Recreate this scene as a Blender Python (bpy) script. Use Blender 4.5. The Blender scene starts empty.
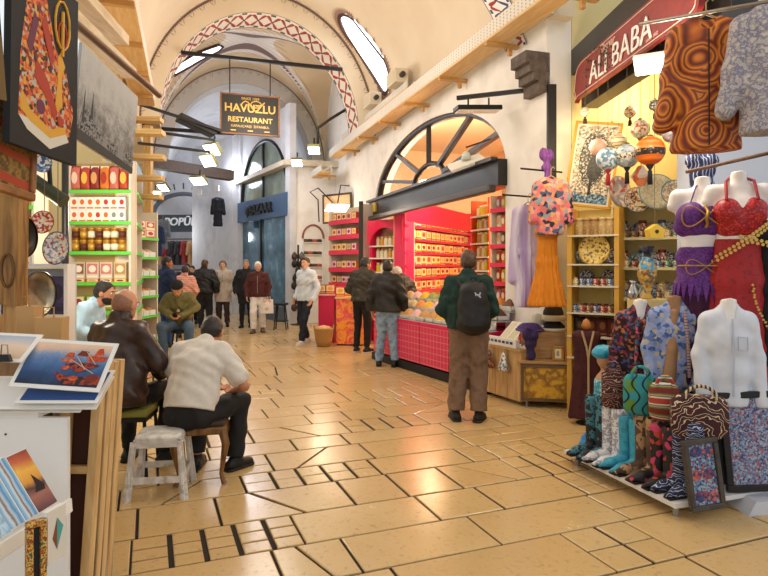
import bpy, bmesh, math, random
import numpy as np
from mathutils import Vector as V, Matrix as M, Euler

RND = random.Random(11)
PI = math.pi
F, HY, CX, EYE = 600.0, 265.0, 384.0, 1.65          # focal length (px), horizon row, centre column, eye height
scene = bpy.context.scene
COL = scene.collection

def P(px, py, Y):
    """world point seen at pixel (px, py) at distance Y in front of the viewpoint"""
    return V(((px - CX) / F * Y, Y, EYE - (py - HY) / F * Y))
def GR(px, py):
    return P(px, py, F * EYE / (py - HY))
# street frame: u runs along the street from the right wall's near pier, v runs from the right wall to the left
DU = V((-0.3134, 0.9496, 0)); DV = V((-0.9496, -0.3134, 0)); P0 = V((1.68, 8.0, 0))
RZ = math.atan2(DU.y, DU.x)          # heading of the street
def C(u, v, z=0.0):
    return P0 + DU * u + DV * v + V((0, 0, z))
def rot(a): return M.Rotation(a, 4, 'Z')
def rad(a): return math.radians(a)

# ------------------------------------------------------------------ materials
def lin(h):
    if not isinstance(h, str): return tuple(h) + (1.0,) if len(h) == 3 else tuple(h)
    h = h.lstrip('#'); o = []
    for i in (0, 2, 4):
        c = int(h[i:i + 2], 16) / 255.0
        o.append(c / 12.92 if c <= .04045 else ((c + .055) / 1.055) ** 2.4)
    return tuple(o) + (1.0,)

class E:
    """small expression wrapper round shader sockets"""
    def __init__(s, nt, sock): s.nt, s.s = nt, sock
    def _op(s, op, *a):
        n = s.nt.nodes.new('ShaderNodeMath'); n.operation = op
        for i, x in enumerate((s,) + a):
            if isinstance(x, E): s.nt.links.new(x.s, n.inputs[i])
            else: n.inputs[i].default_value = x
        return E(s.nt, n.outputs[0])
    def __add__(s, o): return s._op('ADD', o)
    def __sub__(s, o): return s._op('SUBTRACT', o)
    def __mul__(s, o): return s._op('MULTIPLY', o)
    def __truediv__(s, o): return s._op('DIVIDE', o)
    def sin(s): return s._op('SINE')
    def abs(s): return s._op('ABSOLUTE')
    def lt(s, o): return s._op('LESS_THAN', o)
    def gt(s, o): return s._op('GREATER_THAN', o)
    def mx(s, o): return s._op('MAXIMUM', o)
    def mn(s, o): return s._op('MINIMUM', o)
    def fract(s): return s._op('FRACT')
    def ping(s, o): return s._op('PINGPONG', o)
    def pw(s, o): return s._op('POWER', o)

class NT:
    def __init__(s, name, rough=.6, metal=0.0, spec=.5):
        s.m = bpy.data.materials.new(name); s.m.use_nodes = True
        s.nt = s.m.node_tree; s.b = s.nt.nodes['Principled BSDF']
        s.b.inputs['Roughness'].default_value = rough; s.b.inputs['Metallic'].default_value = metal
        s.b.inputs['Specular IOR Level'].default_value = spec
        s._tc = None
    def tc(s, k='Object'):
        if s._tc is None: s._tc = s.nt.nodes.new('ShaderNodeTexCoord')
        return s._tc.outputs[k]
    def xyz(s, k='Object'):
        n = s.nt.nodes.new('ShaderNodeSeparateXYZ'); s.nt.links.new(s.tc(k), n.inputs[0])
        return [E(s.nt, n.outputs[i]) for i in range(3)]
    def noise(s, scale, detail=3, rough=.5, k='Object', dist=0):
        n = s.nt.nodes.new('ShaderNodeTexNoise'); n.inputs['Scale'].default_value = scale
        n.inputs['Detail'].default_value = detail; n.inputs['Roughness'].default_value = rough
        n.inputs['Distortion'].default_value = dist
        s.nt.links.new(s.tc(k), n.inputs['Vector']); return E(s.nt, n.outputs['Fac'])
    def voro(s, scale, out='Color', k='Object', feat='F1'):
        n = s.nt.nodes.new('ShaderNodeTexVoronoi'); n.feature = feat; n.inputs['Scale'].default_value = scale
        s.nt.links.new(s.tc(k), n.inputs['Vector'])
        if out == 'Color':
            q = s.nt.nodes.new('ShaderNodeSeparateColor'); s.nt.links.new(n.outputs['Color'], q.inputs[0]); return E(s.nt, q.outputs[0])
        return E(s.nt, n.outputs[out])
    def wave(s, scale, dist=0, ds=1, typ='BANDS', d='X', k='Object', prof='SIN'):
        n = s.nt.nodes.new('ShaderNodeTexWave'); n.wave_type = typ; n.wave_profile = prof
        if typ == 'BANDS': n.bands_direction = d
        else: n.rings_direction = d
        n.inputs['Scale'].default_value = scale; n.inputs['Distortion'].default_value = dist
        n.inputs['Detail Scale'].default_value = ds
        s.nt.links.new(s.tc(k), n.inputs['Vector']); return E(s.nt, n.outputs['Fac'])
    def ramp(s, e, stops, hard=False):
        n = s.nt.nodes.new('ShaderNodeValToRGB'); cr = n.color_ramp
        cr.interpolation = 'CONSTANT' if hard else 'LINEAR'
        while len(cr.elements) < len(stops): cr.elements.new(0.5)
        for el, (p, c) in zip(cr.elements, stops): el.position = p; el.color = lin(c)
        s.nt.links.new(e.s, n.inputs[0]); return n.outputs[0]
    def mix(s, f, a, b):
        n = s.nt.nodes.new('ShaderNodeMix'); n.data_type = 'RGBA'
        if isinstance(f, E): s.nt.links.new(f.s, n.inputs['Factor'])
        else: n.inputs['Factor'].default_value = f
        for x, i in ((a, 6), (b, 7)):
            if isinstance(x, (str, tuple, list)): n.inputs[i].default_value = lin(x)
            else: s.nt.links.new(x, n.inputs[i])
        return n.outputs[2]
    def col(s, c):
        if isinstance(c, (str, tuple, list)): s.b.inputs['Base Color'].default_value = lin(c)
        else: s.nt.links.new(c, s.b.inputs['Base Color'])
        return s
    def bump(s, e, strength=.3, dist=.01):
        n = s.nt.nodes.new('ShaderNodeBump'); n.inputs['Strength'].default_value = strength
        n.inputs['Distance'].default_value = dist
        s.nt.links.new(e.s, n.inputs['Height']); s.nt.links.new(n.outputs[0], s.b.inputs['Normal']); return s

_MC = {}
def mat(hexc, rough=.6, metal=0.0, spec=.4):
    k = ('p', hexc, rough, metal, spec)
    if k not in _MC:
        t = NT('paint_' + hexc, rough, metal, spec); t.col(hexc); _MC[k] = t.m
    return _MC[k]
def emis(hexc, strength):
    k = ('e', hexc, strength)
    if k not in _MC:
        t = NT('lamp_sky_glow'); t.col(hexc); t.b.inputs['Emission Color'].default_value = lin(hexc)
        t.b.inputs['Emission Strength'].default_value = strength; _MC[k] = t.m
    return _MC[k]
def mnoise(cols, scale=20, rough=.7, hard=False, detail=3, lo=.3, hi=.7, metal=0, bump=0, dist=0, k='Object'):
    key = ('n', tuple(cols), scale, rough, hard, detail, lo, hi, metal, bump, dist, k)
    if key not in _MC:
        t = NT('mottled', rough, metal); e = t.noise(scale, detail, .55, k, dist)
        n = len(cols); t.col(t.ramp(e, [(lo + (hi - lo) * i / max(1, n - (0 if hard else 1)), c) for i, c in enumerate(cols)], hard))
        if bump: t.bump(e, bump, .006)
        _MC[key] = t.m
    return _MC[key]
def mvoro(cols, scale=20, rough=.6, metal=0, k='Object', edge=None):
    key = ('v', tuple(cols), scale, rough, metal, k, edge)
    if key not in _MC:
        t = NT('mosaic', rough, metal); e = t.voro(scale, 'Color', k)
        n = len(cols); c = t.ramp(e, [(i / n, x) for i, x in enumerate(cols)], True)
        if edge:
            d = t.voro(scale, 'Distance', k, 'DISTANCE_TO_EDGE'); c = t.mix(d.lt(.08), c, edge)
        t.col(c); _MC[key] = t.m
    return _MC[key]
def mwave(cols, scale=10, dist=3, rough=.7, typ='BANDS', d='X', hard=True, ds=1.5, metal=0, k='Object'):
    key = ('w', tuple(cols), scale, dist, rough, typ, d, hard, ds, metal, k)
    if key not in _MC:
        t = NT('pattern', rough, metal); e = t.wave(scale, dist, ds, typ, d, k)
        n = len(cols); t.col(t.ramp(e, [(i / (n if hard else max(1, n - 1)), x) for i, x in enumerate(cols)], hard)); _MC[key] = t.m
    return _MC[key]
def wood(c1='#c79a5c', c2='#a87840', scale=6, d='Z', rough=.55):
    key = ('wood', c1, c2, scale, d, rough)
    if key not in _MC:
        t = NT('wood', rough); tc = t.nt.nodes.new('ShaderNodeMapping')
        sc = {'X': (.12, 1, 1), 'Y': (1, .12, 1), 'Z': (1, 1, .12)}[d]
        tc.inputs['Scale'].default_value = sc; t.nt.links.new(t.tc(), tc.inputs[0])
        n = t.nt.nodes.new('ShaderNodeTexNoise'); n.inputs['Scale'].default_value = scale * 6; n.inputs['Detail'].default_value = 6
        n.inputs['Distortion'].default_value = .6
        t.nt.links.new(tc.outputs[0], n.inputs['Vector']); e = E(t.nt, n.outputs['Fac'])
        t.col(t.ramp(e, [(.3, c2), (.65, c1)])); t.bump(e, .15, .003); _MC[key] = t.m
    return _MC[key]

# ------------------------------------------------------------------ mesh builder
class MB:
    def __init__(s): s.v = []; s.f = []; s.mi = []; s.sm = []
    def add(s, vs, fs, mi=0, T=None, smooth=False):
        o = len(s.v)
        s.v += [(T @ V(p)) if T is not None else V(p) for p in vs]
        for f in fs: s.f.append([i + o for i in f]); s.mi.append(mi); s.sm.append(smooth)
        return s
    def box(s, c, sz, mi=0, T=None, R=None, taper=1.0):
        x, y, z = sz[0] / 2, sz[1] / 2, sz[2] / 2; c = V(c)
        vs = [V((a * x * (taper if d > 0 else 1), b * y * (taper if d > 0 else 1), d * z)) for d in (-1, 1) for a, b in ((-1, -1), (1, -1), (1, 1), (-1, 1))]
        if R is not None: vs = [R @ p for p in vs]
        vs = [p + c for p in vs]
        return s.add(vs, [(0, 3, 2, 1), (4, 5, 6, 7), (0, 1, 5, 4), (1, 2, 6, 5), (2, 3, 7, 6), (3, 0, 4, 7)], mi, T)
    def bar(s, a, b, w, h, mi=0, T=None, up=(0, 0, 1)):
        a, b = V(a), V(b); d = (b - a).normalized(); up = V(up)
        if abs(d.dot(up)) > .98: up = V((0, 1, 0))
        x = d.cross(up).normalized(); z = x.cross(d)
        vs = [q + x * (i * w / 2) + z * (j * h / 2) for q in (a, b) for i, j in ((-1, -1), (1, -1), (1, 1), (-1, 1))]
        return s.add(vs, [(0, 1, 2, 3), (7, 6, 5, 4), (0, 4, 5, 1), (1, 5, 6, 2), (2, 6, 7, 3), (3, 7, 4, 0)], mi, T)
    def cyl(s, a, b, r, r2=None, n=12, mi=0, T=None, cap=True):
        return s.tube([a, b], [r, r if r2 is None else r2], n, mi, T, cap)
    def tube(s, pts, r, n=8, mi=0, T=None, cap=True):
        pts = [V(p) for p in pts]; m = len(pts)
        rs = r if isinstance(r, (list, tuple)) else [r] * m
        vs = []; prev = None
        for i, p in enumerate(pts):
            d = (pts[min(i + 1, m - 1)] - pts[max(i - 1, 0)])
            d = d.normalized() if d.length > 1e-9 else V((0, 0, 1))
            if prev is None:
                x = d.cross(V((0, 0, 1)) if abs(d.z) < .9 else V((1, 0, 0))).normalized()
            else:
                x = (prev - d * prev.dot(d)); x = x.normalized() if x.length > 1e-6 else d.orthogonal().normalized()
            prev = x; y = d.cross(x)
            vs += [p + (x * math.cos(2 * PI * k / n) + y * math.sin(2 * PI * k / n)) * rs[i] for k in range(n)]
        fs = [(i * n + k, i * n + (k + 1) % n, (i + 1) * n + (k + 1) % n, (i + 1) * n + k) for i in range(m - 1) for k in range(n)]
        s.add(vs, fs, mi, T, True)
        if cap:
            s.add(vs[:n], [list(range(n))[::-1]], mi, T); s.add(vs[-n:], [list(range(n))], mi, T)
        return s
    def lathe(s, prof, c=(0, 0, 0), n=16, mi=0, T=None, R=None, sx=1.0, sy=1.0, mis=None, caps=True):
        c = V(c); vs = []
        for r, z in prof:
            for k in range(n):
                p = V((r * sx * math.cos(2 * PI * k / n), r * sy * math.sin(2 * PI * k / n), z))
                vs.append((R @ p if R is not None else p) + c)
        o = len(s.v); m = len(prof)
        s.v += [(T @ p) if T is not None else p for p in vs]
        for i in range(m - 1):
            for k in range(n):
                s.f.append([o + i * n + k, o + i * n + (k + 1) % n, o + (i + 1) * n + (k + 1) % n, o + (i + 1) * n + k])
                s.mi.append(mis[i] if mis else mi); s.sm.append(True)
        for i, flip in ((0, True), (m - 1, False)):
            if caps and prof[i][0] > 1e-5:
                L = [o + i * n + k for k in range(n)]; s.f.append(L[::-1] if flip else L); s.mi.append((mis[min(i, m - 2)] if mis else mi)); s.sm.append(False)
        return s
    def ball(s, c, r, mi=0, n=12, T=None, R=None):
        if not isinstance(r, (tuple, list)): r = (r, r, r)
        m = max(4, n // 2); prof = [(max(1e-6, math.sin(PI * i / m)), -math.cos(PI * i / m)) for i in range(m + 1)]
        S = M.Diagonal((r[0], r[1], r[2], 1)); RR = (R.to_4x4() if R is not None else M.Identity(4)) @ S
        return s.lathe(prof, c, n, mi, T, RR)
    def prism(s, poly, depth, mi=0, T=None, mis=None):
        """poly in local XZ, extruded along +Y by depth"""
        n = len(poly)
        vs = [V((x, 0, z)) for x, z in poly] + [V((x, depth, z)) for x, z in poly]
        s.add(vs, [list(range(n))], mi, T); s.add(vs, [list(range(2 * n - 1, n - 1, -1))], mi, T)
        return s.add(vs, [(i, n + i, n + (i + 1) % n, (i + 1) % n) for i in range(n)], mis if mis is not None else mi, T)
    def grid(s, fn, nu, nv, mi=0, T=None, smooth=True, closed_u=False):
        vs = [V(fn(i / nu, j / nv)) for i in range(nu + (0 if closed_u else 1)) for j in range(nv + 1)]
        w = nv + 1; N = nu if closed_u else nu + 1
        return s.add(vs, [(i * w + j, ((i + 1) % N) * w + j, ((i + 1) % N) * w + j + 1, i * w + j + 1) for i in range(nu) for j in range(nv)], mi, T, smooth)
    def build(s, name, mats, parent=None, at=None, rz=0, bevel=0, solid=0, sub=0):
        me = bpy.data.meshes.new(name); at_ = V(at) if at is not None else V((0, 0, 0))
        me.from_pydata([tuple(p) for p in s.v], [], s.f)
        for m_ in (mats if isinstance(mats, (list, tuple)) else [mats]): me.materials.append(m_)
        me.polygons.foreach_set('material_index', s.mi); me.polygons.foreach_set('use_smooth', s.sm)
        me.update()
        o = bpy.data.objects.new(name, me); COL.objects.link(o)
        o.location = at_; o.rotation_euler.z = rz
        if parent is not None: o.parent = parent
        if solid: q = o.modifiers.new('thick', 'SOLIDIFY'); q.thickness = solid; q.offset = 0
        if bevel: q = o.modifiers.new('bev', 'BEVEL'); q.width = bevel; q.segments = 2; q.limit_method = 'ANGLE'
        if sub: q = o.modifiers.new('sub', 'SUBSURF'); q.levels = q.render_levels = sub
        return o

def tag(o, label, cat, group=None, kind=None):
    o['label'] = label; o['category'] = cat
    if group: o['group'] = group
    if kind: o['kind'] = kind
    return o
def thing(name, label, cat, loc=(0, 0, 0), rz=0, group=None):
    o = bpy.data.objects.new(name, None); COL.objects.link(o); o.empty_display_size = .1
    o.location = loc; o.rotation_euler = (0, 0, rz)
    return tag(o, label, cat, group)
def struct(mb, name, mats, **k):
    o = mb.build(name, mats, **k); o['kind'] = 'structure'; return o
KIDS = {}
def dup(src, loc, rz=None, label=None, group=None, cols=None):
    """copy a thing with its parts and sub-parts; cols = {slot: material} swapped per object"""
    def cp(o, par):
        c = o.copy(); COL.objects.link(c)
        if par is not None: c.parent = par
        for ch in o.children: cp(ch, c)
        return c
    c = cp(src, None); c.location = loc
    if rz is not None: c.rotation_euler = (0, 0, rz)
    if label: c['label'] = label
    if group: c['group'] = group
    if cols: recol(c, cols)
    return c
def recol(o, cols):
    for i, m_ in cols.items():
        o.material_slots[i].link = 'OBJECT'; o.material_slots[i].material = m_
def lettering(txt, size, mats, parent, loc, rotm, depth=.006, bold=0.0, name='lettering', align='CENTER', shear=0, sx=1.0):
    cu = bpy.data.curves.new('t', 'FONT'); cu.body = txt; cu.size = size; cu.extrude = depth; cu.offset = bold
    cu.align_x = align; cu.align_y = 'CENTER'; cu.shear = shear; cu.resolution_u = 3
    t = bpy.data.objects.new('t', cu); COL.objects.link(t)
    dg = bpy.context.evaluated_depsgraph_get(); me = bpy.data.meshes.new_from_object(t.evaluated_get(dg))
    bpy.data.objects.remove(t); bpy.data.curves.remove(cu)
    me.transform(M.Translation(V(loc)) @ rotm.to_4x4() @ M.Diagonal((sx, 1, 1, 1)))
    me.materials.clear(); me.materials.append(mats)
    o = bpy.data.objects.new(name, me); COL.objects.link(o)
    if parent is not None: o.parent = parent
    return o
UPRIGHT = M.Rotation(PI / 2, 4, 'X')        # text plane facing -Y

# ------------------------------------------------------------------ rounded-solid mesher (bodies, clothes, soft goods)
def snet(D, org, h):
    nx, ny, nz = D.shape; S = D < 0
    cs = [(a, b, c) for a in (0, 1) for b in (0, 1) for c in (0, 1)]
    cnt = sum(S[a:nx - 1 + a, b:ny - 1 + b, c:nz - 1 + c].astype(np.int8) for a, b, c in cs)
    act = (cnt > 0) & (cnt < 8); ai = np.argwhere(act)
    idx = -np.ones(act.shape, np.int64); idx[act] = np.arange(len(ai))
    pos = np.zeros((len(ai), 3)); n = np.zeros(len(ai))
    for a in cs:
        for ax in range(3):
            if a[ax]: continue
            b = list(a); b[ax] = 1
            da = D[ai[:, 0] + a[0], ai[:, 1] + a[1], ai[:, 2] + a[2]]; db = D[ai[:, 0] + b[0], ai[:, 1] + b[1], ai[:, 2] + b[2]]
            m = (da < 0) != (db < 0); t = np.where(m, da / np.where(m, da - db, 1), 0)
            q = np.array(a, float)[None] + t[:, None] * np.eye(3)[ax][None]
            pos[m] += q[m]; n[m] += 1
    vs = (ai + pos / n[:, None]) * h + np.array(org)
    fs = []
    for ax in range(3):
        u, w = (ax + 1) % 3, (ax + 2) % 3
        s0 = [slice(1, -1)] * 3; s1 = [slice(1, -1)] * 3
        s0[ax] = slice(0, -1); s1[ax] = slice(1, None)
        A, B = S[tuple(s0)], S[tuple(s1)]
        for flag, rev in ((A & ~B, False), (~A & B, True)):
            e = np.argwhere(flag); off = np.ones(3, int); off[ax] = 0; e = e + off
            def cell(du, dw):
                q = e.copy(); q[:, u] -= du; q[:, w] -= dw
                return idx[q[:, 0], q[:, 1], q[:, 2]]
            qd = np.stack([cell(1, 1), cell(0, 1), cell(0, 0), cell(1, 0)], 1)
            fs.append(qd[:, ::-1] if rev else qd)
    return vs, np.concatenate(fs)

class Soft:
    """smooth union of round cones / ellipsoids, meshed on a grid"""
    def __init__(s): s.p = []; s.post = []
    def cap(s, a, b, ra, rb=None, k=.03, sq=1.0, ax=(1, 0, 0), sub=False):
        s.p.append(('c', np.array(a, float), np.array(b, float), ra, ra if rb is None else rb, k, sq, np.array(ax, float), sub)); return s
    def ell(s, c, r, Rm=None, k=.03, sub=False):
        if not isinstance(r, (tuple, list)): r = (r, r, r)
        s.p.append(('e', np.array(c, float), np.array(r, float), None if Rm is None else np.array(Rm.to_3x3()), k, sub)); return s
    def cut(s, pt, nrm):
        """keep the side the normal points away from"""
        s.post.append((np.array(pt, float), np.array(nrm, float) / np.linalg.norm(nrm))); return s
    def mesh(s, h, wr=0.0, freq=55, seed=1):
        fold = wr if isinstance(wr, tuple) else None; wr = 0 if fold else wr
        lo = np.full(3, 1e9); hi = -lo
        for q in s.p:
            if q[0] == 'c':
                r = max(q[3], q[4]) / min(q[6], 1); 
                for e in (q[1], q[2]): lo = np.minimum(lo, e - r); hi = np.maximum(hi, e + r)
            else:
                r = q[2].max(); lo = np.minimum(lo, q[1] - r); hi = np.maximum(hi, q[1] + r)
        lo -= 3 * h + .02; hi += 3 * h + .02
        n = np.ceil((hi - lo) / h).astype(int) + 1
        D = np.full(n, 1.0)
        X = [lo[i] + h * np.arange(n[i]) for i in range(3)]
        for q in s.p:
            k = q[5] if q[0] == 'c' else q[4]
            if q[0] == 'c':
                r = max(q[3], q[4]) / min(q[6], 1); l = np.minimum(q[1], q[2]) - r; u = np.maximum(q[1], q[2]) + r
            else: r = q[2].max(); l = q[1] - r; u = q[1] + r
            mrg = k + 3 * h
            i0 = np.maximum(((l - mrg - lo) / h).astype(int), 0); i1 = np.minimum(((u + mrg - lo) / h).astype(int) + 2, n)
            sl = tuple(slice(a, b) for a, b in zip(i0, i1))
            x = X[0][sl[0]][:, None, None]; y = X[1][sl[1]][None, :, None]; z = X[2][sl[2]][None, None, :]
            if q[0] == 'c':
                _, a, b, ra, rb, k, sq, ax, sub = q
                px, py, pz = x - a[0], y - a[1], z - a[2]; ba = b - a
                if sq != 1.0:
                    t = (px * ax[0] + py * ax[1] + pz * ax[2]) * (1 - sq); px, py, pz = px - t * ax[0], py - t * ax[1], pz - t * ax[2]
                    t = float(ba @ ax) * (1 - sq); ba = ba - t * ax
                L = float(ba @ ba) + 1e-12
                hh = np.clip((px * ba[0] + py * ba[1] + pz * ba[2]) / L, 0, 1)
                d = np.sqrt((px - hh * ba[0]) ** 2 + (py - hh * ba[1]) ** 2 + (pz - hh * ba[2]) ** 2) - (ra + (rb - ra) * hh)
            else:
                _, c, r, Rm, k, sub = q
                px, py, pz = x - c[0], y - c[1], z - c[2]
                if Rm is not None:
                    px, py, pz = (Rm[0, 0] * px + Rm[1, 0] * py + Rm[2, 0] * pz, Rm[0, 1] * px + Rm[1, 1] * py + Rm[2, 1] * pz, Rm[0, 2] * px + Rm[1, 2] * py + Rm[2, 2] * pz)
                k0 = np.sqrt((px / r[0]) ** 2 + (py / r[1]) ** 2 + (pz / r[2]) ** 2)
                k1 = np.sqrt((px / r[0] ** 2) ** 2 + (py / r[1] ** 2) ** 2 + (pz / r[2] ** 2) ** 2) + 1e-9
                d = k0 * (k0 - 1) / k1
            A = D[sl]
            if sub:
                d = -d; g = np.maximum(k - np.abs(A - d), 0) / k; D[sl] = np.maximum(A, d) + g * g * k * .25
            else:
                g = np.maximum(k - np.abs(A - d), 0) / k; D[sl] = np.minimum(A, d) - g * g * k * .25
        x = X[0][:, None, None]; y = X[1][None, :, None]; z = X[2][None, None, :]
        if wr:
            rg = random.Random(seed); w = 0
            for i in range(5):
                a, b, c_ = [rg.uniform(-1, 1) for _ in range(3)]; m = math.sqrt(a * a + b * b + c_ * c_) + .01; fr = freq * rg.uniform(.5, 1.4) / m
                w = w + np.sin((a * x + b * y + c_ * .8 * z) * fr + rg.uniform(0, 6) + 1.5 * np.sin(z * freq * .25 + i))
            D = D + w * wr * .45
        if fold:      # fold = (depth, number of pleats, z where they start, length over which they deepen)
            an = np.arctan2(y * 1.6, x); D = D + np.clip((fold[2] - z) / fold[3], 0, 1) * fold[0] * (np.sin(an * fold[1] + 1.3 * np.sin(an * 3)) + .4 * np.sin(an * fold[1] * 1.7 + z * 3))
        for pt, nn in s.post:
            D = np.maximum(D, (x - pt[0]) * nn[0] + (y - pt[1]) * nn[1] + (z - pt[2]) * nn[2])
        return snet(D, lo, h)
    def into(s, mb, h, mi=0, wr=0, freq=55, seed=1):
        vs, fs = s.mesh(h, wr, freq, seed)
        return mb.add(vs.tolist(), fs.tolist(), mi, None, True)
    def build(s, name, mats, parent, h=.014, wr=0, freq=55, seed=1, at=None, rz=0):
        mb = MB(); s.into(mb, h, 0, wr, freq, seed); return mb.build(name, mats, parent, at=at, rz=rz)
# ------------------------------------------------------------------ people
SKIN = mat('#c98f6e', .5); LIP = mat('#a5584c', .45); EYEW = mat('#e8e2da', .25); IRIS = mat('#2c1c12', .2)
H_BLACK = mnoise(['#15110f', '#2a211c'], 60, .5); H_GREY = mnoise(['#c9c5bf', '#8f8a84'], 40, .6); H_BROWN = mnoise(['#3a2719', '#5a3f2a'], 60, .5)

def rotp(p, c, a):       # rotate about the sideways axis through c; positive leans forward (+Y)
    y, z = p[1] - c[1], p[2] - c[2]
    return (p[0], c[1] + y * math.cos(a) + z * math.sin(a), c[2] - y * math.sin(a) + z * math.cos(a))

def joints(lean=0, seat=None, hunch=0, **ov):
    J = dict(pel=(0, 0, .94), wai=(0, 0, 1.10), che=(0, .0, 1.29), nek=(0, -.015, 1.475), hd=(0, .02, 1.628),
             sR=(.168, -.01, 1.415), sL=(-.168, -.01, 1.415), eR=(.235, -.04, 1.13), eL=(-.235, -.04, 1.13), wR=(.25, .05, .885), wL=(-.25, .05, .885),
             hR=(.09, 0, .92), hL=(-.09, 0, .92), kR=(.10, .03, .50), kL=(-.10, .03, .50), aR=(.11, -.02, .085), aL=(-.11, -.02, .085), tR=(.25, 1), tL=(-.25, 1))
    if seat is not None:
        dz = seat + .09 - .94
        for k in ('pel', 'wai', 'che', 'nek', 'hd', 'sR', 'sL', 'eR', 'eL', 'wR', 'wL', 'hR', 'hL'): J[k] = (J[k][0], J[k][1], J[k][2] + dz)
        for s_, sg in (('R', 1), ('L', -1)):
            J['k' + s_] = (sg * .17, .41, seat + .07); J['a' + s_] = (sg * .17, .38, .085)
    pc = J['pel']
    for k in ('wai', 'che', 'nek', 'hd', 'sR', 'sL', 'eR', 'eL', 'wR', 'wL'): J[k] = rotp(J[k], pc, rad(lean))
    if hunch:
        c = J['che']
        for k in ('nek', 'hd', 'sR', 'sL'): J[k] = rotp(J[k], c, rad(hunch))
        c = J['nek']; J['hd'] = rotp(J['hd'], c, rad(hunch * .8))
    J.update(ov); return J

def hand_soft(w, e, sg, curl=.5):
    """palm, four unequal bent fingers and a thumb, in line with the forearm; sg = +1 right hand"""
    w, e = np.array(w), np.array(e); d = (w - e) / np.linalg.norm(w - e)
    f = np.array([0, 1., 0]) - d * d[1]                       # thumb side roughly forward
    if np.linalg.norm(f) < .35: f = np.array([-sg * 1., 0, 0]) - d * (-sg * d[0])
    f /= np.linalg.norm(f); inn = np.cross(d, f) * sg         # palm normal towards the body
    if inn @ np.array([-sg, 0, -.2]) < 0: inn = -inn
    S = Soft(); p0 = w + d * .012; p1 = w + d * .085
    S.cap(w - d * .02, p0, .026, .024, .01)
    for t in (-.026, -.009, .009, .026): S.cap(p0 + f * t * .6, p1 + f * t, .0135, .0115, .012)
    for t, L in ((.027, .068), (.009, .078), (-.009, .072), (-.026, .056)):
        a = p1 + f * t; b = a + (d + inn * curl * .55) / np.linalg.norm(d + inn * curl * .55) * L * .5
        g = d * (1 - curl * .7) + inn * curl; g /= np.linalg.norm(g); c = b + g * L * .5
        S.cap(a, b, .0098, .009, .004); S.cap(b, c, .009, .0075, .004)
    a = p0 + f * .026 + d * .012; b = a + (f * .75 + d * .7 + inn * .25) * .036; c = b + (d * .85 + f * .25 + inn * .4) * .032
    S.cap(a, b, .0125, .011, .008); S.cap(b, c, .0105, .0085, .004)
    return S

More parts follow.
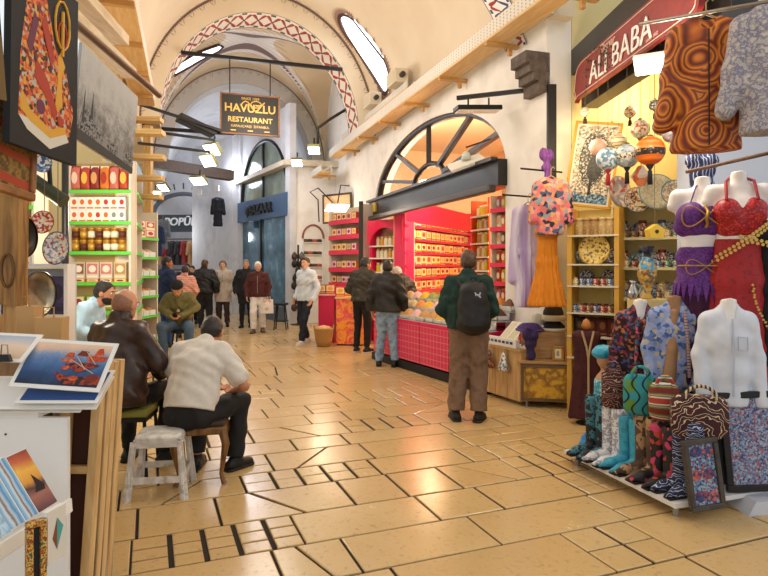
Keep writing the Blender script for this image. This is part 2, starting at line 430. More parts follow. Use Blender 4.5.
def person(label, at, rz, J, h=1.75, skin=SKIN, hair='short', hairm=H_BLACK, yaw=0, pitch=0, top=None, legs=None, shoes=None, over=None,
           res=.016, face=True, belly=0, beard=None, name='person', group=None):
    """faces local +Y. top/over: dict(kind,mat,hem,ease,sleeve,open,collar); legs: dict(kind,mat,w); shoes: dict(kind,mat,sole)"""
    root = thing(name, label, 'person', at, rz, group); s = h / 1.75
    root.scale = (s, s, s)
    A = {k: np.array(v, float) for k, v in J.items() if len(v) == 3}
    side = A['sR'] - A['sL']; ax = side / np.linalg.norm(side); hs = A['hR'] - A['hL']; hx = hs / np.linalg.norm(hs)
    HM = M.Translation(V(A['hd'])) @ M.Rotation(rad(yaw), 4, 'Z') @ M.Rotation(rad(-pitch), 4, 'X')
    hp = lambda *p: np.array(HM @ V(p)); HR = HM.to_3x3()
    mb = MB()
    # body: one surface from pelvis to neck, limbs included
    S = Soft()
    S.cap(A['pel'], A['wai'], .098, .09, .04, .72, hx); S.cap(A['wai'], A['che'], .09, .104, .04, .7, ax); S.cap(A['che'], A['che'] * .45 + A['nek'] * .55, .104, .075, .04, .66, ax)
    S.cap(A['nek'] + (A['che'] - A['nek']) * .12, hp(0, -.022, -.075), .06, .052, .03)
    for q in 'RL':
        S.cap(A['s' + q] * .75 + A['che'] * .12 + A['nek'] * .13, A['s' + q], .06, .05, .04)
        S.cap(A['s' + q], A['e' + q], .05, .037, .03); S.cap(A['e' + q], A['w' + q], .037, .024, .015)
        S.cap(A['h' + q], A['k' + q], .078, .052, .04); S.cap(A['k' + q], A['a' + q], .05, .034, .02)
        t = J['t' + q]; t = np.array([t[0], t[1], 0.]) / math.hypot(*t)
        S.cap(A['a' + q] + [0, 0, -.03], A['a' + q] + t * .11 + [0, 0, -.055], .032, .026, .02)
    S.into(mb, res)
    # head
    S = Soft(); fr = min(res, .0085) if face else res * .75
    S.ell(hp(0, -.008, .022), (.075, .093, .094), HR, .03); S.ell(hp(0, .022, -.04), (.058, .066, .078), HR, .03); S.ell(hp(0, .058, -.092), (.03, .024, .022), HR, .03)
    S.cap(hp(0, -.02, -.03), hp(0, -.03, -.11), .05, .052, .03)
    S.cap(hp(0, .086, .004), hp(0, .106, -.03), .008, .014, .012); S.cap(hp(-.036, .08, .027), hp(.036, .08, .027), .012, .012, .012)
    S.cap(hp(-.018, .083, -.062), hp(.018, .083, -.062), .009, .009, .01)
    for e in (-1, 1):
        S.ell(hp(e * .077, -.008, -.012), (.013, .024, .033), HR, .01); S.ell(hp(e * .031, .089, .006), (.015, .012, .011), HR, .006, True)
    S.into(mb, fr)
    if face:
        for e in (-1, 1):
            mb.ball(hp(e * .031, .078, .006), (.0135, .0115, .0105), 2, 8, None, HR); mb.ball(hp(e * .031, .0875, .006), (.0055, .004, .0055), 3, 8, None, HR)
        mb.ball(hp(0, .0915, -.0595), (.022, .006, .0035), 1, 8, None, HR); mb.ball(hp(0, .091, -.067), (.02, .006, .004), 1, 8, None, HR)
    for q, sg in (('R', 1), ('L', -1)):
        hand_soft(A['w' + q], A['e' + q], sg, J.get('curl', [.55])[0]).into(mb, .0062 if res <= .014 else .0075)
    mb.build('body', [skin, LIP, EYEW, IRIS], root)
    # hair
    if hair:
        S = Soft(); g = .004 if hair in ('buzz', 'ring') else .009
        S.ell(hp(0, -.014, .026), (.075 + g, .095 + g, .094 + g * 1.3), HR, .02)
        S.ell(hp(0, -.045, -.012), (.062 + g * .8, .056 + g, .05 + g), HR, .03)
        if hair == 'quiff': S.ell(hp(0, .05, .105), (.05, .045, .025), HR, .03)
        if hair == 'long':
            for e in (-1, 1): S.cap(hp(e * .062, .0, .03), hp(e * .075, .02, -.21), .034, .025, .03)
            S.cap(hp(0, -.06, 0), hp(0, -.06, -.18), .06, .045, .03)
        n0 = HR @ V((0, .8, -.6)); S.cut(hp(0, .052, .045) if hair != 'long' else hp(0, .062, .05), n0) if hair not in ('cap', 'ring') else None
        if hair == 'cap': S.ell(hp(0, -.005, .055), (.098, .118, .085), HR, .02); S.cut(hp(0, 0, .035), HR @ V((0, .25, -1)))
        elif hair == 'ring': S.cut(hp(0, -.03, .035), HR @ V((0, .55, .83))); S.cut(hp(0, 0, -.06), HR @ V((0, 0, -1)))
        elif hair != 'long': S.cut(hp(0, 0, -.05), HR @ V((0, .25, -1)))
        S.build('knit_cap' if hair == 'cap' else 'hair', hairm, root, min(res, .011), .003, 160)
        if face and hair != 'cap':
            for e in (-1, 1):
                b = MB(); b.tube([hp(e * .015, .094, .025), hp(e * .032, .0935, .031), hp(e * .05, .082, .026)], .0045, 6); b.build('eyebrow', hairm, root)
    if beard:
        S = Soft(); S.ell(hp(0, .025, -.055), (.064, .069, .07), HR, .02); S.ell(hp(0, .06, -.095), (.036, .03, .03), HR, .02)
        S.ell(hp(0, .1, -.062), (.024, .03, .011), HR, .004, True)
        S.cut(hp(0, .06, -.042), HR @ V((0, .25, 1))); S.build('beard', beard, root, .009, .002, 200)
    # trousers
    L = dict(kind='trousers', mat=mat('#1a1a1d', .8), w=.0, cuff=.11); L.update(legs or {})
    S = Soft(); w = L['w']
    S.cap(A['pel'] + (A['wai'] - A['pel']) * .3, A['pel'] - [0, 0, .03], .106 + belly * .7, .114, .03, .7, hx)
    for q in 'RL':
        S.cap(A['h' + q], A['k' + q], .094 + w * .5, .069 + w, .035); S.cap(A['k' + q], A['a' + q] * [1, 1, 1] + [0, 0, L['cuff'] - .09], .068 + w, .054 + w, .02)
        a, k = A['a' + q], A['k' + q]; dn = (a - k) / np.linalg.norm(a - k)
        if not L.get('nocut'): S.post.append((a + dn * (L['cuff'] - .09) * -1, dn)) if q == 'R' and abs(A['aR'][2] - A['aL'][2]) < .03 else None
    S.build(L['kind'], L['mat'], root, res * .9, .006, 60, 3)
    # shoes
    Sh = dict(kind='shoe', mat=mat('#141414', .45), sole=mat('#1c1a18', .7)); Sh.update(shoes or {})
    for q in 'RL':
        t = J['t' + q]; t = np.array([t[0], t[1], 0.]) / math.hypot(*t); a = A['a' + q] * [1, 1, 0] + [0, 0, A['a' + q][2] - .085]
        S = Soft(); S.cap(a + t * -.04 + [0, 0, .042], a + t * .14 + [0, 0, .03], .045, .038, .02); S.cap(a + [0, 0, .10], a + t * .04 + [0, 0, .05], .042, .042, .03)
        S.cut(a + [0, 0, .016], (0, 0, -1)); S.cut(a + [0, 0, .108], (0, 0, 1)); sh = S.build(Sh['kind'], Sh['mat'], root, .009 if res < .018 else .013)
        S = Soft(); S.cap(a + t * -.045 + [0, 0, .012], a + t * .145 + [0, 0, .012], .049, .042, .02); S.cut(a + [0, 0, .001], (0, 0, -1)); S.cut(a + [0, 0, .022], (0, 0, 1))
        S.build('sole', Sh['sole'], sh, .0075 if res < .018 else .011)
    # garments on the upper body
    for gi, T0 in enumerate((top, over)):
        if not T0: continue
        T = dict(kind='shirt', mat=mat('#888888'), hem=-.06, ease=.012 + .012 * gi, sleeve=1.0, collar=.02, wr=.007, arm=0.0, flare=0.0, seed=5); T.update(T0)
        e = T['ease'] * .72; ea = e * .65; S = Soft(); dnv = (A['pel'] - A['wai']); dnv /= np.linalg.norm(dnv)
        hem = A['pel'] + dnv * T['hem'] if T['hem'] < .12 else A['pel'] + np.array([0, 0, -1.]) * T['hem']
        if T['hem'] > 0.0: S.cap(A['pel'], hem, .112 + e + belly, .112 + e + T['flare'], .04, .7, hx)
        S.cap(hem if T['hem'] <= 0 else A['pel'], A['wai'], .110 + e + belly, .098 + e + belly, .05, .7, hx); S.cap(A['wai'], A['che'], .098 + e + belly, .112 + e, .05, .68, ax)
        S.cap(A['che'], A['che'] * .4 + A['nek'] * .6, .112 + e, .08 + e, .05, .64, ax)
        if T['collar'] > 0: S.cap(A['nek'] + (A['che'] - A['nek']) * .25, A['nek'] + (hp(0, -.03, -.08) - A['nek']) * min(1, T['collar'] * 12), .068 + e * .5, .064 + e * .4, .02)
        for q in 'RL':
            S.cap(A['s' + q] * .72 + A['che'] * .13 + A['nek'] * .15, A['s' + q], .064 + e, .052 + ea, .05)
            sl = T['sleeve']
            if sl > .55:
                S.cap(A['s' + q], A['e' + q], .054 + ea + T['arm'] * .7, .043 + ea + T['arm'] * .7, .03); wq = A['e' + q] + (A['w' + q] - A['e' + q]) * min(1, (sl - .5) * 2 * .98)
                S.cap(A['e' + q], wq, .043 + ea + T['arm'] * .7, .032 + ea + T['arm'] * .4, .02)
            else:
                mq = A['s' + q] + (A['e' + q] - A['s' + q]) * sl * 2; S.cap(A['s' + q], mq, .056 + ea + T['arm'] * .7, .058 + ea + T['arm'], .03)
        S.cut(hem, dnv if T['hem'] < .12 else (0, 0, -1))
        S.build(T['kind'], T['mat'], root, res * .85, T['wr'], T.get('freq', 60), T['seed'])
        for nm, pts, r, m_ in T.get('trim', []):
            b = MB(); b.tube(pts, r, 6); b.build(nm, m_, root)
    return root
# ------------------------------------------------------------------ setting: paving, vaults, walls
def street(mb_pts): return mb_pts
S_T = M.Translation(P0) @ M.Rotation(RZ, 4, 'Z')     # local x = along street, local y = towards the left wall

# paving: rows of worn slabs with dark joints, some broken up into small setts
fm = NT('paving_stone', .3, 0, .5)
att = fm.nt.nodes.new('ShaderNodeAttribute'); att.attribute_name = 'tone'; te = E(fm.nt, att.outputs['Fac'])
base = fm.ramp(te, [(0, '#8a683e'), (.3, '#b28d58'), (.6, '#cbaa74'), (.85, '#dcc290'), (1, '#c08f50')])
n1 = fm.noise(2.2, 6, .62); n2 = fm.noise(26, 5, .65); sp = fm.noise(70, 2, .6)
c1 = fm.mix(fm.noise(1.1, 4, .6).gt(.5) * .0 + (n1 - .35) * 1.1, '#cbaa74', base)
c2 = fm.mix((n2 - .56).mx(0) * 2.2, c1, '#5e4526'); c2 = fm.mix((sp - .66).mx(0) * 5, c2, '#3a2a18')
fm.col(c2)
rr = (n1 * .24 + n2 * .16) + .02; fm.nt.links.new(rr.s, fm.b.inputs['Roughness']); fm.bump(n2 * .6 + n1, .16, .006)
GROUT = mnoise(['#140f0a', '#2c2116'], 30, .9, bump=.4)
mb = MB(); tones = []
mb.add([(-14, -7, 0), (22, -7, 0), (22, 12, 0), (-14, 12, 0)], [(0, 1, 2, 3)], 1); tones.append(0)
def slab(poly, t, z=.012):
    n = len(poly); cx = sum(p[0] for p in poly) / n; cy = sum(p[1] for p in poly) / n
    inn = [(p[0] + (cx - p[0]) * .0 + (0.006 if p[0] < cx else -.006), p[1] + (.006 if p[1] < cy else -.006)) for p in poly]
    vs = [(x, y, -.002) for x, y in poly] + [(x, y, z - .004) for x, y in poly] + [(x, y, z) for x, y in inn]
    fs = [(i, (i + 1) % n, n + (i + 1) % n, n + i) for i in range(n)] + [(n + i, n + (i + 1) % n, 2 * n + (i + 1) % n, 2 * n + i) for i in range(n)] + [tuple(range(2 * n, 3 * n))]
    mb.add(vs, fs, 0); tones.extend([t] * len(fs))
rn = random.Random(23)
FA = rad(3.2)       # paving runs a few degrees off the wall line
u = -9.2
while u < 20:
    near = u < 2
    du = rn.uniform(.34, .58) if near else rn.uniform(.5, .8)
    v = -5.5 + rn.uniform(0, .6)
    while v < 10.5:
        dv = rn.choice((rn.uniform(.35, .5), rn.uniform(.6, .95), rn.uniform(.8, 1.2)))
        g = rn.uniform(.010, .026) if near else rn.uniform(.008, .018)
        u0, u1, v0, v1 = u + g / 2, u + du - g / 2, v + g / 2, v + dv - g / 2
        k = rn.random(); t = min(1, max(0, rn.gauss(.6, .2)))
        if k < .17 and u < 8:                                   # a patch of small setts
            nu_, nv_ = rn.choice((2, 2, 3)), max(2, round(dv / rn.uniform(.15, .24)))
            au, av = (u1 - u0) / nu_, (v1 - v0) / nv_; gg = rn.uniform(.012, .034)
            for i in range(nu_):
                for j in range(nv_):
                    a, b = u0 + i * au, v0 + j * av; t2 = min(1, max(0, t + rn.gauss(0, .15)))
                    slab([(a, b), (a + au - (gg * .5 if i < nu_ - 1 else 0), b), (a + au - (gg * .5 if i < nu_ - 1 else 0), b + av - (gg if j < nv_ - 1 else 0)), (a, b + av - (gg if j < nv_ - 1 else 0))], t2)
        elif k < .30 and u < 8:                                # one slab split in two along the row
            m_ = u0 + (u1 - u0) * rn.uniform(.35, .65)
            slab([(u0, v0), (m_ - .006, v0), (m_ - .006, v1), (u0, v1)], t); 
            q = v0 + (v1 - v0) * rn.uniform(.3, .7)
            slab([(m_ + .006, v0), (u1, v0), (u1, q - .008), (m_ + .006, q - .008)], min(1, t + .12)); slab([(m_ + .006, q + .008), (u1, q + .008), (u1, v1), (m_ + .006, v1)], max(0, t - .12))
        elif k < .44:                                          # a slanting cut
            a, b = v0 + (v1 - v0) * rn.uniform(.2, .45), v0 + (v1 - v0) * rn.uniform(.55, .8)
            if rn.random() < .5: a, b = b, a
            w = rn.uniform(.006, .016)
            slab([(u0, v0), (u1, v0), (u1, b - w), (u0, a - w)], t); slab([(u0, a + w), (u1, b + w), (u1, v1), (u0, v1)], min(1, max(0, t + rn.gauss(0, .12))))
        else: slab([(u0, v0), (u1, v0), (u1, v1), (u0, v1)], t)
        v += dv
    u += du
fl = mb.build('floor', [fm.m, GROUT]); fl['kind'] = 'structure'
fl.location = P0; fl.rotation_euler.z = RZ + FA
a_ = fl.data.attributes.new('tone', 'FLOAT', 'FACE'); a_.data.foreach_set('value', tones)

# ---- painted plaster
PL = mnoise(['#d8c4a6', '#e2d0b4', '#cdb796'], 1.2, .85, lo=.25, hi=.75, bump=.03)
PLW = mnoise(['#e0dcd6', '#ebe7e0', '#d2cdc6'], 1.5, .85, lo=.25, hi=.75)
PLG = mnoise(['#c9cbd0', '#d8dade', '#babcc2'], 1.2, .85, lo=.25, hi=.75)
def painted(name, base, edge='#5a3b36', w=.035, star=.10, per=.22, bg=None, bw=0.0):
    """plaster with a painted saw-tooth border; uv.y = distance from the edge, uv.x = length along it (m)"""
    t = NT(name, .85); x, y, _ = t.xyz('UV'); x = x; 
    tri = (x / per).ping(.5) * 2.0
    m1 = y.lt(w) 
    lobe = ((x / per).fract() - .5).abs()
    fl_ = (y.lt(tri * star + w)) * (lobe.gt(.22) * .0 + ((y * 42 + lobe * 30).sin().gt(-.1)))
    n = t.noise(1.2, 3, .5); b = t.ramp(n, [(.25, base[0]), (.75, base[1])])
    if bg: b = t.mix(y.lt(bw), b, bg)
    c = t.mix(fl_ * .55, b, '#8d6f60'); c = t.mix(m1 * .85, c, edge); t.col(c); return t.m
def floral(name, bg, L=.62, amp=.5, w=.09, blue=False):
    """interlaced vine band; uv.x along the band (m), uv.y across 0..1"""
    t = NT(name, .8); x, y, _ = t.xyz('UV'); q = y - .5
    ph = x * (2 * PI / L)
    s1 = ph.sin() * .30; th = (ph * 2).sin().abs() * w * .9 + w * .25
    a = (q - s1).abs().lt(th); b = (q + s1).abs().lt(th)
    leaf = ((q.abs() - .40).abs().lt(.05)) * ((ph * 2 + 1.2).sin().gt(.45)); dot = (q.abs().lt(.05)) * ((ph).sin().abs().lt(.25))
    c = t.mix(a, bg, '#9c3228'); c = t.mix(b, c, '#a33a2c' if not blue else '#38466f')
    c = t.mix(leaf, c, '#4b4a3e' if not blue else '#3d4c78'); c = t.mix(dot, c, '#4a4438')
    c = t.mix(q.abs().gt(.47), c, '#5a3b36'); t.col(c); return t.m
BAND = floral('floral_band', '#e3dac6'); BAND2 = floral('floral_band_blue', '#e9e6e0', .5, .5, .1, True)
JAG = painted('bordered_plaster', ('#d3c2a8', '#ddcfb8')); JAGG = painted('bordered_grey_plaster', ('#b9b3ab', '#c6c1b8'), '#4c4644', .03, .12, .2)
JAGW = painted('bordered_white_plaster', ('#cdb592', '#d9c3a0'), '#5a3b36', .03, .1, .2, '#e2ddd6', 0.0)

SPR, RV, VC, VS = 4.6, 2.5, 2.5, 1.17          # springing height, half span, axis, vertical stretch
def uvmap(o, uvs):
    l = o.data.uv_layers.new(name='UVMap'); me = o.data
    buf = np.zeros(len(me.loops) * 2); li = np.zeros(len(me.loops), int); me.loops.foreach_get('vertex_index', li)
    u_ = np.array(uvs); buf[0::2] = u_[li, 0]; buf[1::2] = u_[li, 1]; l.data.foreach_set('uv', buf)
def vault(name, u0, u1, m_, nu=40, nt=48, holes=(), R=RV, zc=SPR, thick=.3):
    b = MB(); uv = []
    def pt(t, r, u): return C(u, VC - r * math.cos(t), zc + VS * r * math.sin(t))
    for i in range(nu + 1):
        for j in range(nt + 1):
            u = u0 + (u1 - u0) * i / nu; t = PI * j / nt
            b.v.append(pt(t, R, u)); uv.append((R * t, 9.0 if not holes else u1 - u if False else min(u - u0, u1 - u)))
    w = nt + 1; n0 = len(b.v)
    for i in range(nu + 1):
        for j in range(nt + 1):
            u = u0 + (u1 - u0) * i / nu; t = PI * j / nt
            b.v.append(pt(t, R + thick, u)); uv.append((R * t, 9.0))
    def inhole(i, j):
        u = u0 + (u1 - u0) * (i + .5) / nu; t = PI * (j + .5) / nt
        return any(hit(u, t) for hit in holes)
    solid = np.array([[not inhole(i, j) for j in range(nt)] for i in range(nu)])
    for i in range(nu):
        for j in range(nt):
            q = [i * w + j, (i + 1) * w + j, (i + 1) * w + j + 1, i * w + j + 1]
            if solid[i, j]:
                b.f += [q, [k + n0 for k in q[::-1]]]; b.mi += [0, 0]; b.sm += [True, True]
                for (di, dj, a, c) in ((-1, 0, q[0], q[3]), (1, 0, q[1], q[2]), (0, -1, q[0], q[1]), (0, 1, q[3], q[2])):
                    ii, jj = i + di, j + dj
                    if ii < 0 or jj < 0 or ii >= nu or jj >= nt or not solid[ii, jj]:
                        b.f.append([a, c, c + n0, a + n0]); b.mi.append(0); b.sm.append(False)
    o = struct(b, name, [m_]); uvmap(o, uv); return o
def arch_ring(name, u0, u1, r0, r1, soffit, face, n=64, zc=SPR, leg=0):
    """transverse arch: painted soffit + plain faces"""
    b = MB(); uv = []
    for i in range(n + 1):
        t = PI * i / n
        for u, r, q in ((u0, r1, 9), (u0, r0, 0), (u0, r0, 0), (u1, r0, 1), (u1, r0, 0), (u1, r1, 9)):
            b.v.append(C(u, VC - r * math.cos(t), zc + VS * r * math.sin(t))); uv.append((t * r0, (0.0 if q == 0 else 1.0) if q != 9 else r1 - r0))
    for i in range(n):
        for a, m_ in ((0, 1), (2, 0), (4, 1)):
            k = i * 6 + a; b.f.append([k, k + 1, k + 7, k + 6]); b.mi.append(m_); b.sm.append(True)
    for k in range(0, len(uv), 6):       # faces: uv.y grows inward from the outer edge
        for q in (0, 5): uv[k + q] = (uv[k + q][0], 0.0)
        for q in (1, 4): uv[k + q] = (uv[k + q][0], r1 - r0)
    o = struct(b, name, [soffit, face]); uvmap(o, uv); return o
def px_on_vault(px, py, R=RV, zc=SPR):
    """where the line of sight through a pixel meets the vault: (u, angle)"""
    d = V(((px - CX) / F, 1, -(py - HY) / F)); o = V((0, 0, EYE)) - P0
    a = (d.dot(DV), d.z / VS); p = (o.dot(DV) - VC, (o.z - zc) / VS)
    A = a[0] ** 2 + a[1] ** 2; B = 2 * (a[0] * p[0] + a[1] * p[1]); K = p[0] ** 2 + p[1] ** 2 - R * R
    t = (-B + math.sqrt(max(0, B * B - 4 * A * K))) / (2 * A); q = o + d * t
    return q.dot(DU), math.atan2((q.z - zc) / VS, -(q.dot(DV) - VC))
def capsule_hole(a, b, w):
    """slot with round ends between two (u, angle) points, half width w (m)"""
    ax, ay, bx, by = a[0], a[1] * RV, b[0], b[1] * RV; L = (bx - ax) ** 2 + (by - ay) ** 2
    def hit(u, t):
        x, y = u - ax, t * RV - ay; h = max(0, min(1, (x * (bx - ax) + y * (by - ay)) / L)); return math.hypot(x - h * (bx - ax), y - h * (by - ay)) < w
    return hit
# ---- vaults over the street
wa = px_on_vault(353, 32); wb = px_on_vault(381, 72)
HOLE_R = capsule_hole(wa, wb, .40)
vault('ceiling_near', -1.0, 6.0, JAG, 110, 150, [HOLE_R])
arch_ring('trim_1', 6.0, 6.9, 2.12, 2.5, BAND, JAG)
def vault_strip(name, left, right, m_, L0=1.0):
    """band painted up the haunch of the vault between two edges"""
    b = MB(); uv = []; n = len(left); tot = 0; pv = None
    for l, r in zip(left, right):
        for k, q in enumerate((l, r)):
            u, t = px_on_vault(*q); p = C(u, VC - (RV - .012) * math.cos(t), SPR + VS * (RV - .012) * math.sin(t)); b.v.append(p)
            if k == 0: tot += (p - pv).length if pv is not None else 0; pv = p
            uv.append((tot, float(k)))
    for i in range(n - 1): b.f.append([2 * i, 2 * i + 1, 2 * i + 3, 2 * i + 2]); b.mi.append(0); b.sm.append(True)
    o = struct(b, name, [m_]); uvmap(o, uv)
vault_strip('trim_2', [(506, 52), (503, 42), (498, 29), (491, 14), (483, 0), (474, -14), (462, -30)], [(528, 44), (525, 36), (521, 25), (516, 12), (511, 0), (504, -14), (493, -30)], BAND2)
arch_ring('trim_8', -2.3, -1.0, 2.42, 2.55, PLW, PLW)
vault('ceiling_front', -10, -2.3, PLW, 2, 40, (), 2.5)
# painted border and lit pane of the roof window in the right haunch
def slot_ring(a, b, w, n=28):
    ax, ay, bx, by = a[0], a[1] * RV, b[0], b[1] * RV; th = math.atan2(by - ay, bx - ax); pts = []
    for k in range(n): 
        f = PI / 2 + PI * k / (n - 1) + th; pts.append((ax + w * math.cos(f), ay + w * math.sin(f)))
    for k in range(n):
        f = -PI / 2 + PI * k / (n - 1) + th; pts.append((bx + w * math.cos(f), by + w * math.sin(f)))
    return pts
def on_vault(x, y, r): t = y / RV; return C(x, VC - r * math.cos(t), SPR + VS * r * math.sin(t))
def densify(pts, step):
    o = []
    for i, p in enumerate(pts):
        q = pts[(i + 1) % len(pts)]; L = math.hypot(q[0] - p[0], q[1] - p[1]); k = max(1, int(L / step))
        o += [(p[0] + (q[0] - p[0]) * j / k, p[1] + (q[1] - p[1]) * j / k) for j in range(k)]
    return o
def roof_window(name, wa, wb, w):
    pts = densify(slot_ring(wa, wb, w), .05); cx = sum(p[0] for p in pts) / len(pts); cy = sum(p[1] for p in pts) / len(pts)
    out = densify(slot_ring(wa, wb, w + .085), .05); N = min(len(pts), len(out))
    root = thing(name, '', ''); 
    for k in ('label', 'category'): del root[k]
    root['kind'] = 'structure'
    b = MB(); ins = slot_ring(wa, wb, w - .05, 28); mid = slot_ring(wa, wb, w + .03, 28); n = len(ins)
    vs = [on_vault(x, y, RV - .012) for x, y in ins] + [on_vault(x, y, RV - .012) for x, y in mid] + [on_vault(x, y, RV + .25) for x, y in ins]
    # long straight sides follow the curve of the vault
    b.add(vs, [(i, (i + 1) % n, n + (i + 1) % n, n + i) for i in range(n)] + [(i, 2 * n + i, 2 * n + (i + 1) % n, (i + 1) % n) for i in range(n)], 0)
    o = b.build('window_frame', [mat('#4a2f2c', .7)], root); o['kind'] = 'structure'
    b = MB(); per = densify(slot_ring(wa, wb, w + .03), .21)
    for i, p in enumerate(per):
        q = per[(i + 1) % len(per)]; m = ((p[0] + q[0]) / 2, (p[1] + q[1]) / 2); d = V((m[0] - (wa[0] + wb[0]) / 2, m[1] - (wa[1] + wb[1]) / 2 * RV)).normalized() if False else None
        tx, ty = q[0] - p[0], q[1] - p[1]; L = math.hypot(tx, ty) + 1e-9; nx, ny = ty / L, -tx / L
        if nx * (m[0] - cx) + ny * (m[1] - cy) < 0: nx, ny = -nx, -ny
        tx, ty = tx / L, ty / L
        st = [(-.07, 0), (-.02, .035), (-.06, .07), (-.015, .075), (0, .15), (.015, .075), (.06, .07), (.02, .035), (.07, 0)]
        b.add([on_vault(m[0] + tx * s + nx * r, m[1] + ty * s + ny * r, RV - .006) for s, r in st], [list(range(len(st)))], 0)
    o = b.build('painted_border', [mat('#9a7a68', .85)], root); o['kind'] = 'structure'
    b = MB(); b.add([on_vault(x, y, RV + .05) for x, y in slot_ring(wa, wb, w + .03)], [list(range(56))], 0)
    o = b.build('pane', [emis('#eef3fa', 2.2)], root); o['kind'] = 'structure'  # pane emits by itself, standing in for daylight outside
    return root
roof_window('window_1', wa, wb, .40)

# second bay: cross vault, painted ribs
def groin(name, u0, u1, m_):
    b = MB(); uv = []; uc = (u0 + u1) / 2; hw = (u1 - u0) / 2; n, k = 60, 72
    def z_(u, v):
        a = math.sqrt(max(0, RV ** 2 - (v - VC) ** 2)); c = 2.55 * math.sqrt(max(0, 1 - ((u - uc) / hw) ** 2)); return a, c
    for i in range(n + 1):
        for j in range(k + 1):
            u = u0 + (u1 - u0) * i / n; v = VC - RV * math.cos(PI * j / k); a, c = z_(u, v)
            b.v.append(C(u, v, SPR + VS * max(a, c))); uv.append((u * 1.3 + v, abs(a - c) * .8 + (0 if a <= c else 0)))
    w = k + 1; b.f = [[i * w + j, (i + 1) * w + j, (i + 1) * w + j + 1, i * w + j + 1] for i in range(n) for j in range(k)]
    b.mi = [0] * len(b.f); b.sm = [True] * len(b.f); o = struct(b, name, [m_]); uvmap(o, uv)
groin('ceiling_groin', 6.9, 11.2, painted('rib_plaster', ('#cdb592', '#d9c3a0'), '#5a3b36', .03, .16, .24, '#e6e1d9', .10))
arch_ring('trim_3', 11.2, 11.9, 2.1, 2.5, JAGG, JAGG)
vault('ceiling_far', 11.9, 26, PLG, 4, 40, (), 2.5)
# left roof window of the second bay, on the far side of the painted arch
def groin_hit(px, py):
    for i in range(2000):
        Y = 12 + i * .006; p = P(px, py, Y); q = p - P0; u, v = q.dot(DU), q.dot(DV)
        if 6.9 < u < 11.2 and abs(v - VC) < RV:
            z = SPR + VS * max(math.sqrt(RV ** 2 - (v - VC) ** 2), 2.55 * math.sqrt(max(0, 1 - ((u - 9.05) / 2.15) ** 2)))
            if p.z > z - .04: return p
    return P(px, py, 14.5)
pts = [groin_hit(x, y) for x, y in ((174, 76), (173, 70), (180, 63), (195, 54), (210, 48), (219, 45), (223, 47), (219, 51), (205, 58), (190, 67))]
root = bpy.data.objects.new('window_2', None); COL.objects.link(root); root['kind'] = 'structure'
b = MB(); b.add(pts, [list(range(10))]); o = b.build('pane', [emis('#eef3fa', 1.6)], root); o['kind'] = 'structure'  # self-glowing pane in place of the sky behind it
b = MB(); b.tube(pts + [pts[0]], .035, 6); o = b.build('window_frame', [mat('#4a2f2c', .7)], root); o['kind'] = 'structure'
# ---- right wall: piers, arch spandrel, step out further on
def wall_poly(b, pts, T, th, mi=0): b.prism(pts, th, mi, T)
WT = M(((DU.x, -DV.x, 0, P0.x), (DU.y, -DV.y, 0, P0.y), (0, 0, 1, 0), (0, 0, 0, 1)))   # local x=u, y=into the wall, z=up
b = MB()
AU0, AU1, AZ, AR = .12, 6.0, 3.02, 1.22                  # shop opening in the right wall, arched above a beam
b.prism([(-.85, 0), (AU0, 0), (AU0, 5.0), (-.85, 5.0)], .35, 0, WT)
b.prism([(AU1, 0), (8.2, 0), (8.2, 5.0), (AU1, 5.0)], .35, 0, WT)
n = 32; arc = [((AU0 + AU1) / 2 - (AU1 - AU0) / 2 * math.cos(PI * i / n), AZ + AR * math.sin(PI * i / n)) for i in range(n + 1)]
for i in range(n):
    (x0, z0), (x1, z1) = arc[i], arc[i + 1]; b.prism([(x0, z0), (x1, z1), (x1, 5.0), (x0, 5.0)], .35, 0, WT)
struct(b, 'wall_right', [PLW])
b = MB(); b.prism([(8.2, 2.9), (9.9, 2.9), (9.9, 4.6), (8.2, 4.6)], .3, 0, WT)
b.prism([(8.2, 0), (9.9, 0), (9.9, 2.9), (8.2, 2.9)], .1, 0, M.Translation(-DV * .8) @ WT)
struct(b, 'wall_right_recess', [PLW])
W2 = M(((DV.x, DU.x, 0, C(9.8, 0).x), (DV.y, DU.y, 0, C(9.8, 0).y), (0, 0, 1, 0), (0, 0, 0, 1)))      # faces the viewer
b = MB(); b.prism([(-.4, 0), (1.36, 0), (1.36, 4.55), (-.4, 4.55)], .3, 0, W2); struct(b, 'wall_right_step', [PLW])
def between(a, c):
    a, c = V(a), V(c); x = (c - a).normalized(); y = V((-x.y, x.x, 0)) * -1
    return M(((x.x, y.x, 0, a.x), (x.y, y.y, 0, a.y), (0, 0, 1, 0), (0, 0, 0, 1))), (c - a).length
# ---- left wall above the shops, far end
b = MB(); WL = M(((DU.x, DV.x, 0, C(0, 5).x), (DU.y, DV.y, 0, C(0, 5).y), (0, 0, 1, 0), (0, 0, 0, 1)))
b.prism([(-9, 4.3), (22, 4.3), (22, 4.75), (-9, 4.75)], .3, 0, WL); struct(b, 'wall_left', [mnoise(['#d9bf8f', '#e3cda2', '#c9ab78'], 1.5, .85)])
b = MB(); b.prism([(7.2, 0), (22, 0), (22, 4.3), (7.2, 4.3)], .3, 0, M.Translation(DV * .9) @ WL); struct(b, 'wall_left_far', [PLG])
b = MB(); b.prism([(6.0, 4.6), (11.9, 4.6), (11.9, 7.6), (6.0, 7.6)], .15, 0, M.Translation(-DV * .02) @ WT); struct(b, 'wall_right_upper', [PLW])
b = MB(); b.add([wq for wq in (C(6.95, .02, 4.7), C(7.6, .02, 4.7), C(7.6, .02, 6.6), C(6.95, .02, 6.6))], [(0, 1, 2, 3)]); o = struct(b, 'trim_7', [BAND], solid=.01); uvmap(o, [(0, 0), (0, 1), (1.9, 1), (1.9, 0)])
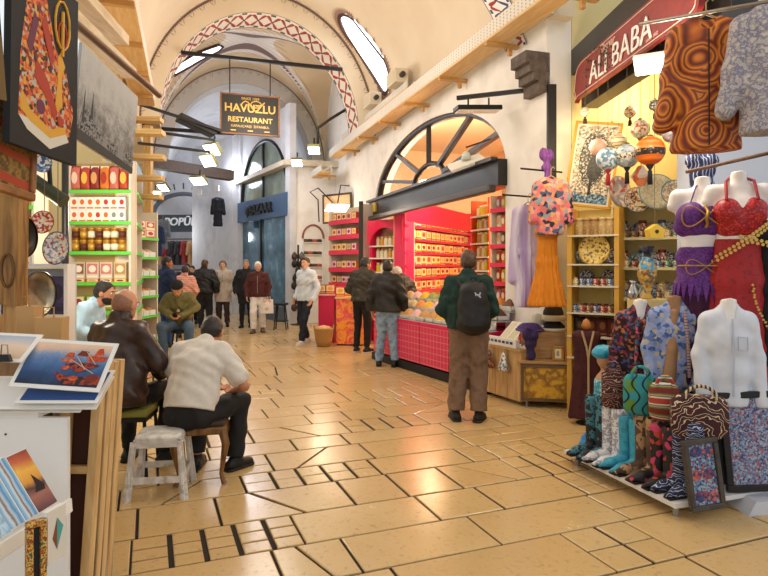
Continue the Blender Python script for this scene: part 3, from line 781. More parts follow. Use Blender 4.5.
b = MB(); b.prism([(6.0, 4.6), (26, 4.6), (26, 7.6), (6.0, 7.6)], .15, 0, M.Translation(DV * .05) @ WL); struct(b, 'wall_left_upper', [PLG])
# corbel where the near arch lands
b = MB(); T = WT
for z0, z1, d in ((3.72, 3.86, .10), (3.86, 3.96, .17), (3.96, 4.06, .22), (4.06, 4.2, .28)):
    b.add([T @ V((x, y, z)) for z in (z0, z1) for x, y in ((-.85, -d), (-.5, -d), (-.5, .05), (-.85, .05))], [(0, 3, 2, 1), (4, 5, 6, 7), (0, 1, 5, 4), (1, 2, 6, 5), (2, 3, 7, 6), (3, 0, 4, 7)], 0)
struct(b, 'trim_4', [mnoise(['#4b4039', '#6b5d52'], 12, .8)])
# iron tie bar with the hanging restaurant board
def lab(o, l, c, g=None): return tag(o, l, c, g)
IRON = mat('#1d1a19', .45, .3)
b = MB(); b.bar(C(5.9, .80, 6.0), C(5.9, 4.2, 6.0), .07, .07); tag(b.build('tie_rod', IRON), 'long black iron tie bar across the painted arch above the restaurant board', 'tie bar')
ctr = C(5.9, 2.81, 0); ctr.z = 4.83; sgz = math.atan2(-DV.y, -DV.x)
root = thing('hanging_sign', 'black HAVUZLU RESTAURANT board hanging from the iron bar under the arch', 'sign', ctr, sgz)
b = MB(); b.box((0, 0, 0), (1.2, .05, .82)); b.build('board', mat('#211c17', .5), root, bevel=.004)
b = MB()
for c, s in (((0, 0, .415), (1.24, .07, .03)), ((0, 0, -.415), (1.24, .07, .03)), ((.605, 0, 0), (.03, .07, .86)), ((-.605, 0, 0), (.03, .07, .86))): b.box(c, s)
b.build('frame', wood('#8a5a34', '#6b4426', 6, 'X'), root)
GOLD = mat('#c8a24e', .4, .2)
lettering('SINCE 1959', .075, GOLD, root, (0, -.03, .33), UPRIGHT, .002)
lettering('HAVUZLU', .235, GOLD, root, (0, -.03, .12), UPRIGHT, .004, .004)
lettering('RESTAURANT', .15, GOLD, root, (0, -.03, -.12), UPRIGHT, .003, .003)
lettering('KAPALIÇARŞI  İSTANBUL', .07, GOLD, root, (0, -.03, -.255), UPRIGHT, .002)
for x in (-.35, 0, .35): b = MB(); b.box((x, -.028, -.345), (.11, .004, .02)); b.build('dash', GOLD, root)
b = MB(); b.tube([(-.2 + .05 * i, -.03, .18 + .1 * math.sin(i * .75)) for i in range(11)], .013, 6); b.tube([(.12 + .11 * math.cos(a * .5), -.03, .22 + .07 * math.sin(a * .5)) for a in range(13)], .01, 6); b.build('flourish', GOLD, root)
for x in (-.42, .42): b = MB(); b.cyl((x, 0, .43), (x, 0, 6.0 - 4.83 - .03), .012); b.build('hanger_rod', IRON, root)
# ---- timber cable trunking along both walls
TRW = NT('perforated_trunk', .6); x_, y_, z_ = TRW.xyz(); TRW.col(TRW.mix(((x_ * 12).fract() - .5).abs().lt(.12) * ((z_ * 25).fract().lt(.5)), '#d9d3c8', '#8f887c'))
PINE = wood('#dfba80', '#cda264', 4, 'X'); PINE2 = wood('#d6cab4', '#c0b096', 4, 'X')
def trunk(label, ua, ub, v, z, w, h, step, flip=1):
    root = thing('cable_conduit', label, 'cable trunking', C(ua, v, z), RZ); L = ub - ua
    b = MB(); b.box((L / 2, 0, -h / 2), (L, w, .03)); b.build('base_board', PINE, root)
    b = MB(); b.box((L / 2, w / 2 - .015, 0), (L, .03, h * .9)); b.build('side_board', TRW.m, root)
    b = MB(); b.box((L / 2, -w / 2 + .015, 0), (L, .03, h * .9)); b.build('side_board', TRW.m, root)
    x = .5
    while x < L:
        b = MB(); b.box((x, -.12 * flip, -h / 2 - .04), (.07, w + .24, .05)); b.bar((x, -.2 * flip, -h / 2 - .05), (x, -.2 * flip, -h / 2 - .16), .05, .05); b.build('bracket', wood('#c99a58', '#a87a3e', 5, 'Y'), root); x += step
    return root
trunk('pale timber cable trunking running along the top of the right wall', -5.2, 8.6, .32, 4.62, .3, .2, 1.5)
trunk('shorter timber trunking with junction boxes above the spice shop arch', 3.2, 8.0, .2, 4.95, .16, .14, 1.6)
for i, (u_, l_) in enumerate(((3.6, 'cream junction box on the trunking above the arch, nearer the corbel'), (5.2, 'cream junction box on the trunking above the arch, farther along'))):
    root = thing('junction_box', l_, 'junction box', C(u_, .32, 5.03), RZ)
    b = MB(); b.box((0, 0, .13), (.5, .26, .26)); b.build('body', mat('#d8cdb6', .6), root, bevel=.01)
    b = MB(); b.box((0, .135, .13), (.42, .01, .2)); b.build('lid', mat('#c9bda4', .6), root)
    b = MB(); b.cyl((-.25, 0, .13), (-.34, 0, .13), .05); b.build('gland', mat('#3a3530', .6), root)
trunk('pale timber cable trunking along the top of the left wall', -3.2, 4.0, 4.78, 4.5, .34, .2, 1.2, -1)
# ---- spice shop front: black beam, fanlight above
root = thing('fanlight', 'dark radiating fanlight window in the arch above the pink spice shop', 'fanlight', (0, 0, 0))
b = MB(); BLK = mat('#1f1a18', .4)
def wp(u, d, z): return WT @ V((u, d, z))
cu = (AU0 + AU1) / 2; hwid = (AU1 - AU0) / 2
b.tube([wp(cu - (hwid - .05) * math.cos(PI * i / 40), .1, AZ + .05 + (AR - .07) * math.sin(PI * i / 40)) for i in range(41)], .07, 8); b.build('arch_frame', BLK, root)
b = MB(); b.tube([wp(cu - .75 * math.cos(PI * i / 20), .1, AZ + .1 + .36 * math.sin(PI * i / 20)) for i in range(21)], .05, 8); b.build('hub', BLK, root)
for a in (22, 52, 90, 128, 158):
    b = MB(); c, s = math.cos(rad(a)), math.sin(rad(a)); b.bar(wp(cu + .72 * c, .1, AZ + .1 + .34 * s), wp(cu + (hwid - .08) * c, .1, AZ + .08 + (AR - .1) * s), .09, .07); b.build('mullion', BLK, root)
gl = NT('thin_glass', .05); gl.b.inputs['Transmission Weight'].default_value = 1; gl.b.inputs['IOR'].default_value = 1.02; gl.col('#fbf6ee')
b = MB(); b.add([wp(cu - hwid * .98 * math.cos(PI * i / 24), .12, AZ + AR * .98 * math.sin(PI * i / 24)) for i in range(25)], [list(range(25))]); b.build('pane', gl.m, root)
root = thing('shopfront_beam', 'long black fascia beam and roller shutter box over the pink spice shop', 'beam', (0, 0, 0))
b = MB(); b.prism([(AU0 - .05, 2.72), (AU1 + .05, 2.72), (AU1 + .05, 3.08), (AU0 - .05, 3.08)], .3, 0, M.Translation(DV * .14) @ WT); b.build('fascia', mnoise(['#0d0b09', '#191512'], 8, .35), root, bevel=.015)
b = MB(); b.bar(wp(AU0, -.2, 2.68), wp(AU1, -.2, 2.68), .12, .10); b.build('shutter_roll', mat('#4b443d', .35, .5), root, bevel=.02)
b = MB(); b.bar(wp(AU0, -.17, 3.08), wp(AU1, -.17, 3.08), .1, .05); b.build('ledge', mat('#3a342f', .35), root)
b = MB(); b.box(wp(5.55, -.16, 2.92), (.22, .03, .2), 0, None, rot(RZ).to_3x3()); b.build('notice', mat('#c9a23e', .5), root)
# ------------------------------------------------------------------ goods and helpers for the stalls
def frame_of(BL, BR, TL):
    X = (V(BR) - V(BL)); W = X.length; X = X / W; Z = (V(TL) - V(BL)); Z = Z - X * Z.dot(X); H = Z.length; Z = Z / H; Y = Z.cross(X)
    return M(((X.x, Y.x, Z.x, BL[0]), (X.y, Y.y, Z.y, BL[1]), (X.z, Y.z, Z.z, BL[2]), (0, 0, 0, 1))), W, H
def disc(b, c, rx, rz, mi, y, n=18, a0=0, a1=2 * PI):
    b.add([(c[0] + rx * math.cos(a0 + (a1 - a0) * i / n), y, c[1] + rz * math.sin(a0 + (a1 - a0) * i / n)) for i in range(n)], [list(range(n))], mi)
def picture(name, label, cat, BL, BR, TL, img, fw=.0, fm=None, margin=0, th=.02, shapes=(), smats=(), group=None, mm='#efece4', fd=.012):
    """flat picture: backing, image (painted shapes belong to it), optional frame of four bars"""
    T, W, H = frame_of(BL, BR, TL); root = thing(name, label, cat, BL, 0, group); root.matrix_world = T
    if margin or not fw:
        b = MB(); b.box((W / 2, th / 2, H / 2), (W, th, H)); b.build('backing', mat(mm, .7), root)
    b = MB(); m = margin; b.box((W / 2, -.001, H / 2), (W - 2 * m, .003, H - 2 * m))
    for i, s in enumerate(shapes):
        y = -.0032 - .0003 * i; k = s[0]
        if k == 'e': disc(b, (m + s[1] * (W - 2 * m), m + s[2] * (H - 2 * m)), s[3] * (W - 2 * m), s[4] * (H - 2 * m), s[5], y)
        elif k == 'p': b.add([(m + x * (W - 2 * m), y, m + z * (H - 2 * m)) for x, z in s[1]], [list(range(len(s[1])))], s[2])
        elif k == 'l': b.tube([(m + x * (W - 2 * m), y, m + z * (H - 2 * m)) for x, z in s[1]], s[3], 5, s[2])
    b.build('image', [img] + list(smats), root)
    if fw:
        for c, s in (((W / 2, 0, fw / 2), (W, th + fd, fw)), ((W / 2, 0, H - fw / 2), (W, th + fd, fw)), ((fw / 2, 0, H / 2), (fw, th + fd, H - 2 * fw)), ((W - fw / 2, 0, H / 2), (fw, th + fd, H - 2 * fw))):
            b = MB(); b.box(c, s); b.build('frame_bar', fm, root, bevel=min(.006, fw * .2))
    return root
def shelf_unit(name, label, cat, A, B, depth, tiers, lip, back=None, H=None, side='#e9e4da', lip_h=.045, th=.02, group=None, post=.03):
    """open shelves between ground points A (left) and B (right); +y runs into the shelf"""
    A, B = V((A[0], A[1], 0)), V((B[0], B[1], 0)); L = (B - A).length; rz = math.atan2(B.y - A.y, B.x - A.x)
    root = thing(name, label, cat, A, rz, group); H = H or tiers[-1] + .4
    for z in tiers:
        b = MB(); b.box((L / 2, depth / 2, z - th / 2), (L - 2 * post, depth, th)); s = b.build('shelf', mat('#e8e2d2', .5), root)
        if lip: b = MB(); b.box((L / 2, -.008, z - th / 2), (L, .012, lip_h)); b.build('shelf_edge', lip, s)
    for x in (post / 2, L - post / 2): b = MB(); b.box((x, depth / 2, H / 2), (post, depth, H)); b.build('side_panel', mat(side, .5), root)
    if back: b = MB(); b.box((L / 2, depth + .01, H / 2), (L, .02, H)); b.build('back_panel', back, root)
    return (A, rz, L)
def on(sh, x, y, z):
    A, rz, L = sh; return V((A.x + math.cos(rz) * x - math.sin(rz) * y, A.y + math.sin(rz) * x + math.cos(rz) * y, z))
def p_carton(w, d, h, name='carton'):
    b = MB(); b.box((0, 0, h / 2), (w, d, h), 0); y = -d / 2 - .0006
    b.add([(-w * .42, y, h * .3), (w * .42, y, h * .3), (w * .42, y, h * .92), (-w * .42, y, h * .92)], [(0, 1, 2, 3)], 1)
    disc(b, (0, h * .6), w * .3, h * .22, 2, y - .0006, 10); b.add([(-w * .42, y, h * .08), (w * .42, y, h * .08), (w * .42, y, h * .2), (-w * .42, y, h * .2)], [(0, 1, 2, 3)], 2)
    return b.build(name, [mat('#ffffff')] * 3)
def p_tin(r, h, name='tin'):
    b = MB(); b.lathe([(r, 0), (r, h * .2), (r * 1.004, h * .2), (r * 1.004, h * .7), (r, h * .7), (r, h * .84), (r * 1.06, h * .85), (r * 1.06, h), (r * .9, h)], n=12, mis=[0, 1, 1, 1, 0, 0, 2, 2])
    return b.build(name, [mat('#ffffff')] * 3)
def p_jar(r, h, name='jar'):
    b = MB(); b.lathe([(r * .9, 0), (r, h * .06), (r, h * .7), (r * .7, h * .82), (r * .7, h * .84), (r * .78, h * .84), (r * .78, h), (r * .7, h)], n=10, mis=[0, 0, 0, 0, 1, 1, 1])
    return b.build(name, [mat('#ffffff')] * 2)
def p_pouch(w, d, h, name='pouch'):
    b = MB()
    def f(s, t):
        a = 2 * PI * s; k = (1 - abs(2 * t - 1) ** 3); q = d / 2 * (.12 + .88 * k) ; x = w / 2 * (1 - .08 * k) * (1 if abs(math.cos(a)) > .7 else abs(math.cos(a)) / .7) * (1 if math.cos(a) > 0 else -1)
        return (x, q * math.sin(a), h * t)
    b.grid(f, 14, 8, 0, closed_u=True); y = -d / 2 - .002
    disc(b, (0, h * .52), w * .33, h * .24, 1, y, 12); b.add([(-w * .4, -d * .28, h * .84), (w * .4, -d * .28, h * .84), (w * .45, -d * .1, h), (-w * .45, -d * .1, h)], [(0, 1, 2, 3)], 2)
    return b.build(name, [mat('#ffffff')] * 3)
def p_mound(w, d, h, name='spice_bin', mh=.08, seed=1):
    """open tray with a heap in it"""
    root = thing(name, '', ''); rn_ = random.Random(seed)
    b = MB(); t = .008
    for c, s in (((0, 0, .005), (w, d, .01)), ((0, -d / 2 + t / 2, h / 2), (w, t, h)), ((0, d / 2 - t / 2, h / 2 + .02), (w, t, h + .04)), ((-w / 2 + t / 2, 0, h / 2), (t, d, h)), ((w / 2 - t / 2, 0, h / 2), (t, d, h))): b.box(c, s)
    b.build('tray', mat('#dfe6e8', .2), root)
    b = MB(); ph = rn_.uniform(0, 6)
    b.grid(lambda s, q: ((s - .5) * (w - .02), (q - .5) * (d - .02), h * .75 + mh * (math.sin(PI * s) * math.sin(PI * q)) ** .6 + .008 * math.sin(s * 47 + ph) * math.sin(q * 41)), 12, 12, 0)
    b.build('heap', mat('#ffffff'), root); return root
def stock(proto, spots, label, group, cat, variants, rn_=None, part=None):
    """copies of a proto; variants = [(word, {slot: material})]; the first use moves the proto itself away"""
    rn_ = rn_ or RND
    for i, (loc, rz) in enumerate(spots):
        wd, cols = variants[i % len(variants)] if rn_ is False else rn_.choice(variants)
        c = dup(proto, loc, rz, label.format(c=wd), group); c['category'] = cat
        tgt = c
        if part: tgt = [k for k in c.children if k.name.split('.')[0] == part][0]
        recol(tgt, cols)
def scrap(proto):
    for ch in list(proto.children): scrap(ch)
    bpy.data.objects.remove(proto)
def palette(*rows):
    return [(w, {i: mat(h, .5) for i, h in enumerate(hs)}) for w, *hs in rows]
# ------------------------------------------------------------------ left side: picture stall, tea shelves, stools
def plane_x(X, px, z):       # point on the plane X = const seen in column px
    return V((X, X * F / (px - CX), z))
# hung pictures over the stall
blk = mnoise(['#0f0f11', '#1b1a1c'], 6, .75)
TEX_O = mvoro(['#c4451f', '#e07a2a', '#7e2417', '#d9a03a', '#3a1a14', '#b8b0a0', '#c9562a'], 62, .7)
WH = mat('#d9d2c2', .8); YG = mat('#d8a02c', .6); RD = mat('#b03a24', .7)
picture('hanging_canvas', 'black canvas painted with a fringed orange shawl and a brass oil lamp', 'painting',
        plane_x(-1.4, 9, 2.11), plane_x(-1.4, 76, 2.10), plane_x(-1.4, 9, 2.86), blk, th=.025, mm='#141414',
        shapes=[('p', [(.1, .16), (.22, .1), (.55, .04), (.85, .12), (.93, .3), (.8, .52), (.62, .62), (.52, .8), (.4, .96), (.26, 1), (.2, .8), (.12, .5)], 1),
                ('p', [(.1, .16), (.22, .1), (.55, .04), (.85, .12), (.8, .16), (.55, .1), (.24, .16)], 2), ('p', [(.12, .2), (.25, .15), (.55, .1), (.8, .16), (.78, .2), (.55, .15), (.26, .21), (.14, .3)], 3),
                ('p', [(.62, .3), (.74, .3), (.72, .5), (.78, .55), (.7, .62), (.66, .58), (.66, .45)], 3), ('p', [(.3, .4), (.5, .3), (.62, .2), (.66, .26), (.5, .42), (.34, .5)], 4), ('p', [(.2, .55), (.3, .75), (.36, .7), (.26, .5)], 5),
                ('l', [(.72 + .12 * math.cos(a * .5), .78 + .14 * math.sin(a * .5)) for a in range(14)], 3, .006), ('l', [(.72 + .07 * math.cos(a * .5), .72 + .08 * math.sin(a * .5)) for a in range(14)], 4, .005), ('l', [(.72, .6), (.72, .86)], 3, .008),
                ('p', [(.4, .7), (.55, .5), (.6, .56), (.46, .78)], 4), ('e', .4, .25, .06, .04, 5), ('e', .7, .22, .05, .03, 4)],
        smats=[TEX_O, WH, YG, RD, mat('#6a2c4a', .7)])
picture('hanging_canvas', 'dark canvas with white and mauve blossoms at the left edge above a brown hem', 'painting',
        plane_x(-1.36, -60, 2.2), plane_x(-1.36, 6, 2.24), plane_x(-1.36, -60, 2.95), blk, th=.02, mm='#141414',
        shapes=[('p', [(.5, 0), (1, 0), (1, .3), (.7, .34)], 1)] + [('e', .8 + .15 * math.sin(k * 2.1), .5 + k * .06, .06, .03, 2 + k % 2) for k in range(6)], smats=[mat('#6b5222', .7), mat('#cfc2c8', .7), mat('#9a7aa6', .7)])
GREY = NT('etching', .8); n_ = GREY.noise(9, 8, .75); x_, y_, z_ = GREY.xyz('Generated')
GREY.col(GREY.ramp((n_ - .5) * (z_ * -1.2 + 1.6) + z_ * .42 + .42, [(.30, '#3b3a39'), (.5, '#7f7d7a'), (.72, '#b9b7b3'), (1, '#cfcdc9')]))
picture('poster', 'black and white poster of an old hillside city under a cloudy sky', 'poster', V((-1.42, 2.74, 2.235)), V((-1.44, 3.42, 2.17)), V((-1.40, 2.72, 2.69)), GREY.m, th=.012, mm='#d5d3cf',
        shapes=[('p', [(.0, .0), (.1, .42), (.16, .36), (.25, .30), (.4, .2), (1, .22), (1, 0)], 1), ('p', [(.08, .2), (.1, .6), (.12, .2)], 2), ('p', [(.2, .3), (.22, .62), (.24, .3)], 2), ('p', [(.42, .05), (.5, .05), (.5, .2), (.42, .2)], 3), ('p', [(.68, .06), (.8, .06), (.8, .24), (.68, .24)], 3), ('p', [(0, 0), (1, 0), (1, .07), (0, .12)], 2)],
        smats=[mnoise(['#454442', '#8c8a87', '#2f2e2d'], 40, .8, True), mat('#4a4947', .8), mat('#8e8c89', .8)])
picture('framed_painting', 'gilt framed street painting with red awning bands below the black canvas', 'painting', V((-1.5, 2.16, 1.95)), V((-1.5, 2.56, 1.92)), V((-1.5, 2.16, 2.32)), mnoise(['#7a5a2c', '#a8843c', '#5a3c20', '#c09a50'], 22, .7), fw=.035, fm=mnoise(['#7c4a1f', '#a06a2c'], 20, .4), th=.02,
        shapes=[('p', [(.0, z), (1, z - .06), (1, z + .03), (0, z + .1)], 1 + i % 2) for i, z in enumerate((.16, .44, .72))], smats=[mat('#b8482c', .7), mat('#c25a36', .7)])
# picture stall: hanging rail, timber posts
b = MB(); b.cyl((-1.43, 1.6, 2.82), (-1.5, 4.0, 2.78), .02); tag(b.build('picture_rail', mat('#6b4a30', .5)), 'brown rail the stall pictures hang from at top left', 'rail')
for X, z, w, l in ((-1.52, 2.98, .09, 'slim pale batten along the stall canopy, just above the picture rail'), (-1.6, 3.22, .14, 'wide pale timber batten of the stall canopy, above the slim one'), (-1.95, 3.5, .12, 'upper pale timber batten of the stall canopy, nearest the vault')):
    b = MB(); b.bar((X, 1.5, z), (X - .3, 4.3, z + .04), w, .07); tag(b.build('canopy_batten', wood('#d8bd8c', '#b8935c', 4, 'Y')), l, 'batten')
for i, (px, Y, z, L) in enumerate(((150, 8.6, 3.55, .9), (152, 8.9, 3.25, .85), (152, 9.2, 2.98, .8), (150, 9.4, 2.72, .85), (150, 9.7, 4.0, .9))):
    c = P(px, 200, Y); b = MB(); b.box((0, 0, 0), (L, .24, .07)); 
    tag(b.build('cross_plank', wood('#d9b878', '#b98d4c', 5, 'X'), None, (c.x - L * .3, Y, z), .1), ['third', 'fourth', 'fifth', 'lowest', 'topmost'][i] + ' of the cross planks stacked over the tea shelves' if i not in (0, 4) else (['second highest', '', '', '', 'topmost'][i] + ' of the cross planks stacked over the tea shelves'), 'plank', 'cross planks over the tea shelves')
for v_, l in (((-4.5, 11.45), 'upright timber post behind the farther green edged shelf'),):
    b = MB(); c = V((*v_, 0)); b.box((c.x, c.y, 2.15), (.14, .14, 4.3)); tag(b.build('timber_post', wood('#d3ad6c', '#b08446', 5, 'Z')), l, 'post')
# carved timber piece with hanging pans at far left
root = thing('carved_post', 'worn carved timber post at the left edge behind the pictures', 'post', (-2.09, 3.3, 0))
b = MB(); b.prism([(-.07, 1.44), (.07, 1.42), (.085, 2.5), (-.05, 2.5)], .1); b.build('upper_post', wood('#b98a48', '#6e4a22', 4, 'Z'), root, bevel=.008)
b = MB(); b.box((0.02, .05, .72), (.07, .07, 1.44)); b.build('lower_post', wood('#cda468', '#a87c40', 4, 'Z'), root)
b = MB(); b.tube([(.02 + .035 * math.cos(a * .45), -.004, 1.62 + .09 * math.sin(a * .45)) for a in range(15)], .008, 6); b.build('carving', wood('#7a5428', '#5a3a18', 4, 'Z'), root)
def tray(l, c, r, m_, ry):
    root = thing('metal_tray', l, 'tray', c); T = M.Rotation(ry, 4, 'Z') @ M.Rotation(PI / 2, 4, 'X')
    b = MB(); b.lathe([(.001, -.02), (r * .55, -.02), (r * .62, -.008), (r * .93, 0), (r, .012), (r * .99, .018), (r * .9, .006), (r * .6, -.002), (.001, -.012)], n=36, T=T); b.build('dish', m_, root)
    b = MB(); b.lathe([(r * .97, .008), (r * 1.02, .014), (r * .97, .022)], n=36, T=T, caps=False); b.build('rim', mat('#6a5b48', .3, .7), root)
    if c[2] > 1.7: b = MB(); b.cyl((0, .02, r), (0, .02, 3.1 - c[2]), .004, n=5); b.build('hanging_cord', mat('#6a5a3c', .6), root)
tray('large pewter tray leaning by the carved post', (-2.02, 3.5, 1.48), .135, mnoise(['#b6a98e', '#8a7f6c', '#d8ccb0'], 6, .25, metal=.8), 1.38)
tray('dark round pan hanging above the pewter tray', (-2.19, 3.62, 1.82), .13, mat('#3b332a', .3, .7), 1.48)
def plate(l, c, r, m_, rz=0, tilt=.0, rim='#3d5f8a', sx=1, group=None, name='plate', cord=False):
    root = thing(name, l, 'plate', c, rz, group); T = M.Rotation(-tilt, 4, 'X') @ M.Rotation(PI / 2, 4, 'X')
    b = MB(); b.lathe([(.001, -.012), (r * .6, -.012), (r * .66, -.004), (r, .016), (r * .98, .022), (r * .64, .004), (r * .58, -.004), (.001, -.004)][::1], n=28, T=T, sx=sx); b.build('dish', m_, root)
    b = MB(); b.lathe([(r * .95, .0125), (r * 1.015, .0165), (r * 1.0, .023), (r * .94, .02)], n=28, T=T, sx=sx, caps=False); b.build('rim', mat(rim, .3), root)
    if cord: b = MB(); b.cyl((0, .012, r * .9), (0, .012, 3.1 - c[2]), .003, n=5); b.build('hanging_cord', mat('#6a5a3c', .6), root)
    return root
plate('oval mosaic plate with red flowers standing on the white rack', (-2.55, 4.68, 1.78), .13, mvoro(['#d9d2cc', '#b8484c', '#e9e4de', '#c7c1bc', '#7f98b0', '#e8e2d8'], 60, .3), 0, .12, '#4a4458', .8, cord=True)
plate('blue and white plate high behind the gilt frame', (-2.83, 5.0, 2.49), .075, mvoro(['#e9ecf0', '#3a5f9c', '#e9ecf0', '#6f8fbe'], 50, .3), 0, .1, '#2f4f8c', cord=True)
plate('red patterned plate on the shelf behind the pans', (-2.95, 5.2, 2.02), .1, mvoro(['#c8402f', '#e9dfd2', '#d8c8b8', '#a03a30'], 50, .3), 0, .1, '#8a3a2c', cord=True)
sh = shelf_unit('display_rack', 'white open rack with blue boxes behind the carved post', 'rack', (-3.05, 4.72), (-2.49, 4.72), .12, [.3, .8, 1.26, 1.64], None, mat('#c8cfd8', .6), 1.66, '#f2f0ec')
st = p_carton(.17, .1, .30, 'storage_box')
stock(st, [(on(sh, .12 + .175 * i, .06, z), 0) for z in (.8, 1.26) for i in range(3)], 'dark {c} storage box in the white rack', 'boxes in the white rack', 'box', palette(('blue', '#2b3050', '#333a60', '#3c456c'), ('violet', '#3a3458', '#443e66', '#2c2848')))
scrap(st)
for i, (x, y, w, h, l) in enumerate(((-1.98, 3.0, .10, .16, 'smallest brown paper bag, farthest left behind the pictures'), (-1.82, 3.08, .09, .2, 'middle brown paper bag behind the pictures'), (-1.66, 3.0, .13, .15, 'widest brown paper bag, farthest right behind the pictures'))):
    root = thing('paper_bag', l, 'bag', (x, y, 1.24), 0, 'brown paper bags'); KR = mat('#c49a64', .8)
    b = MB(); b.box((0, 0, h / 2), (w, .07, h), taper=1.04); b.build('bag_body', KR, root)
    b = MB(); b.tube([(-w * .2, -.03, h), (-w * .2, -.03, h + .05), (w * .2, -.03, h + .05), (w * .2, -.03, h)], .004, 5); b.build('handle', mat('#a67c48', .8), root)
b = MB(); b.box((-1.85, 3.02, .62), (.62, .3, 1.24)); tag(b.build('side_counter', wood('#9a7448', '#6f4e2c')), 'wooden side counter under the brown paper bags', 'counter')
# picture table
WB = NT('whiteboard', .5); WB.col(WB.mix((WB.noise(3, 4, .6) - .5).mx(0) * .8, '#ecebe8', '#cfcdc9'))
root = thing('display_stand', 'white panelled picture stand at the left edge', 'stand', (-2.11, 2.74, 0))
b = MB(); b.box((.31, -.17, .505), (.9, .03, .99)); b.build('front_panel', WB.m, root, bevel=.004)
b = MB(); b.prism([(-.14, 1.0), (.64, 1.0), (.64, 1.03), (-.14, 1.03)], .34, 0, M.Translation(V((0, -.19, 0)))); b.build('top_board', WB.m, root)
for x in (-.08, .58): b = MB(); b.box((x, .1, .505), (.05, .05, .985)); b.build('leg', WB.m, root)
b = MB(); b.cyl((.5, -.19, .93), (.5, -.184, .93), .004); b.build('screw', mat('#333333', .4, .6), root)
WATER = NT('painted_water', .7); x_, y_, z_ = WATER.xyz('Generated'); wn = WATER.noise(11, 5, .65)
WATER.col(WATER.ramp(z_ + (wn - .5) * .45, [(.0, '#15243f'), (.25, '#28466f'), (.5, '#4a6ea0'), (.72, '#7f96b4'), (.86, '#d9b9a4'), (1, '#ecc7a4')]))
OR = mnoise(['#d8541e', '#b03414', '#f08a3a'], 40, .7); RDK = mnoise(['#6a1f18', '#a43a20', '#2c1a20'], 30, .7, True)
BL_, BR_, TL_ = P(8, 386, 2.5), P(99, 392, 2.5), P(19, 337, 2.66)
picture('boat_print', 'print of orange boats on dark blue water, on top of the picture stand', 'print', BL_, BR_, TL_, WATER.m, margin=.018, th=.006,
        shapes=[('p', [(.42, .62), (.46, .55), (.6, .54), (.62, .64)], 1), ('p', [(.46, .66), (.48, .78), (.56, .78), (.58, .66)], 1), ('p', [(.74, .66), (.78, .58), (.97, .6), (1, .72), (.76, .74)], 1), ('p', [(.6, .72), (.64, .84), (.74, .82), (.74, .7)], 3), ('p', [(.82, .74), (.84, .9), (.9, .92), (.94, .76)], 1),
                ('p', [(.42, .3), (.62, .2), (1, .25), (1, .05), (.6, .02), (.5, .12)], 2), ('e', .68, .17, .06, .06, 1), ('e', .9, .2, .08, .08, 3), ('e', .53, .4, .05, .05, 1), ('p', [(.5, .5), (.7, .3), (.95, .5), (.8, .56)], 2), ('l', [(.62, .68), (.78, .38)], 4, .002), ('l', [(.56, .6), (.9, .3)], 4, .002), ('l', [(.72, .8), (.88, .52)], 4, .002)],
        smats=[OR, RDK, mat('#7a2f1c', .7), mat('#c9b8a4', .7)])
picture('seascape_print', 'pale sunset print clipped at the left edge beside the boats', 'print', P(-60, 358, 2.53), P(22, 362, 2.53), P(-52, 330, 2.68), mwave(['#d8b89a', '#e6cdb4', '#b9bfca', '#93a8c4'], .8, 2, .7, 'BANDS', 'Z', False), margin=.02, th=.006)
root = thing('binder_clip', 'black binder clip pinching the pale print at the left edge', 'clip', P(3, 362, 2.5)); b = MB(); b.prism([(-.03, 0), (.03, 0), (.02, .03), (-.02, .03)], .02); b.build('clip_body', mat('#16161a', .4), root); b = MB(); b.tube([(-.015, .01, .03), (-.012, .01, .07), (.012, .01, .07), (.015, .01, .03)], .003, 5); b.build('wire_handle', mat('#8a8a8a', .3, .8), root)
for i, (x0, x1, y0, y1, c, l) in enumerate(((14, 97, 392, 403, '#2a4c86', 'deep blue print lying just under the boat print'), (-40, 96, 398, 409, '#e6e4e0', 'white sheet lying under the deep blue print'), (-60, 80, 400, 412, '#d9d6d0', 'lowest white sheet in the pile under the boat print'))):
    a = P(x0, y1, 2.49 + .012 * i); c_ = P(x1, y1, 2.49 + .012 * i); t = P(x0 + 8, y0 - 22, 2.66 + .012 * i); picture('print_sheet', l, 'print', a, c_, t, mat(c, .7), margin=.016, th=.004)
SUN = NT('sunset', .6); x_, y_, z_ = SUN.xyz('Generated'); SUN.col(SUN.ramp(z_ + (SUN.noise(7, 4, .6) - .5) * .25, [(0, '#5a3040'), (.25, '#a5685a'), (.4, '#4a2c34'), (.5, '#e09a3c'), (.7, '#f0b84a'), (.85, '#c8603a'), (1, '#9a4234')]))
SEA1 = NT('seaside', .6); x_, y_, z_ = SEA1.xyz('Generated'); SEA1.col(SEA1.ramp(x_ + (SEA1.noise(9, 4, .6) - .5) * .5, [(.1, '#7fb3dc'), (.3, '#cfe0ea'), (.45, '#7a5348'), (.6, '#b9d3e4'), (.8, '#4a8cc4'), (1, '#8fc0e0')]))
SEA2 = mnoise(['#1c5aa8', '#2f86d0', '#bfe0f0', '#174a90'], 9, .6, False, 5)
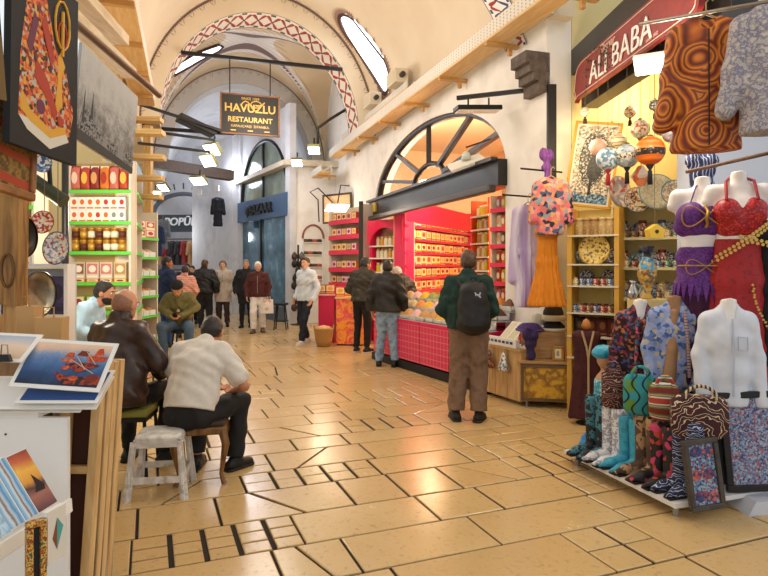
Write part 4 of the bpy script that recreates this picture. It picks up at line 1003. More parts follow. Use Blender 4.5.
for i, (BLp, BRp, TLp, Y, m_, l) in enumerate((((39, 514), (58, 502), (19, 451), 0, SUN.m, 'sunset print with a dark boat, standing rightmost in the tilted rack'), ((26, 522), (39, 514), (5, 456), 0, SEA1.m, 'pale harbour print tilted just left of the sunset print'), ((10, 532), (26, 522), (-12, 463), 0, SEA1.m, 'second harbour print tilted behind the blue one'), ((-40, 566), (12, 532), (-62, 490), 0, SEA2, 'bright blue sea print tilted at the left edge'))):
    picture('tilted_print', l, 'print', P(*BLp, 573.6 / (BLp[1] - 265) - .03), P(*BRp, 573.6 / (BRp[1] - 265) - .03), P(*TLp, 573.6 / (BLp[1] - 265) + .06), m_, margin=.004, th=.006, shapes=[('p', [(.3, .3), (.8, .28), (.9, .36), (.55, .6), (.5, .4)], 1)] if i == 0 else (), smats=[mat('#2a1c24', .7)])
root = thing('print_rack', 'white ledge of the rack holding the tilted prints', 'rack', P(-60, 587, 1.78)); T, W_, H_ = frame_of(P(-60, 587, 1.78), P(66, 505, 2.39), P(-62, 565, 1.78))
b = MB(); b.box((W_ / 2, .04, -.02), (W_, .12, .02), T=M.Translation(-P(-60, 587, 1.78)) @ T); b.build('ledge', mat('#e6e3dd', .6), root)
b = MB(); b.box((W_ / 2, -.02, 0), (W_, .012, .05), T=M.Translation(-P(-60, 587, 1.78)) @ T); b.build('lip', mat('#efece6', .6), root)
# small frames at the bottom-left corner
GF = mnoise(['#b8862c', '#8a3a20', '#d8b050', '#3a5a4a'], 60, .4, True)
picture('gilt_picture', 'ornate gilt frame with a dark blue centre, leaning by the kite picture', 'picture', P(26, 640, 1.98), P(46, 632, 2.023), P(26, 523, 1.98), mat('#141a26', .5), fw=.02, fm=GF, th=.02)
picture('kite_picture', 'small white picture of a teal and brown kite shape', 'picture', P(47, 566, 2.02), P(65, 554, 2.105), P(47, 513, 2.02), mat('#ded8cc', .7), th=.02, mm='#e8e4da', shapes=[('p', [(.25, .45), (.5, .2), (.5, .82)], 1), ('p', [(.5, .2), (.85, .6), (.5, .82)], 2)], smats=[mat('#8a4a30', .7), mat('#4aa39a', .7)])
picture('matted_picture', 'gold and grey frame with an orange picture in the bottom left corner', 'picture', P(-40, 660, 1.96), P(15, 640, 1.96), P(-36, 556, 1.96), mat('#b9682e', .7), fw=.03, fm=mat('#b08c44', .4, .4), margin=.05, th=.02, mm='#5a5f66')
picture('slim_picture', 'slim cream edged frame beside the orange picture', 'picture', P(17, 650, 1.98), P(23, 646, 1.98), P(18, 536, 1.98), mat('#e4dccb', .6), fw=.006, fm=mat('#e9e2d2', .5), th=.02)
# leaning canvases on stretcher frames, seen from behind
SW = wood('#dcb983', '#bd9256', 5, 'Z'); SWH = wood('#dcb983', '#bd9256', 5, 'X')
for i, (px0, px1, Y, top, l) in enumerate(((60, 106, 2.72, 372, 'foremost bare canvas frame with a brown back, leaning beside the white stand'), (78, 113, 2.80, 366, 'second bare canvas frame in the leaning stack'), (84, 118, 2.88, 364, 'third bare canvas frame in the leaning stack'), (88, 124, 2.96, 362, 'hindmost bare canvas frame in the leaning stack, farthest right'))):
    a = P(px0 + 8, 400, Y); c = P(px1 + 3, 400, Y); zt = P(0, top, Y).z; W_ = c.x - a.x
    root = thing('canvas_frame', l, 'canvas', (a.x - .02, Y - .10, .014), 0, 'leaning bare canvas frames'); root.rotation_euler.y = -.0; root.rotation_euler.x = -.09
    H_ = zt / math.cos(.09); w = .05 if i else .042
    sl = .0
    for x in (w / 2, W_ - w / 2): b = MB(); b.bar((x - (.03 if x > .1 else 0) , 0, 0), (x, 0, H_), w, .045, up=(0, 1, 0)); b.build('stile', SW, root, bevel=.004)
    for z in (w / 2, H_ * .62, H_ - w / 2): b = MB(); b.box((W_ / 2, 0, z), (W_ - 2 * w, .042, w * .8)); b.build('cross_bar', SWH, root, bevel=.004)
    b = MB(); b.box((W_ / 2 - .01, .028, H_ / 2), (W_ - .03, .008, H_ - .01)); b.build('canvas', mat('#4a2a20' if i < 2 else '#b8a488', .85), root)
# ---- tea and sweets shelves
LIME = mat('#5fd04a', .4)
TZ = [.25, .64, 1.02, 1.41, 1.82, 2.22, 2.64]
A, B = P(67, 265, 8.0), P(131, 265, 8.0)
shA = shelf_unit('tea_shelf', 'tall green edged shelf of tea behind the man in pale blue', 'shelf', A, B, .15, TZ, LIME, mat('#c8b078', .7), 3.05, '#d8d0c0')
shB = shelf_unit('tea_shelf', 'narrow green edged return of the tea shelf, angled along the street', 'shelf', (B.x + .005, 8.17, 0), P(142, 265, 9.5), .25, TZ, LIME, mat('#d8c48c', .7), 3.05, '#d8d0c0')
shC = shelf_unit('tea_shelf', 'farther green edged shelf of dried fruit trays beside the navy coat', 'shelf', P(137, 265, 10.2), P(158, 265, 10.9), .4, [.3, .75, 1.1, 1.45, 1.78, 2.12], LIME, mat('#c8a868', .7), 2.6, '#d8d0c0')
PK = palette(('red', '#b8402c', '#e8b84a', '#f0e0c8'), ('rose', '#c86a5a', '#e8c8b0', '#8a2c24'), ('orange', '#d8782c', '#a83a20', '#f0d8a0'), ('maroon', '#8a2c28', '#d8a060', '#e8d8c0'))
WHT = palette(('red fruit', '#efebe4', '#f2f0ea', '#c02c30'), ('grey fruit', '#e9e6e0', '#efede8', '#7f8a86'), ('orange fruit', '#efebe4', '#f4f1ea', '#d86a2c'))
GLD = [('gold', {0: mat('#b98a34', .3, .5), 1: mat('#d8a848', .35, .4), 2: mat('#c8983c', .3, .5)}), ('cream banded gold', {0: mat('#b98a34', .3, .5), 1: mat('#efe6d0', .5), 2: mat('#c8983c', .3, .5)}), ('dark banded gold', {0: mat('#a87a2c', .3, .5), 1: mat('#5a2c20', .5), 2: mat('#c8983c', .3, .5)})]
BXS = palette(('pink and cream', '#d8c8b8', '#c87a7a', '#efe4d4'), ('brown and cream', '#cfc0a8', '#8a5a48', '#efe6d6'), ('tan', '#d0b890', '#b08a5a', '#e9dcc0'))
GRN = palette(('green', '#6f9a3a', '#d8d49a', '#8a6a2c'), ('olive', '#8aa04a', '#e0d8a8', '#a03a2c'))
pr = p_pouch(.125, .1, .34, 'sweet_pouch'); stock(pr, [(on(shA, .085 + .13 * i, .075, TZ[6]), shA[1]) for i in range(6)], '{c} patterned sweet pouch on the top green edged shelf', 'pouches on the top tea shelf', 'pouch', PK, False); scrap(pr)
pr = p_carton(.1, .1, .17, 'tea_carton'); stock(pr, [(on(shA, .08 + .106 * i, .08, TZ[5] + .171 * k), shA[1]) for k in (0, 1) for i in range(7)], 'white tea carton with a {c} picture, second shelf from the top', 'white tea cartons', 'carton', WHT)
stock(pr, [(on(shB, .15 + .16 * i, .12, TZ[5] + .171 * k), shB[1]) for k in (0, 1) for i in range(6)], 'white tea carton with a {c} picture on the angled return shelf', 'white cartons on the return', 'carton', WHT); scrap(pr)
pr = p_tin(.048, .165, 'tea_tin'); stock(pr, [(on(shA, .08 + .104 * i, .08, TZ[4] + .166 * k), shA[1]) for k in (0, 1) for i in range(7)], '{c} tea tin on the middle green edged shelf', 'gold tea tins', 'tin', GLD)
stock(pr, [(on(shB, .12 + .13 * i, .12, TZ[4] + .166 * k), shB[1]) for k in (0, 1) for i in range(7)], '{c} tea tin on the angled return shelf', 'gold tins on the return', 'tin', GLD); scrap(pr)
pr = p_carton(.165, .11, .22, 'sweet_box'); stock(pr, [(on(shA, .14 + .185 * i, .08, TZ[3] + .056), shA[1]) for i in range(4)], '{c} sweet box standing on the row of flat boxes', 'sweet boxes', 'box', BXS, False)
stock(pr, [(on(shB, .2 + .22 * i, .14, z), shB[1]) for i in range(4) for z in (TZ[3], TZ[6])], '{c} sweet box on the angled return shelf', 'sweet boxes on the return', 'box', BXS); 
stock(pr, [(on(shA, .14 + .185 * i, .08, TZ[2]), shA[1]) for i in range(4)], '{c} tea box on the fifth green edged shelf', 'green tea boxes', 'box', GRN, False); scrap(pr)
pr = p_carton(.17, .11, .055, 'flat_box'); stock(pr, [(on(shA, .14 + .185 * i, .08, TZ[3]), shA[1]) for i in range(4)], '{c} flat sweet box under the standing boxes', 'flat sweet boxes', 'box', palette(('red', '#b03a2c', '#e8c890', '#d8a060'), ('orange', '#d88a3c', '#f0d8a0', '#8a3a20'), ('brown', '#8a5a38', '#e0c8a0', '#c08a4a')), False); scrap(pr)
pr = p_mound(.2, .3, .1, 'fruit_tray')
HP = [(w, {0: mnoise([a, c], 40, .6)}) for w, a, c in (('amber', '#d8a048', '#a8702c'), ('cream', '#e8d8b0', '#c0a070'), ('reddish', '#b8503a', '#d88a50'), ('nut brown', '#a87a48', '#c8a070'))]
stock(pr, [(on(shC, .12 + .21 * i, .16, z), shC[1]) for z in [.3, .75, 1.1, 1.45, 1.78] for i in range(3)] , 'tray heaped with {c} dried fruit on the farther green edged shelf', 'dried fruit trays', 'tray', HP, None, 'heap')
stock(pr, [(on(shB, .2 + .25 * i, .14, TZ[2]), shB[1]) for i in range(4)], 'tray heaped with {c} dried fruit on the angled return', 'fruit trays on the return', 'tray', HP, None, 'heap'); scrap(pr)
pr = p_carton(.3, .2, .15, 'gift_box'); stock(pr, [(on(shC, .2 + .32 * i, .14, 2.12 + .152 * k), shC[1]) for k in (0, 1) for i in range(2)], '{c} gift box on top of the farther green edged shelf', 'gift boxes', 'box', palette(('pink', '#d8a090', '#efe0d0', '#a83a34'), ('cream', '#e6d8b8', '#b8483c', '#efe6d0'))); scrap(pr)
# left shop interior: back wall, far shelf
b = MB(); b.prism([(-.4, 0), (3.6, 0), (3.6, 4.4), (-.4, 4.4)], .15, 0, M.Translation(DV * 1.9) @ WL @ M.Translation(V((-3.8, 0, 0)))); struct(b, 'wall_left_shop', [mat('#e0c890', .8)])
b = MB(); b.add([(-9, 9.2, 0), (-4.3, 9.2, 0), (-4.3, 9.2, 4.4), (-9, 9.2, 4.4)], [(0, 1, 2, 3)]); struct(b, 'wall_left_back', [mat('#dcc48c', .8)], solid=.1)
shD = shelf_unit('wall_shelf', 'green edged shelf of packets deep in the left shop', 'shelf', (-4.75, 7.2), (-4.2, 7.2), .3, [1.0, 1.5, 1.95, 2.35], LIME, mat('#d0b070', .7), 2.8, '#d8d0c0')
pr = p_pouch(.1, .08, .3, 'sweet_pouch'); stock(pr, [(on(shD, .08 + .11 * i, .12, z), 0) for z in (1.0, 1.5, 1.95, 2.35) for i in range(4)], '{c} packet on the shelf deep in the left shop', 'packets deep in the left shop', 'pouch', palette(('yellow', '#d8b040', '#efe0b0', '#c05a2c'), ('red', '#c04a34', '#efe0c8', '#e0b060'), ('white', '#e6e2d8', '#c85a48', '#d8d0c0'))); scrap(pr)
b = MB(); b.cyl((-3.4, 6.4, 0), (-3.4, 6.4, 3.4), .035); tag(b.build('steel_post', mat('#1c1b1a', .4)), 'black steel post between the mosaic plate and the tea shelf', 'post')
root = thing('spot_lamp', 'dark green cylinder spot lamp by the steel post', 'lamp', (-3.0, 5.4, 2.3)); b = MB(); b.cyl((-.18, 0, .14), (.12, 0, -.08), .055, .065); b.build('lamp_body', mat('#2f3a2c', .35), root); b = MB(); b.cyl((.0, 0, .02), (-.03, 0, .5), .02); b.build('arm', IRON, root)
# ---- stools
def tub(b, pts, r, mi=0): b.tube(pts, r, 8, mi)
def plastic_stool(l, at, rz, m_):
    root = thing('plastic_stool', l, 'stool', at, rz)
    b = MB(); b.grid(lambda s, t: ((lambda a, q: (q * (abs(math.cos(a)) ** .35) * (1 if math.cos(a) > 0 else -1), q * (abs(math.sin(a)) ** .35) * (1 if math.sin(a) > 0 else -1)))(2 * PI * s, [0.001, .13, .15, .158, .158, .15][min(5, int(t * 5 + .5))]) + ([.44, .44, .436, .425, .40, .40][min(5, int(t * 5 + .5))],)), 40, 5, closed_u=True); b.build('seat', m_, root)
    for sx in (-1, 1):
        for sy in (-1, 1):
            lg = MB(); lg.prism([(-.028, 0), (.028, 0), (.02, .40), (-.02, .40)], .016, 0, M(((1, 0, sx * -.09, sx * .192), (0, 1, sy * -.09, sy * .182 - .008), (0, 0, 1, 0), (0, 0, 0, 1))))
            lg.prism([(-.028, 0), (.028, 0), (.02, .40), (-.02, .40)], .016, 0, M(((0, 1, sx * -.09, sx * .19 - .008), (1, 0, sy * -.09, sy * .182 + 0), (0, 0, 1, 0), (0, 0, 0, 1)))); lg.build('leg', m_, root)
    for a in range(4):
        T = rot(a * PI / 2); ap = MB(); ap.box((0, -.154, .385), (.28, .012, .05), T=T); ap.build('apron', m_, root); ap = MB(); ap.box((0, -.178, .14), (.32, .012, .045), T=T); ap.build('stretcher', m_, root)
    return root
g0 = GR(155, 499); g0.z = .012
plastic_stool('scuffed white plastic stool behind the seated man in the pale shirt', (g0.x, g0.y + .12, .012), .15, mnoise(['#d9d6d0', '#c4c0b8', '#e6e4df', '#9a948a'], 7, .45, detail=6))
root = thing('wooden_stool', 'carved walnut stool with curved legs under the man in the pale shirt', 'stool', (-1.40, 4.62, .012), .2); WN = wood('#8a6232', '#5a3a1a', 5, 'Z', .35)
b = MB(); b.box((0, 0, .40), (.38, .36, .06)); b.build('seat_frame', WN, root, bevel=.015)
b = MB(); b.box((0, 0, .445), (.36, .34, .035)); b.build('cushion', mat('#3a2c24', .7), root, bevel=.014)
for sx in (-1, 1):
    for sy in (-1, 1): b = MB(); b.tube([(sx * .16, sy * .15, .40), (sx * .185, sy * .175, .30), (sx * .165, sy * .155, .17), (sx * .15, sy * .14, .07), (sx * .175, sy * .165, .0)], [.034, .03, .02, .015, .022], 10); b.build('leg', WN, root)
root = thing('low_stool', 'low stool with an olive cushion under the man in the leather jacket', 'stool', (-2.03, 4.78, .012), .1); root.scale = (1, 1, 1.12)
b = MB(); b.box((0, 0, .44), (.38, .36, .06)); b.build('cushion', mat('#8f8a3c', .8), root, bevel=.02)
b = MB(); b.box((0, 0, .395), (.36, .34, .03)); b.build('seat_frame', IRON, root)
for sx in (-1, 1):
    for sy in (-1, 1): b = MB(); b.cyl((sx * .16, sy * .15, .38), (sx * .18, sy * .17, 0), .014); b.build('leg', IRON, root)
# ------------------------------------------------------------------ people
def facing(dx, dy): return math.atan2(dy, dx) - PI / 2        # heading for a figure looking along (dx, dy)
def gp(px, py): g = GR(px, py); return (g.x, g.y, .012)
BK = mnoise(['#161514', '#211f1d'], 14, .6); LEATH = mnoise(['#2c1c17', '#3a251d', '#241612'], 9, .38, bump=.15)
DENIM = mnoise(['#6f8aa2', '#8aa2b6', '#5a7690'], 14, .85); DENIM2 = mnoise(['#3f5670', '#536c86'], 14, .85)
SHOEW = dict(mat=mat('#d8d4ce', .6), sole=mat('#e6e3de', .6))
SK2 = mat('#b5795a', .5); SK3 = mat('#d0a083', .5); SK4 = mat('#a86c4c', .5)
# seated, near left
J = joints(lean=22, seat=.44, hunch=14, aR=(.20, .36, .085), kR=(.22, .42, .53), aL=(-.12, .34, .085), kL=(-.15, .42, .52), eR=(.36, .20, .70), wR=(.17, .40, .62), eL=(-.27, .22, .74), wL=(-.05, .44, .64), tR=(.5, 1))
person('seated man from behind in a cream short-sleeved shirt, beside the white stool', (-1.47, 4.50, .012), facing(.22, 1), J, 1.76, SK2, 'short', H_BLACK, 12, 22,
       top=dict(kind='shirt', mat=mnoise(['#cfc9bf', '#d9d3c9'], 30, .85), sleeve=.36, ease=.024, hem=-.02, collar=0.02, wr=.006, arm=.012), legs=dict(mat=mat('#17171a', .75), w=.012), shoes=dict(mat=mat('#121212', .5), sole=mat('#1a1a1a', .6)), res=.0125, belly=.015)
J = joints(lean=6, seat=.54, hunch=4, eR=(.28, .12, .87), wR=(.16, .34, .73), eL=(-.28, .12, .87), wL=(-.1, .34, .73))
person('bald seated man seen from behind in a dark brown leather jacket', (-2.07, 4.62, .012), facing(.25, 1), J, 1.78, SKIN, 'ring', mnoise(['#a27459', '#7f5a45'], 90, .6), -4, 8,
       top=dict(kind='jacket', mat=LEATH, ease=.035, hem=.08, arm=.012, collar=.05, wr=.009, freq=45), legs=dict(mat=mat('#151517', .8)), res=.0125, belly=.03)
J = joints(lean=20, seat=.64, hunch=8, eR=(.28, .14, .98), wR=(.1, .36, .86), eL=(-.28, .14, .98), wL=(-.1, .36, .84))
person('seated bearded man in a pale blue shirt, in profile behind the leather jacket', (-3.27, 6.35, .012), facing(1, .05), J, 1.76, SKIN, 'short', H_BLACK, 0, 8,
       top=dict(kind='shirt', mat=mnoise(['#a9cfe6', '#bcdcf0'], 20, .8), ease=.024, hem=-.02, arm=.01), legs=dict(mat=mat('#2a2d36', .8)), beard=H_BLACK, res=.014)
root = thing('bench_stool', 'dark stool under the man in the pale blue shirt', 'stool', (-3.27, 6.35, .012)); b = MB(); b.box((0, 0, .61), (.36, .36, .05)); b.build('seat', mat('#2c2a28', .6), root, bevel=.015)
for sx in (-1, 1):
    for sy in (-1, 1): b = MB(); b.cyl((sx * .14, sy * .14, .6), (sx * .16, sy * .16, 0), .016); b.build('leg', IRON, root)
J = joints(lean=14, seat=.55, hunch=14, kR=(.21, .40, .64), kL=(-.21, .40, .64), aR=(.2, .3, .085), aL=(-.2, .3, .085), eR=(.27, .14, .92), wR=(.07, .36, .80), eL=(-.27, .14, .92), wL=(-.07, .36, .80))
person('seated man in an olive bomber jacket and jeans looking down at a phone', (-3.42, 10.1, .012), facing(.12, -1), J, 1.76, SKIN, 'cap', mat('#18181a', .9), 4, 40,
       top=dict(kind='jacket', mat=mnoise(['#5a5228', '#6a6232', '#4a4420'], 9, .6), ease=.034, hem=-.03, arm=.016, collar=.03, wr=.009, trim=[('shirt_front', [(0, .172, .98), (0, .19, .86)], .03, mat('#c8b088', .8))]), legs=dict(mat=DENIM2, w=.012), res=.014)
ph = thing('phone', 'dark phone held by the seated man in the olive jacket', 'phone', V((-3.42, 10.1, .012)) + rot(facing(.12, -1)) @ V((0, .45, .83)), facing(.12, -1)); b = MB(); b.box((0, 0, 0), (.075, .15, .01), R=M.Rotation(.5, 3, 'X')); b.build('phone_body', mat('#15171c', .3), ph, bevel=.003); b = MB(); b.box((0, -.003, .006), (.066, .13, .001), R=M.Rotation(.5, 3, 'X')); b.build('screen', mat('#2a3444', .1), ph)
root = thing('bar_stool', 'black round stool under the man in the olive jacket', 'stool', (-3.42, 10.1, .012)); b = MB(); b.lathe([(.16, .50), (.175, .51), (.175, .545), (.15, .555)], n=20); b.build('seat', mat('#191817', .5), root)
for a in range(4): b = MB(); c, s_ = math.cos(a * PI / 2 + .8), math.sin(a * PI / 2 + .8); b.cyl((c * .13, s_ * .13, .5), (c * .19, s_ * .19, 0), .014); b.build('leg', IRON, root)
b = MB(); b.tube([(.165 * math.cos(a * PI / 8), .165 * math.sin(a * PI / 8), .2) for a in range(17)], .009, 6); b.build('foot_ring', IRON, root)
# standing at the counter
J = joints(lean=2, hunch=4, eR=(.25, .02, 1.12), wR=(.12, .22, 1.08), eL=(-.27, .0, 1.13), wL=(-.15, .2, 1.05), aL=(-.13, -.03, .085), aR=(.10, -.05, .085), tR=(.35, 1), tL=(-.3, 1))
BP = (.895, 6.35, .012); brz = facing(.12, 1)
person('man in a dark green sweater and brown trousers with a black backpack, seen from behind', BP, brz, J, 1.80, SK2, 'short', H_BROWN, 4, 4,
       top=dict(kind='sweater', mat=mnoise(['#0f2c26', '#143830'], 20, .85), ease=.026, hem=.0, arm=.012, collar=.03, wr=.008), legs=dict(mat=mnoise(['#6f5542', '#7d624c', '#634a38'], 10, .85), w=.03), shoes=dict(kind='sandal', mat=mat('#1d1512', .6), sole=mat('#2a201a', .7)), res=.0125, belly=.03)
root = thing('backpack', 'black backpack on the back of the man in green', 'backpack', V(BP), brz)
S = Soft(); S.cap((.045, -.235, 1.05), (.045, -.225, 1.36), .105, .085, .03, .62); S.cap((.045, -.16, 1.02), (.045, -.15, 1.38), .11, .09, .03, .62); bd = S.build('bag_body', mnoise(['#0d0d0e', '#17171a'], 12, .65), root, .012, .004)
S = Soft(); S.cap((.045, -.30, 1.03), (.045, -.285, 1.14), .05, .045, .02, .45); S.build('front_pocket', mat('#101012', .6), root, .01)
for sx in (-1, 1): b = MB(); b.tube([(.03 + sx * .10, -.17, 1.40), (.02 + sx * .12, -.09, 1.465), (sx * .125, .02, 1.46), (sx * .14, .12, 1.36), (sx * .15, .13, 1.2), (sx * .16, .03, 1.08), (.03 + sx * .15, -.14, 1.03)], .02, 8); b.build('shoulder_strap', mat('#0f0f10', .7), root)
b = MB(); LG = mat('#c9c9c9', .5)
for sg in (-1, 1): b.tube([(.085 + .028 * math.cos(rad(a)), -.312, 1.335 + sg * .006 + sg * .02 - sg * .02 * math.sin(rad(a))) for a in range(0, 181, 20)], .0045, 6)
for sg in (-1, 1): b.tube([(.062, -.312, 1.335 + sg * .026), (.066, -.313, 1.335), (.062, -.312, 1.335 - sg * .01)], .0045, 6); b.tube([(.108, -.312, 1.335 + sg * .026), (.104, -.313, 1.335), (.108, -.312, 1.335 - sg * .01)], .0045, 6)
b.build('emblem', LG, root)
b = MB(); b.tube([(.045 + .03 * math.cos(a * .52), -.15, 1.48 + .03 * math.sin(a * .52)) for a in range(0, 7)], .008, 6); b.build('grab_handle', mat('#0f0f10', .7), root)
J = joints(hunch=4, eR=(.28, .0, 1.12), wR=(.27, .1, .90), eL=(-.28, .0, 1.12), wL=(-.27, .06, .88), aR=(.14, -.02, .085), aL=(-.14, 0, .085))
person('man in a black hooded jacket and pale jeans standing at the spice counter', gp(387, 367), facing(.25, 1), J, 1.72, SKIN, 'short', H_BLACK, 10, 6,
       top=dict(kind='jacket', mat=BK, ease=.05, hem=.04, arm=.025, collar=.05, wr=.012, freq=40), legs=dict(mat=DENIM, w=.01), res=.015)
J = joints(lean=6, hunch=8, eR=(.27, .03, 1.13), wR=(.2, .2, .98), eL=(-.3, .05, 1.14), wL=(-.15, .25, 1.0))
person('man in a dark olive jacket and black trousers leaning over the spice counter', gp(362, 353), facing(.5, 1), J, 1.80, SK4, 'short', H_BLACK, -30, 12,
       top=dict(kind='jacket', mat=mnoise(['#2a271d', '#37332699'[:7], '#211f17'], 9, .7), ease=.045, hem=.02, arm=.02, collar=.05, wr=.01), legs=dict(mat=mat('#141416', .8)), shoes=dict(mat=mat('#1a1a1c', .6), sole=mat('#c8c4be', .6)), res=.016)
J = joints(lean=22, hunch=12, eR=(.25, .16, 1.05), wR=(.16, .36, 1.08), eL=(-.25, .14, 1.05), wL=(-.15, .38, 1.1))
person('shopkeeper in a black jacket bending inside the pink shop behind the counter', (.58, 11.6, .012), facing(-1, .25), J, 1.72, SK3, 'buzz', H_GREY, 0, 20,
       top=dict(kind='jacket', mat=BK, ease=.035, hem=.06, arm=.014, collar=.04), res=.016)
# walking towards the viewer
J = joints(lean=0, eR=(.27, -.10, 1.14), wR=(.27, .04, .92), eL=(-.27, -.06, 1.14), wL=(-.24, .08, .90), aR=(.12, -.16, .085), kR=(.11, .03, .50), aL=(-.10, .22, .085), kL=(-.10, .16, .50), tR=(.1, 1), tL=(-.2, 1))
person('young man in a pale blue shirt, navy trousers and white trainers walking by the basket', gp(306, 344), facing(-.75, -1), J, 1.80, SK3, 'quiff', H_BROWN, 12, 0,
       top=dict(kind='shirt', mat=mnoise(['#bfc9d2', '#cdd6de'], 16, .8), ease=.03, hem=.07, arm=.012, collar=.03), legs=dict(mat=mat('#161a28', .8), w=.008), shoes=SHOEW, res=.014)
J = joints(eR=(.28, .0, 1.13), wR=(.26, .12, .90), eL=(-.27, 0, 1.13), wL=(-.25, .1, .9), aR=(.10, .12, .085), kR=(.10, .14, .5), aL=(-.10, -.12, .085), kL=(-.1, .0, .5))
person('white haired man in a maroon zip jacket and white trousers walking with a shopping bag', gp(258, 333), facing(.12, -1), J, 1.72, SK3, 'short', mat('#e3e0dc', .7), 6, 4,
       top=dict(kind='jacket', mat=mat('#4a1f1c', .75), ease=.032, hem=.06, arm=.012, collar=.03, trim=[('zip', [(0, .158, 1.40), (0, .175, 1.2), (0, .165, .98)], .006, mat('#b8b0a4', .3, .6))]), legs=dict(mat=mat('#e2ded8', .8), w=.018), shoes=dict(mat=mat('#6a5648', .6)), res=.014, belly=.015)
g = V(gp(258, 333)); root = thing('shopping_bag', 'white patterned shopping bag carried by the man in maroon', 'bag', g + V((.26, -.08, .47)), .2)
b = MB(); b.box((0, 0, .17), (.26, .1, .34), taper=.92); b.build('bag_body', mvoro(['#e9e4dc', '#e9e4dc', '#d8b49a', '#efeae2'], 14, .8), root, bevel=.01); b = MB(); b.tube([(-.06, 0, .33), (-.04, 0, .42), (.04, 0, .42), (.06, 0, .33)], .007, 6); b.build('handle', mat('#d8d2c8', .7), root)
J = joints(eR=(.27, -.02, 1.13), wR=(.26, .06, .9))
person('grey haired man in a long dark coat just behind the man in maroon', gp(246, 328), facing(.2, -1), J, 1.78, SKIN, 'short', mnoise(['#6a6460', '#8a847e'], 40, .6), 4, 6,
       top=dict(kind='coat', mat=mat('#15161b', .8), ease=.04, hem=.32, arm=.014, collar=.04), legs=dict(mat=mat('#16161a', .8)), res=.016, belly=.02)
J = joints(eR=(.26, -.02, 1.13), wR=(.22, .1, .95), eL=(-.26, -.02, 1.13), wL=(-.22, .1, .95))
person('woman in a beige parka and brown trousers facing the viewer', gp(223, 327), facing(.05, -1), J, 1.76, SK3, 'long', mnoise(['#5a4030', '#7a5a44'], 40, .6), 0, 0,
       top=dict(kind='parka', mat=mnoise(['#b4a898', '#c2b7a8'], 10, .8), ease=.045, hem=.28, arm=.014, collar=.05, flare=.015, trim=[('drawstring', [(-.02, .17, 1.40), (-.03, .19, 1.2)], .005, mat('#3a3430', .7))]), legs=dict(mat=mat('#3a2a28', .8), w=.01), res=.016)
J = joints(eR=(.3, -.02, 1.13), wR=(.28, .06, .9), eL=(-.3, -.02, 1.13), wL=(-.28, .06, .9))
person('person in a black quilted puffer jacket seen from behind, left of the beige parka', gp(205, 328), facing(-.1, 1), J, 1.78, SKIN, 'short', H_BROWN, -20, 4,
       top=dict(kind='puffer_jacket', mat=mwave(['#121214', '#1f2024'], 6, .3, .55, 'BANDS', 'Z', False), ease=.045, hem=.06, arm=.02, collar=.06, wr=.012), legs=dict(mat=mat('#18181b', .8), w=.02), res=.017, face=False)
J = joints(eR=(.26, .04, 1.13), wR=(.16, .2, 1.0), eL=(-.26, .04, 1.13), wL=(-.16, .2, 1.0))
person('woman in a salmon pink puffer jacket seen from behind, behind the man in olive', (-4.52, 13.6, .012), facing(-.1, 1), J, 1.62, SK3, 'short', H_BLACK, 20, 6,
       top=dict(kind='puffer_jacket', mat=mwave(['#c88a78', '#e0a895'], 6, .3, .6, 'BANDS', 'Z', False), ease=.045, hem=.1, arm=.02, collar=.07, wr=.012), legs=dict(mat=mat('#2a2c36', .8)), res=.017, face=False)
person('man in a navy hooded coat and blue jeans beside the dried fruit shelf', (-4.35, 12.0, .012), facing(.9, 1), J, 1.80, SK4, 'short', H_BLACK, -25, 6,
       top=dict(kind='coat', mat=mat('#16284a', .8), ease=.05, hem=.16, arm=.02, collar=.07), legs=dict(mat=mat('#24416e', .85), w=.01), res=.017)
for px, py, h, l, c, rz_ in ((187, 326, 1.68, 'dark haired person in a black coat facing the viewer, above the pink puffer jacket', '#1a1a1e', -1), (192, 324, 1.62, 'person in a dark blue coat between the pink and the black puffer jackets', '#1c2230', -1), ):
    person(l, gp(px, py), facing(.1, rz_), joints(), h, SK3, 'short', H_BLACK, 0, 8, top=dict(kind='coat', mat=mat(c, .8), ease=.035, hem=.2, arm=.01), res=.02)
# ------------------------------------------------------------------ right side, near: garments, boots, ceramics
def garment(name, label, cat, at, rz, m_, h=1.0, sw=.2, flare=.1, sleeve=0, hang=True, waist=None, sq=.5, wr=.006, trims=(), group=None, sl_out=.16, top=0.0):
    """hanging clothing; local origin at the shoulder line, front towards -Y"""
    root = thing(name, label, cat, at, rz, group); S = Soft(); r = sw * sq
    w0 = waist if waist else sw * .8
    S.cap((0, 0, -.10), (0, 0, -h * .45), r * .9, w0 * sq, .04, sq); S.cap((0, 0, -h * .45), (0, 0, -h + .03), w0 * sq, (w0 + flare) * sq, .05, sq)
    S.cap((-sw * .78, 0, -.07), (sw * .78, 0, -.07), .045, .045, .04); S.cap((-sw * .4, 0, -.02), (sw * .4, 0, -.02), .045, .045, .05)
    if sleeve:
        for e in (-1, 1): S.cap((e * sw * .85, 0, -.07), (e * (sw + sl_out), -.01, -.07 - sleeve), .06, .055, .03)
    S.cut((0, 0, -h), (0, 0, -1)); S.ell((0, -.07, .02), (.06, .08, .08), None, .02, True)
    S.build('cloth', m_, root, .013, wr, 45, 7)
    if hang: b = MB(); b.tube([(-sw * .7, 0, -.03), (0, 0, .05), (sw * .7, 0, -.03)], .008, 6); b.tube([(0, 0, .05), (0, 0, .12), (.025, 0, .15), (.04, 0, .125)], .005, 6); b.build('hanger', mat('#a8895c', .5), root)
    for nm, pts, r_, mm in trims: b = MB(); b.tube(pts, r_, 6); b.build(nm, mm, root)
    return root
